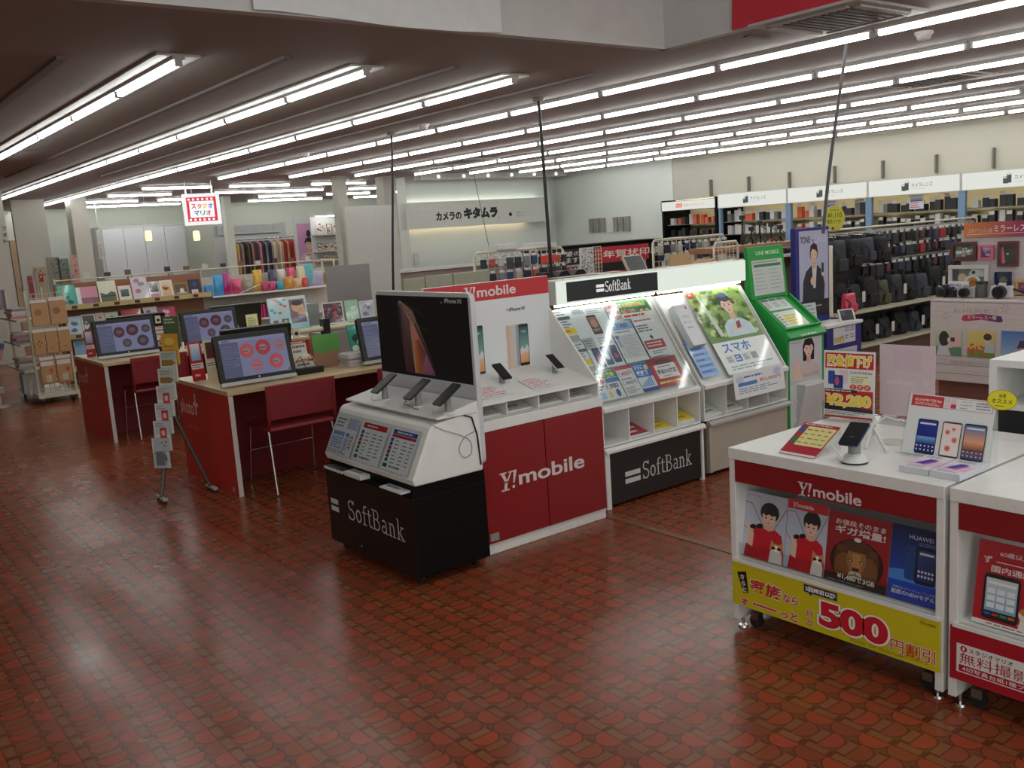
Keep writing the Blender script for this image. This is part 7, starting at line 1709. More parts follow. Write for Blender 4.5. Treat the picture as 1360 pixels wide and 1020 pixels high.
# beige low panels behind the red header
PGR = M('panel_sage', (160, 160, 140), .6)
for k, (x0_, x1_, yt) in enumerate(((536, 564, 371), (565, 601, 367), (602, 650, 363))):
    a, b_ = on_y(x0_, yt, 8.2), on_y(x1_, yt, 8.2); t = thing('low_partition', ['sage low partition panel behind the black phone poster', 'sage low partition panel, middle one behind the red header', 'sage low partition panel, rightmost behind the red header'][k], 'partition', (a.x, 8.2, 0), 0, 'sage low partition panels')
    MB().box(0, 0, .02, b_.x - a.x, .035, a.z, PGR).build('panel', t, bevel=.006); MB().box(.05, -.15, 0, .1, .18, .02, GPLAS).build('foot', t); MB().box(b_.x - a.x - .1, -.15, 0, b_.x - a.x - .05, .18, .02, GPLAS).build('foot', t)
# ---- accessory racks in the middle (y about 9 to 11)
def hook_rack(X, Y, W, H0, rows, label, bar=True, wire=WIREC):
    t = thing('hook_rack', label, 'rack', (X, Y, 0)); MB().box(0, .0, 0, W, .4, .08, wire).build('base', t)
    for x in (0, W): MB().tube([(x, .2, .08), (x, .2, H0 - .04), (x + (.04 if x == 0 else -.04), .2, H0)], .014, wire, 8).build('post', t)
    mesh_panel(MB(), .02, .1, W - .02, H0 - .02, .2, .09, .004, wire).build('grid', t); MB().tube([(.04, .2, H0), (W - .04, .2, H0)], .014, wire, 8).build('top_bar', t)
    return t
def hook_item(X, Y, Z, w, h, c, label, group, name='hanging_pack', cat='packet', d=.03):
    r = random.Random(int(X * 997 + Z * 313 + Y * 71))
    w *= r.uniform(.75, 1.05); h *= r.uniform(.75, 1.15); t = thing(name, label, cat, (X + r.uniform(-.012, .012), Y, Z), r.uniform(-.25, .25), group)
    MB().box(-w / 2, -d / 2, -h, w / 2, d / 2, -.03, M('goods_%d_%d_%d' % c, c, .45)).build('body', t, bevel=min(.008, d * .3)); MB().box(-w * .42, -.002, -.03, w * .42, .002, .0, M('goods_card', (214, 212, 208), .5)).build('header_card', t)
    MB().tube([(0, .12, -.012), (0, -.05, -.012), (0, -.055, -.002)], .003, CHROME, 6).build('hook', t)
    return t
hook_rack(6.42, 8.8, .95, 1.38, 3, 'cream wire rack with straps left of the black cable'); hook_rack(7.42, 9.0, .55, 1.36, 3, 'cream wire rack with dark cases right of the black cable')
GO = [(24, 34, 62), (176, 76, 64), (180, 178, 172), (60, 60, 66), (36, 36, 40), (120, 120, 120), (34, 56, 96), (170, 164, 150)]
GON = ['navy', 'coral', 'white', 'dark grey', 'black', 'grey', 'blue', 'cream']
for z_i, z in enumerate((1.33, 1.16)):
    for k in range(7): hook_item(6.50 + k * .13, 8.93, z, .10, .15, GO[(k + 3 * z_i) % 8], '%s %s pack from the left on the %s hooks of the strap rack' % (ORD[k], GON[(k + 3 * z_i) % 8], ['upper', 'lower'][z_i]), 'packs on the strap rack')
for z_i, z in enumerate((1.30, 1.16)):
    for k in range(5): hook_item(7.49 + k * .105, 9.13, z, .09, .13, GO[[4, 3, 4, 1, 4][k] if z_i == 0 else [3, 4, 4, 3, 4][k]], '%s case from the left on the %s hooks of the dark case rack' % (ORD[k], ['upper', 'lower'][z_i]), 'cases on the dark case rack')
tag(MB().box(0, 0, 0, .24, .01, .09, M('coral_sign', (206, 60, 50), .5)).build('sale_sign', None, (7.42, 8.98, 1.19)), 'small red sale sign in front of the dark cases', 'sign')
for k in range(2): tag(MB().box(0, 0, 0, [.3, .42][k], .2, .06, M('open_tray', (206, 206, 204), .5)).build('top_tray', None, ([6.75, 7.4][k], 9.05 + k * .2 - .1, [1.395, 1.376][k])), ['white box on top of the strap rack', 'white tray on top of the dark case rack'][k], 'box')
for k in range(3):
    o = MB().prism([(-.1, 0), (-.1, .14), (-.05, .2), (.05, .2), (.1, .14), (.1, 0)], 'y', -.08, .08, BPLAS).box(-.07, -.085, .02, .07, -.08, .12, GPLAS).build('photo_printer', None, (7.10 + k * .25, 8.55, .90), bevel=.01); tag(o, '%s black device from the left in the row before the dark case rack' % ORD[k], 'device', 'black devices before the dark case rack')
tag(MB().box(0, 0, 0, 1.0, .3, .90, M('device_stand', (90, 84, 80), .6)).build('device_stand', None, (6.9, 8.40, 0)), 'brownish stand carrying the three black devices', 'stand')
# black and red announcement boards
def board(px0, pyt, px1, pyb, y, base, draw, label, name='announcement_board'):
    a, b_ = on_y(px0, pyb, y), on_y(px1, pyt, y); w, h = b_.x - a.x, b_.z - a.z
    t = thing(name, label, 'board', (a.x, y, 0)); p = Pr(w, h, base, .02); draw(p, w, h); p.build('panel', Matrix.Translation((0, 0, a.z)) @ frame((0, 0, 0), (1, 0, 0), (0, 0, 1)), t, PAPER)
    for x in (.06, w - .06): MB().tube([(x, .03, .0), (x, .03, a.z + .1)], .014, GPLAS, 8).lathe([(.05, 0), (.05, .01)], (x, .03, 0), GPLAS, 14).build('post', t)
    return t
OFF = (226, 226, 222)
def d_black(p, w, h): p.text('ご希望の', w * .05, h * .72, w * .97, h * .94, OFF, .008); p.text('承ります', w * .1, h * .42, w * .9, h * .66, OFF, .008); p.rect(0, 0, w, h * .32, (190, 186, 188)); p.text('¥0,000', w * .1, h * .05, w * .86, h * .28, (150, 60, 70), .02, (40, 40, 44), .03)
board(728, 331, 772, 365, 10.6, (28, 28, 32), d_black, 'black board with white characters behind the SoftBank sign box')
def d_red2(p, w, h): p.text('年賀状印刷', w * .12, h * .28, w * 1.25, h * .77, OFF, .012)
board(793, 323, 861, 350, 10.9, (180, 36, 50), d_red2, 'red new year card board behind the SoftBank sign box')
def d_dots(p, w, h):
    r = random.Random(4)
    for k in range(70): p.rect(r.uniform(.05, .9) * w, r.uniform(.03, .95) * h, r.uniform(.05, .9) * w + w * .06, r.uniform(.03, .95) * h, (90, 90, 96)) if False else p.ell(r.uniform(.08, .92) * w, r.uniform(.04, .96) * h, w * .05, h * .022, (100, 100, 106), 6)
board(772, 328, 788, 365, 10.2, (206, 206, 204), d_dots, 'narrow pale board with tiny dark marks between black and red boards')
t = thing('wire_rack', 'narrow cream wire rack between the pale board and the red board', 'rack', (on_y(787, 340, 10.5).x, 10.5, 0)); mesh_panel(MB(), 0, 0, .18, 1.28, 0, .06, .004, WIREC).build('grid', t)
# dark framed book and boxes on a shelf behind the light boxes
t = thing('back_shelf', 'clear edged shelf running behind the light boxes', 'shelf', (3.75, 5.35, 0)); MB().box(0, 0, 1.19, 2.5, .35, 1.215, M('shelf_beige', (206, 196, 180), .5)).build('board', t); MB().box(0, -.012, 1.215, 2.5, -.004, 1.25, ACR).build('clear_lip', t); MB().box(0, .3, 0, 2.5, .35, 1.19, M('cabinet_brown', (110, 86, 70), .6)).build('back', t)
a = on_y(831, 357, 5.5); slanted_card('photo_book', a.x, 5.45, 1.217, .24, .16, .5, lambda p, w, h: p.rect(w * .04, h * .05, w * .96, h * .95, (34, 36, 40), (56, 58, 62)), 'black photo book with pale edge standing behind the SoftBank sign box', 'photo book', None, (196, 186, 160), .1, .02)
for k, (x, l, c) in enumerate(((735, 'flat brown box behind the left end of the SoftBank sign box', (120, 90, 80)), (786, 'pale flat box behind the SoftBank sign box', (206, 196, 186)), (806, 'red and white flat box behind the SoftBank sign box', (190, 70, 70)))):
    a = on_y(x, 364, 5.42); tag(MB().box(0, 0, 0, [.42, .2, .18][k], .16, .035, M('flat_box_%d' % k, c, .5)).build('flat_box', None, (a.x, 5.37 + 0, 1.2155)), l, 'box')
CARD = M('cardboard', (176, 140, 96), .7)
a = on_y(886, 350, 5.5); tb = thing('cardboard_box', 'open brown cardboard box behind the glowing white light box', 'box', (a.x, 5.45, 1.2155)); MB().box(0, 0, 0, .26, .2, .02, CARD).build('base', tb); MB().prism([(0, 0), (.03, .12), (.035, .12), (.01, 0)], 'x', .0, .26, CARD).build('front_flap', tb); MB().prism([(0, 0), (0, .02), (.22, .02), (.3, .05), (.3, .045), (.22, 0)], 'y', .0, .2, CARD).xf(Matrix.Translation((.26, 0, 0))).build('side_flap', tb)
# ---- hanging straps by the used lens cabinet
hook_rack(9.15, 8.55, 1.45, 1.36, 4, 'wire rack crowded with straps and small packs left of the tripods')
r = random.Random(12)
for z_i, z in enumerate((1.32, 1.19)):
    for k in range(11):
        q = r.randrange(8); hook_item(9.22 + k * .13, 8.68, z, .1, .13, GO[q], '%s %s pack from the left on the %s hooks left of the tripods' % (ORD[k], GON[q], ['top', 'second'][z_i]), 'packs left of the tripods')
t = thing('black_showcase', 'long low black showcase running below the cool white wall', 'showcase', (10.4, 12.6, 0)); MB().box(0, 0, 0, 3.0, .5, 1.20, M('showcase_body', (40, 40, 44), .4)).build('body', t); MB().box(-.02, -.02, 1.20, 3.02, .52, 1.26, BLACK).build('top', t)
for k in range(2):
    for q in range(3): tag(MB().box(0, 0, 0, .12, .03, .3, M('wall_slot_grey', (150, 148, 138), .6)).build('wall_vent', None, (14.165 - .03, 15.25 - k * .75 - q * .18, 1.42), math.pi / 2), 'grey slotted vent plate on the cool white wall, %s of the %s three' % (['first', 'middle', 'last'][q], ['left', 'right'][k]), 'vent', 'vent plates on the cool white wall')
# ---- tripods on a wooden table
t = thing('tripod_table', 'brown edged display table carrying the tripods', 'table', (8.5, 7.05, 0)); MB().box(0, 0, 1.20, 1.6, .5, 1.26, BWOOD).build('table_top', t)
MB().box(0, -.25, 1.10, 1.6, .0, 1.13, WHITE).build('lower_shelf', t)
for x in (.02, 1.54):
    for y in (.02, .44): MB().box(x, y, 0, x + .05, y + .05, 1.20, CREAM).build('leg', t)
MB().box(0, .0, 0, 1.6, .03, 1.10, M('table_front', (120, 104, 92), .6)).build('front', t)
BKT = M('tripod_black', (22, 22, 24), .45)
for k, (px, hh, sp) in enumerate(((991, .30, .02), (1003, .16, .07), (1014, .22, .08), (1029, .19, .08), (1041, .15, .05))):
    a = on_y(px, 330, 7.2); t = thing('tripod', '%s small black tripod from the left on the brown edged table' % ORD[k], 'tripod', (a.x, 7.25, 1.2605), 0, 'small tripods on the table')
    for q in range(3): an = q * 2.094 + .5; MB().tube([(0, 0, hh * .62), (sp * math.cos(an), sp * math.sin(an), .006)], .010, BKT, 6).build('leg', t)
    MB().tube([(0, 0, hh * .5), (0, 0, hh)], .011, BKT, 8).build('column', t); MB().box(-.03, -.02, hh, .03, .02, hh + .05, BKT).build('head', t); MB().tube([(0, 0, hh), (.06, -.04, hh - .05)], .005, BKT, 6).build('pan_handle', t)
    if k == 3: MB().box(-.02, -.03, hh * .1, .05, -.02, hh * .3, M('red_tag', (190, 40, 60), .5)).build('red_tag', t)
for k, (px, c, l) in enumerate(((984, (30, 30, 32), 'black camera on the lower board of the tripod table'), (997, (200, 196, 190), 'white box on the lower board of the tripod table'), (1043, (50, 50, 54), 'dark camera at the right end of the tripod table'))):
    a = on_y(px, 330, 6.9); t = thing('compact_camera' if k != 1 else 'white_carton', l, 'camera' if k != 1 else 'box', (a.x, 6.9, 1.1305)); MB().box(-.06, -.025, 0, .06, .025, .075, M('cam_%d' % k, c, .4)).build('body', t, bevel=.008)
    if k != 1: MB().tube([(0, -.025, .035), (0, -.06, .035)], .028, BPLAS, 14).build('lens', t)
t = thing('wire_stand', 'cream wire stand left of the tripod table', 'rack', (8.0, 6.75, 0)); MB().tube([(0, 0, 0), (0, 0, 1.30), (.03, 0, 1.34), (.37, 0, 1.34), (.4, 0, 1.30), (.4, 0, 0)], .013, WIREC, 8).build('frame', t); mesh_panel(MB(), .01, .1, .39, 1.32, .0, .06, .003, WIREC).build('grid', t)

# ------------------------------------------------------------------ lens cabinets along the right wall
LXF = 13.1
LBACK = M('cabinet_cream', (222, 206, 160), .6); POSTB = M('post_blue', (120, 150, 180), .5); GLS = ACR
UN = [('used', 10.98, 12.28), ('lens', 9.50, 10.94), ('lens', 8.06, 9.50), ('lens', 6.64, 8.06), ('lens', 5.15, 6.64)]
ICON = (60, 62, 64)
for n, (kd, y0, y1) in enumerate(UN):
    W = y1 - y0; used = kd == 'used'
    lab = ['narrow black framed used lens cabinet at the far end of the right wall', 'lens cabinet beside the black framed one', 'third lens cabinet from the far end, behind the navy stand', 'fourth lens cabinet from the far end, above the bags', 'nearest lens cabinet, above the mirrorless display'][n]
    t = thing('lens_cabinet', lab, 'cabinet', (LXF, y0, 0), 0, 'lens cabinets on the right wall')
    fr = BLACK if used else M('cabinet_frame', (190, 190, 184), .5)
    MB().box(.75, 0, 0, .8, W, 1.97, LBACK).build('back_panel', t); MB().box(0.05, 0, 0, .75, W, .9, M('cabinet_base', (150, 146, 140), .6)).build('base', t)
    for y in (0, W - .05): MB().box(0.02, y, .9, .75 if used else .08, y + .05, 1.95, BLACK if used else POSTB).build('side_post', t)
    z0 = 1.75 if used else 1.74; z1_ = 1.93 if used else 1.985
    MB().box(0, 0, z0, .3, W, z1_, fr).build('sign_housing', t)
    m = face_x(LXF - .002, y1 - .02, z0 + .01); p = Pr(W - .04, z1_ - z0 - .02, (214, 216, 208), .002); w, h = p.w, p.h
    if used:
        p.rect(w * .28, h * .3, w * .4, h * .72, (224, 110, 70)); p.text('中古', w * .29, h * .38, w * .39, h * .64, (240, 226, 216)); p.text('中古カメラレンズ', w * .43, h * .36, w * .8, h * .66, (214, 120, 90))
    else:
        cx = w * .38; p.poly(rounded(cx, h * .22, cx + .075, h * .62, .01), ICON); p.rect(cx + .05, h * .25, cx + .11, h * .78, ICON); p.ell(cx + .08, h * .78, .03, .018, (200, 202, 196), 12); p.rect(cx + .005, h * .52, cx + .045, h * .6, (200, 202, 196))
        p.text('カメラレンズ', cx + .15, h * .42, cx + .47, h * .70, (50, 52, 52)); p.bars(cx + .15, h * .27, cx + .36, h * .33, 1, (170, 170, 166))
    p.build('lit_sign', rel(t, m), t, LIT)
    MB().box(.32, .08, 1.90, .36, W - .08, 1.94, M('cabinet_tube', (255, 240, 205), .5, emit=3.5)).build('inner_lamp', t)
    for z in (1.28, 1.50): MB().box(.1, .06, z - .012, .72, W - .06, z, M('glass_shelf', (120, 126, 122), .15)).build('glass_shelf', t)
    r = random.Random(n + 60); cols = [('black', (34, 34, 38)), ('dark', (52, 44, 46)), ('white', (206, 204, 200)), ('grey', (120, 120, 122)), ('orange', (214, 96, 60)), ('silver', (170, 170, 168))]
    for zi, z in enumerate((1.50, 1.28)):
        nb = 8 if used else 11
        for k in range(nb):
            if used: q = r.choice([4, 4, 2, 1]) if zi == 0 else r.choice([0, 0, 1])
            elif n == 1: q = [3, 2, 2, 4, 4, 2, 0, 0, 2, 0, 2][k] if zi == 0 else 2
            elif n == 2: q = [4, 4, 2, 1, 2, 3, 0, 1, 0, 3, 0][k]
            else: q = r.choice([0, 0, 1, 2, 0])
            nm, c = cols[q]; hh = r.uniform(.09, .18); ww = .08
            y = y1 - .12 - k * (W - .2) / nb
            b_ = thing('lens_box', '%s %s lens box from the left on the %s shelf of the %s' % (ORD[k], nm, ['upper', 'lower'][zi], ['used lens cabinet', 'second lens cabinet', 'third lens cabinet', 'fourth lens cabinet', 'nearest lens cabinet'][n]), 'box', (LXF + .16 + .05 * (k % 2), y, z + .0005), 0, 'lens boxes in the cabinets')
            MB().box(0, -ww / 2, 0, .09, ww / 2, hh, M('lens_box_' + nm, c, .5)).build('carton', b_)
            if not used: MB().box(-.004, -ww / 2 * .9, hh * (.7 if zi else 1.0), -.001, ww / 2 * .9, hh * (.7 if zi else 1.0) + .05, M('box_card', (206, 204, 202), .5)).build('price_card', b_)
    if n in (2, 3): leaflet(.22, .2, (214, 214, 220), None, ((60, 70, 120), (206, 206, 214)), 3, n, (190, 70, 90)).build('poster_card', face_x(LXF + .12, y1 - W * .42, 1.53), None, PAPER, ['white lens poster card in the third lens cabinet', 'white lens poster card in the fourth lens cabinet'][n - 2], 'card')
for k, (px, pt, pb) in enumerate(((944, 240, 261), (994, 236, 255), (1048, 230, 250), (1108, 222, 243), (1172, 215, 237), (1243, 207, 230), (1319, 198, 224))):
    a, b_ = on_x(px, pb, 14.15), on_x(px, pt, 14.15); tag(MB().box(-.03, -.012, 0, .05, .012, b_.z - a.z + .02, M('bracket_grey', (120, 118, 110), .5)).build('wall_bracket', None, (14.15, a.y, a.z)), '%s upright grey bracket from the left on the wall above the lens cabinets' % ORD[k], 'bracket', 'upright brackets above the lens cabinets')

# ------------------------------------------------------------------ bag shelves
BY = 5.5
t = thing('gondola', 'long dark shelf of camera bags with hooks on top', 'shelf', (8.35, BY, 0)); GL = 3.6
SHELFC = M('bag_shelf', (190, 184, 160), .5)
MB().box(0, .42, 0, GL, .46, 1.36, M('bag_back', (60, 58, 58), .6)).build('back_panel', t)
for z in (.19, .56): MB().box(.02, 0, z - .03, GL, .42, z, SHELFC).build('shelf', t)
MB().box(.05, .05, 0, GL, .42, .16, M('bag_base', (90, 70, 64), .6)).build('base', t)
MB().tube([(0, .05, .0), (0, .05, 1.20), (.02, .05, 1.24), (.02, .4, 1.24), (0, .42, 1.20), (0, .42, .0)], .022, WIREC, 10).build('end_frame', t)
g = MB()
for k in range(8): g.box(-.004, .06 + k * .05, .1, .004, .066 + k * .05, 1.22, WIREC)
for k in range(20): g.box(-.004, .06, .1 + k * .057, .004, .41, .106 + k * .057, WIREC)
g.build('end_grid', t)
MB().tube([(.02, .3, 1.40), (GL - .2, .3, 1.40), (GL - .1, .3, 1.38), (GL - .1, .3, 1.2)], .012, WIREC, 8).build('top_bar', t)
MB().box(0.05, .38, 1.00, GL, .42, 1.03, CHROME).build('hook_bar', t); MB().box(1.0, .38, 1.18, GL, .42, 1.21, CHROME).build('hook_bar', t); MB().box(0.05, .38, 1.33, GL, .42, 1.36, CHROME).build('hook_bar', t)
BM = {n_: M('bag_' + n_.replace(' ', '_'), c, .7, var=.25, scale=30, bump=.4) for n_, c in (('black', (20, 20, 22)), ('charcoal', (44, 46, 50)), ('olive', (74, 72, 54)), ('slate', (56, 62, 70)), ('brown', (60, 46, 44)), ('khaki', (110, 100, 76)), ('crimson', (130, 24, 56)))}
STR = M('bag_strap', (40, 40, 42), .7); CARDW = M('tag_card', (206, 204, 198), .5)
def bag(x, y, z, w, h, d, mt, label, hang=False, card=False, group='camera bags on the bag shelf'):
    t = thing('camera_bag', label, 'bag', (x, y, z), 0, group)
    ov = MB(); n, m_ = 12, 8; vs = []; fs = []
    for j in range(m_ + 1):
        v = j / m_; sx = (1 - abs(2 * v - 1) ** 5 * .12) * (1 - .12 * v)
        for i in range(n * 2):
            a = math.pi * i / n; cx, sy = math.cos(a), math.sin(a); e = .45
            vs.append((w / 2 * sx * math.copysign(abs(cx) ** e, cx), d / 2 * sx * math.copysign(abs(sy) ** e, sy) * (1 - .25 * v), h * v))
    N = n * 2
    for j in range(m_):
        for i in range(N): fs.append((j * N + i, j * N + (i + 1) % N, (j + 1) * N + (i + 1) % N, (j + 1) * N + i))
    fs.append(tuple(range(N))[::-1]); fs.append(tuple(m_ * N + i for i in range(N)))
    ov.add(vs, fs, mt, True).build('body', t)
    MB().box(-w * .33, -d / 2 - .02, h * .08, w * .33, -d / 2 + .02, h * .45, mt).build('pocket', t, bevel=.012)
    MB().tube([(-w * .18, 0, h * .97), (-w * .14, 0, h + .045), (w * .14, 0, h + .045), (w * .18, 0, h * .97)], .008, STR, 6).build('handle', t)
    MB().tube([(-w * .45, -d * .3, h * .75), (-w * .3, -d * .62, h * .5), (-w * .42, -d * .5, h * .15)], .007, STR, 6).build('strap', t)
    if card: MB().box(w * .05, -d / 2 - .035, h * .3, w * .05 + .055, -d / 2 - .03, h * .3 + .11, CARDW).build('price_tag', t)
    return t
bi = [('black', .24, .30), ('charcoal', .22, .26), ('black', .26, .32), ('olive', .2, .26), ('charcoal', .24, .30), ('black', .22, .28), ('slate', .24, .27), ('black', .26, .33), ('black', .2, .26), ('brown', .22, .3), ('charcoal', .24, .28), ('black', .22, .3)]
x = .16
for k, (nm, w, h) in enumerate(bi):
    bag(8.35 + x + w / 2, BY + .18, .5605, w, h, .2, BM[nm], '%s camera bag from the left on the upper bag shelf, %s' % (ORD[k], nm), card=k % 3 == 1); x += w + .04
x = .10
for k, (nm, w, h) in enumerate([('khaki', .26, .28), ('black', .2, .2), ('black', .24, .24), ('charcoal', .22, .22), ('black', .26, .26), ('slate', .2, .22), ('black', .24, .26), ('charcoal', .22, .24), ('black', .2, .26), ('olive', .22, .24)]):
    bag(8.35 + x + w / 2, BY + .2, .1905, w, h, .2, BM[nm], '%s camera bag from the left on the bottom bag shelf, %s' % (ORD[k], nm), card=k in (2, 3, 5)); x += w + .08
for k, (nm, w, h) in enumerate([('charcoal', .3, .34), ('black', .24, .3), ('slate', .22, .26), ('black', .24, .28)]):
    b_ = bag(8.55 + k * .27, BY + .12, 1.30 - h, w * .85, h, .16, BM[nm], '%s large hanging backpack from the left at the top of the bag shelf, %s' % (ORD[k], nm)); MB().tube([(0, 0, h + .03), (0, .28, h + .045)], .005, CHROME, 6).build('hook', b_)
bag(8.62, BY + .02, .5605, .2, .2, .1, BM['crimson'], 'crimson bag at the left end of the upper bag shelf')
for zi, (z, n_, xs) in enumerate(((1.345, 14, 1.25), (1.195, 14, 1.25), (1.015, 16, .95))):
    for k in range(n_):
        nm = ['black', 'charcoal', 'black', 'slate', 'brown', 'black', 'charcoal'][(k * 3 + zi) % 7]
        c = {'black': (26, 26, 28), 'charcoal': (50, 52, 56), 'slate': (50, 56, 80), 'brown': (80, 46, 46)}[nm]
        if (k, zi) in ((9, 0), (6, 1)): nm, c = 'red', (150, 40, 50)
        if (k, zi) == (11, 1): nm, c = 'blue', (40, 56, 120)
        hook_item(8.35 + xs + k * .145, BY + .26, z, .11, .14 if zi < 2 else .16, c, '%s %s pouch from the left on the %s hooks of the bag shelf' % (ORD[k], nm, ['top', 'second', 'third'][zi]), 'pouches hanging on the bag shelf', 'hanging_pouch', 'pouch', .05)

# ------------------------------------------------------------------ mirrorless camera display
DX, DY = 6.0, 3.235
t = thing('camera_display', 'white brick patterned display for mirrorless cameras with photos on its front', 'display', (DX, DY - 1.25, 0))
BRW = M('display_white', (206, 192, 190), .55)
MB().box(0, 0, .46, .40, 1.25, .985, BRW).box(0.0, 0, .98, .42, 1.25, .995, BRW).build('front_box', t)
MB().box(.36, 0, .46, .40, 1.23, 1.43, BRW).build('back_board', t)
MB().box(.06, .02, 0, .38, 1.22, .46, M('display_base', (120, 74, 60), .6)).build('base', t)
def bricks(p, w, h, c, ch=.035, cw=.11):
    k = 0; y = 0
    while y < h: 
        p.rect(0, y, w, y + .0016, c); p.L -= 1; x = (k % 2) * cw / 2
        while x < w: p.rect(x, y, x + .0014, min(h, y + ch), c); p.L -= 1; x += cw
        y += ch; k += 1
    p.L += 1
m = face_x(DX - .001, DY, .462); s = Sheet(m, None); p = s.p = Pr(1.24, .52, (208, 194, 192), .001); bricks(p, 1.24, .52, (186, 172, 170))
def pbox(px0, py0, px1, py1):
    x0, y0, x1, y1 = s.bx(px0, py0, px1, py1); return x0, y0, x1, y1
ptext(s, 'おしゃれに持ち歩こう!', 1267, 415, 1325, 411, (140, 120, 124), .03)
x0, y0 = s.at(1279, 424); x1, y1 = s.at(1330, 423); ym = (y0 + y1) / 2
p.poly([(x0 - .01, ym - .012), (x0, ym + .02), ((x0 + x1) / 2, ym + .032), (x1, ym + .02), (x1 + .01, ym - .012), (x1 - .01, ym - .02), ((x0 + x1) / 2, ym - .006), (x0 + .01, ym - .02)], [(196, 60, 80), (196, 60, 80), (150, 50, 90), (80, 50, 110), (70, 50, 110), (70, 50, 110), (150, 50, 90), (196, 60, 80)])
p.text('ミラーレス一眼', x0 + .03, ym - .004, x1 - .03, ym + .02, (236, 222, 220), .01)
for q in ((1257, 420), (1335, 410)):
    c = s.at(*q)
    for an in range(6): p.line([(c[0] + .01 * math.cos(an), c[1] + .01 * math.sin(an)), (c[0] + .035 * math.cos(an), c[1] + .035 * math.sin(an))], .002, (110, 90, 96))
x0, y0, x1, y1 = pbox(1243, 470, 1278, 438); w, h = x1 - x0, y1 - y0; yb = y0; x0 += 0
def sub(x0, y0, w, h, f):
    q = Pr(w, h, (200, 196, 190), .001); f(q, w, h); clip_sheet(q, w, h); return q, x0, y0
def d_girl(p, w, h):
    p.rect(0, 0, w, h, (150, 170, 140), (196, 200, 170)); p.rect(0, 0, w, h * .35, (96, 130, 110)); p.poly([(w * .5, h * .3), (w * .95, h * .4), (w * .9, h * .9), (w * .6, h * .9)], (222, 180, 176)); p.ell(w * .33, h * .66, w * .2, h * .3, (36, 30, 34), 16); p.poly([(w * .05, 0), (w * .12, h * .36), (w * .45, h * .4), (w * .6, 0)], (206, 200, 206)); p.ell(w * .52, h * .62, w * .07, h * .1, (222, 190, 176), 10); p.rect(w * .58, h * .56, w * .74, h * .72, (60, 50, 54)); p.line([(w * .45, h * .3), (w * .6, h * .55)], w * .07, (222, 190, 176))
def d_tulip(p, w, h):
    p.rect(0, 0, w, h, (206, 180, 90), (214, 196, 120)); p.rect(0, 0, w, h * .3, (110, 140, 60)); r = random.Random(1)
    for k in range(26): p.ell(r.uniform(.04, .75) * w, r.uniform(.12, .5) * h, w * .04, h * .045, (214, 60, 50), 7)
    p.poly([(w * .62, h * .2), (w * .68, h * .55), (w * .98, h * .55), (w, h * .2)], (176, 190, 190)); p.ell(w * .74, h * .68, w * .12, h * .14, (226, 190, 166), 12); p.ell(w * .75, h * .78, w * .15, h * .13, (70, 46, 40), 12)
def d_sky(p, w, h): p.rect(0, 0, w, h, (150, 180, 206), (70, 110, 176)); p.poly([(w * .5, h * .35), (w * .75, h * .4), (w * .85, h * .7), (w * .6, h * .65)], (60, 60, 80)); p.line([(w * .45, h * .3), (w * .9, h * .36)], h * .04, (206, 130, 130)); p.line([(w * .48, h * .3), (w * .58, h * .68)], h * .03, (206, 130, 130))
inserts = []
for (a_, b_, c_, d_, f) in ((1243, 471, 1278, 439, d_girl), (1285, 474, 1322, 440, d_tulip), (1330, 474, 1372, 441, d_sky)):
    (xa, ya), (xb, yb) = s.at(a_, b_), s.at(c_, d_); inserts.append((xa, ya, xb - xa, max(.1, yb - ya), f))
ptext(s, '写真も思い出もステキに', 1262, 480, 1312, 484, (160, 140, 142), .02)
for yy in (.17, .11, .05): p.rect(.01, yy, 1.2, yy + .003, (150, 130, 130))
fp = p.build('front_print', rel(t, m), t, BOARD)
for (x0, y0, w, h, f) in inserts:
    q = Pr(w, h, (200, 196, 190), .0005); f(q, w, h); clip_sheet(q, w, h); q.build('printed_photo', Matrix.Translation((x0, y0, .006)), fp, GLOSS)
m = face_x(DX + .358, DY - .02, .995); s = Sheet(m, None); p = s.p = Pr(1.22, .43, (206, 194, 194), .001); bricks(p, 1.22, .43, (186, 174, 174)); p.build('back_print', rel(t, m), t, BOARD)
m2b = face_x(DX + .345, DY - .09, 1.40); 
s2 = Sheet(m2b, None); a, b_ = s2.at(1280, 316), s2.at(1400, 296); hB = .10
p = Pr(.9, hB, (196, 110, 80), .004); p.tri([(0, 0), (.35, 0), (.9, 0), (.9, hB), (.35, hB), (0, hB)], [(0, 1, 4, 5), (1, 2, 3, 4)], [(214, 130, 70), (160, 50, 84), (90, 50, 130), (90, 50, 130), (160, 50, 84), (214, 130, 70)])
p.text('スタイリッシュな', .03, .03, .19, .06, (240, 220, 200)); p.text('ミラーレス', .20, .032, .40, .075, (244, 232, 230), .01); p.text('BEST', .42, .018, .60, .07, (236, 226, 236), .02); p.line([(.02, .02), (.4, .024)], .003, (240, 220, 200))
p.build('banner', rel(t, m2b @ Matrix.Translation((a[0], a[1] - .0, 0))), t, GLOSS)
m = face_x(DX + .34, DY - .02, .997); s = Sheet(m, None)
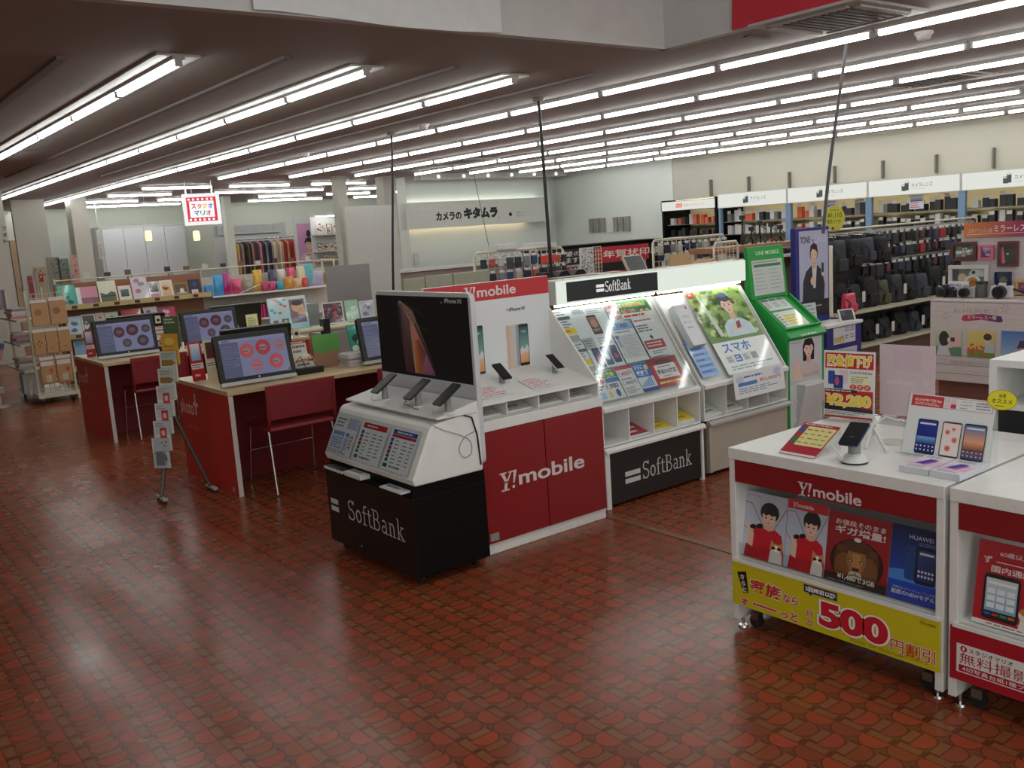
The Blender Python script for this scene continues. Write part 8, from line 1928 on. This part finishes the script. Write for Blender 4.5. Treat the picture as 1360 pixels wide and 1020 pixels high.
def wall_frame(px0, py0, px1, py1, fc, draw, label, cat='picture frame', fw=.16):
    x0, y0, x1, y1 = s.bx(px0, py0, px1, py1); w, h = x1 - x0, y1 - y0; f = fw * min(w, h)
    o = thing('picture_frame', label, cat, mat4=m @ Matrix.Translation((x0, y0, .0)), group='frames on the camera display')
    MB().box(0, 0, -.012, w, f, .012, fc).box(0, h - f, -.012, w, h, .012, fc).box(0, f, -.012, f, h - f, .012, fc).box(w - f, f, -.012, w, h - f, .012, fc).build('frame', o, bevel=.002)
    p = Pr(w - 2 * f, h - 2 * f, (200, 196, 190), .002); draw(p, p.w, p.h); clip_sheet(p, p.w, p.h); p.build('picture', Matrix.Translation((f, f, -.004)), o, GLOSS)
DKW = M('frame_dark_wood', (96, 52, 46), .5)
def d_dark(seed, c1, c2):
    def f(p, w, h):
        p.rect(0, 0, w, h, (34, 40, 40), (50, 56, 54)); r = random.Random(seed)
        for k in range(16): p.ell(r.uniform(.15, .85) * w, r.uniform(.3, .85) * h, w * .06, h * .07, c1 if k % 2 else c2, 8)
        p.rect(w * .4, h * .1, w * .6, h * .35, (170, 130, 120))
    return f
wall_frame(1263, 347, 1297, 321, DKW, d_dark(1, (190, 190, 184), (110, 116, 110)), 'dark wooden frame with white flowers on the camera display')
wall_frame(1300, 345, 1320, 325, M('frame_pink', (214, 110, 130), .5), d_photo([(60, 40, 70), (90, 60, 110), (176, 120, 190), (206, 150, 206)], 2), 'pink frame with a purple picture on the camera display')
wall_frame(1325, 354, 1353, 320, DKW, lambda p, w, h: (p.rect(0, 0, w, h, (50, 48, 48), (60, 58, 56)), p.poly([(0, 0), (w * .3, 0), (w * .1, h * .9), (0, h * .8)], (206, 120, 140)), p.ell(w * .45, h * .5, w * .08, h * .05, (222, 216, 206), 10)), 'tall dark wooden frame with a pink strip on the camera display')
def d_food(p, w, h):
    p.rect(0, 0, w, h, (110, 100, 80)); p.rect(0, h * .4, w * .2, h, (40, 50, 44)); p.ell(w * .3, h * .5, w * .14, h * .26, (190, 170, 140), 14); p.poly([(w * .5, h * .7), (w * .95, h * .55), (w, h * .95), (w * .6, h)], (200, 200, 196)); p.ell(w * .65, h * .8, w * .06, h * .1, (50, 46, 46), 10); p.ell(w * .62, h * .3, w * .25, h * .38, (206, 210, 206), 20); p.ell(w * .62, h * .3, w * .17, h * .26, (190, 130, 60), 14)
    for k in range(5): p.ell(w * (.55 + .04 * k), h * (.25 + .06 * (k % 3)), w * .03, h * .06, [(190, 60, 40), (90, 130, 60)][k % 2], 7)
wall_frame(1260, 386, 1313, 352, M('frame_white', (206, 198, 200), .5), d_food, 'large white frame with plates of food on the camera display', fw=.14)
wall_frame(1321, 384, 1343, 361, M('frame_navy', (34, 40, 80), .5), lambda p, w, h: (p.rect(0, 0, w, h, (34, 40, 84)), p.ell(w * .5, h * .5, w * .3, h * .25, (110, 120, 96), 12), p.rect(w * .35, h * .1, w * .65, h * .4, (90, 90, 80))), 'navy frame with a small pale motif on the camera display', fw=.06)
wall_frame(1349, 391, 1372, 372, M('frame_gold', (200, 150, 80), .5), d_photo([(120, 70, 130), (150, 100, 160), (206, 150, 90)], 5), 'golden frame at the right edge of the camera display')
def camera(px, py, label, c, sc=1.0, lensr=.03, strap=False):
    q = on_x(px, py, DX + .18); o = thing('mirrorless_camera', label, 'camera', (DX + .18, q.y, .996), 0, 'mirrorless cameras on the display')
    MB().box(-.02, -.06 * sc, 0, .02, .06 * sc, .07 * sc, c).build('body', o, bevel=.008); MB().box(-.016, -.02, .07 * sc, .016, .02, .085 * sc, c).build('viewfinder', o, bevel=.004)
    MB().tube([(-.02, 0, .036 * sc), (-.06, 0, .036 * sc)], lensr * sc, BPLAS, 18).tube([(-.06, 0, .036 * sc), (-.063, 0, .036 * sc)], lensr * sc * .7, GLASSBLK, 16).build('lens', o)
    MB().tube([(0, .045 * sc, .07 * sc), (0, .045 * sc, .078 * sc)], .008, CHROME, 10).build('dial', o)
    if strap: MB().tube([(0, -.06 * sc, .06), (.02, -.14, .03), (-.03, -.2, .012), (-.02, -.26, .012)], .008, STR, 6).build('strap', o)
SIL = M('camera_silver', (176, 174, 172), .35, .3)
camera(1256, 392, 'black mirrorless camera at the left end of the camera display', M('camera_black', (40, 40, 42), .4)); camera(1284, 390, 'silver mirrorless camera second from the left on the display', SIL); camera(1331, 388, 'silver white mirrorless camera with a strap on the display', M('camera_white', (206, 202, 200), .35), 1.15, .035, True)
q = on_x(1304, 385, DX + .2); o = thing('lens', 'grey upright lens between the two silver cameras', 'lens', (DX + .2, q.y, .996)); MB().lathe([(.036, 0), (.038, .01), (.034, .05), (.036, .09)], (0, 0, 0), M('lens_grey', (90, 90, 92), .4), 20).build('barrel', o); MB().lathe([(.037, .09), (.037, .105)], (0, 0, 0), BPLAS, 20).build('cap', o)
q = on_x(1268, 392, DX + .2); o = thing('lens', 'short black lens beside the black camera', 'lens', (DX + .2, q.y, .996)); MB().lathe([(.034, 0), (.036, .05)], (0, 0, 0), BPLAS, 20).build('barrel', o); MB().lathe([(.03, .05), (.03, .058)], (0, 0, 0), GPLAS, 20).build('ring', o)
q = on_x(1269, 378, DX + .26); tag(leaflet(.14, .1, (226, 226, 230), None, None, 2, 8, (150, 150, 170)).build('spec_card', frame((DX + .26, q.y + .06, .997), (0, -1, 0), (.25, 0, 1)), None, GLOSS), 'white glossy spec card behind the black camera', 'card')
bpy.data.objects.remove(TO); bpy.data.scenes.remove(TS)
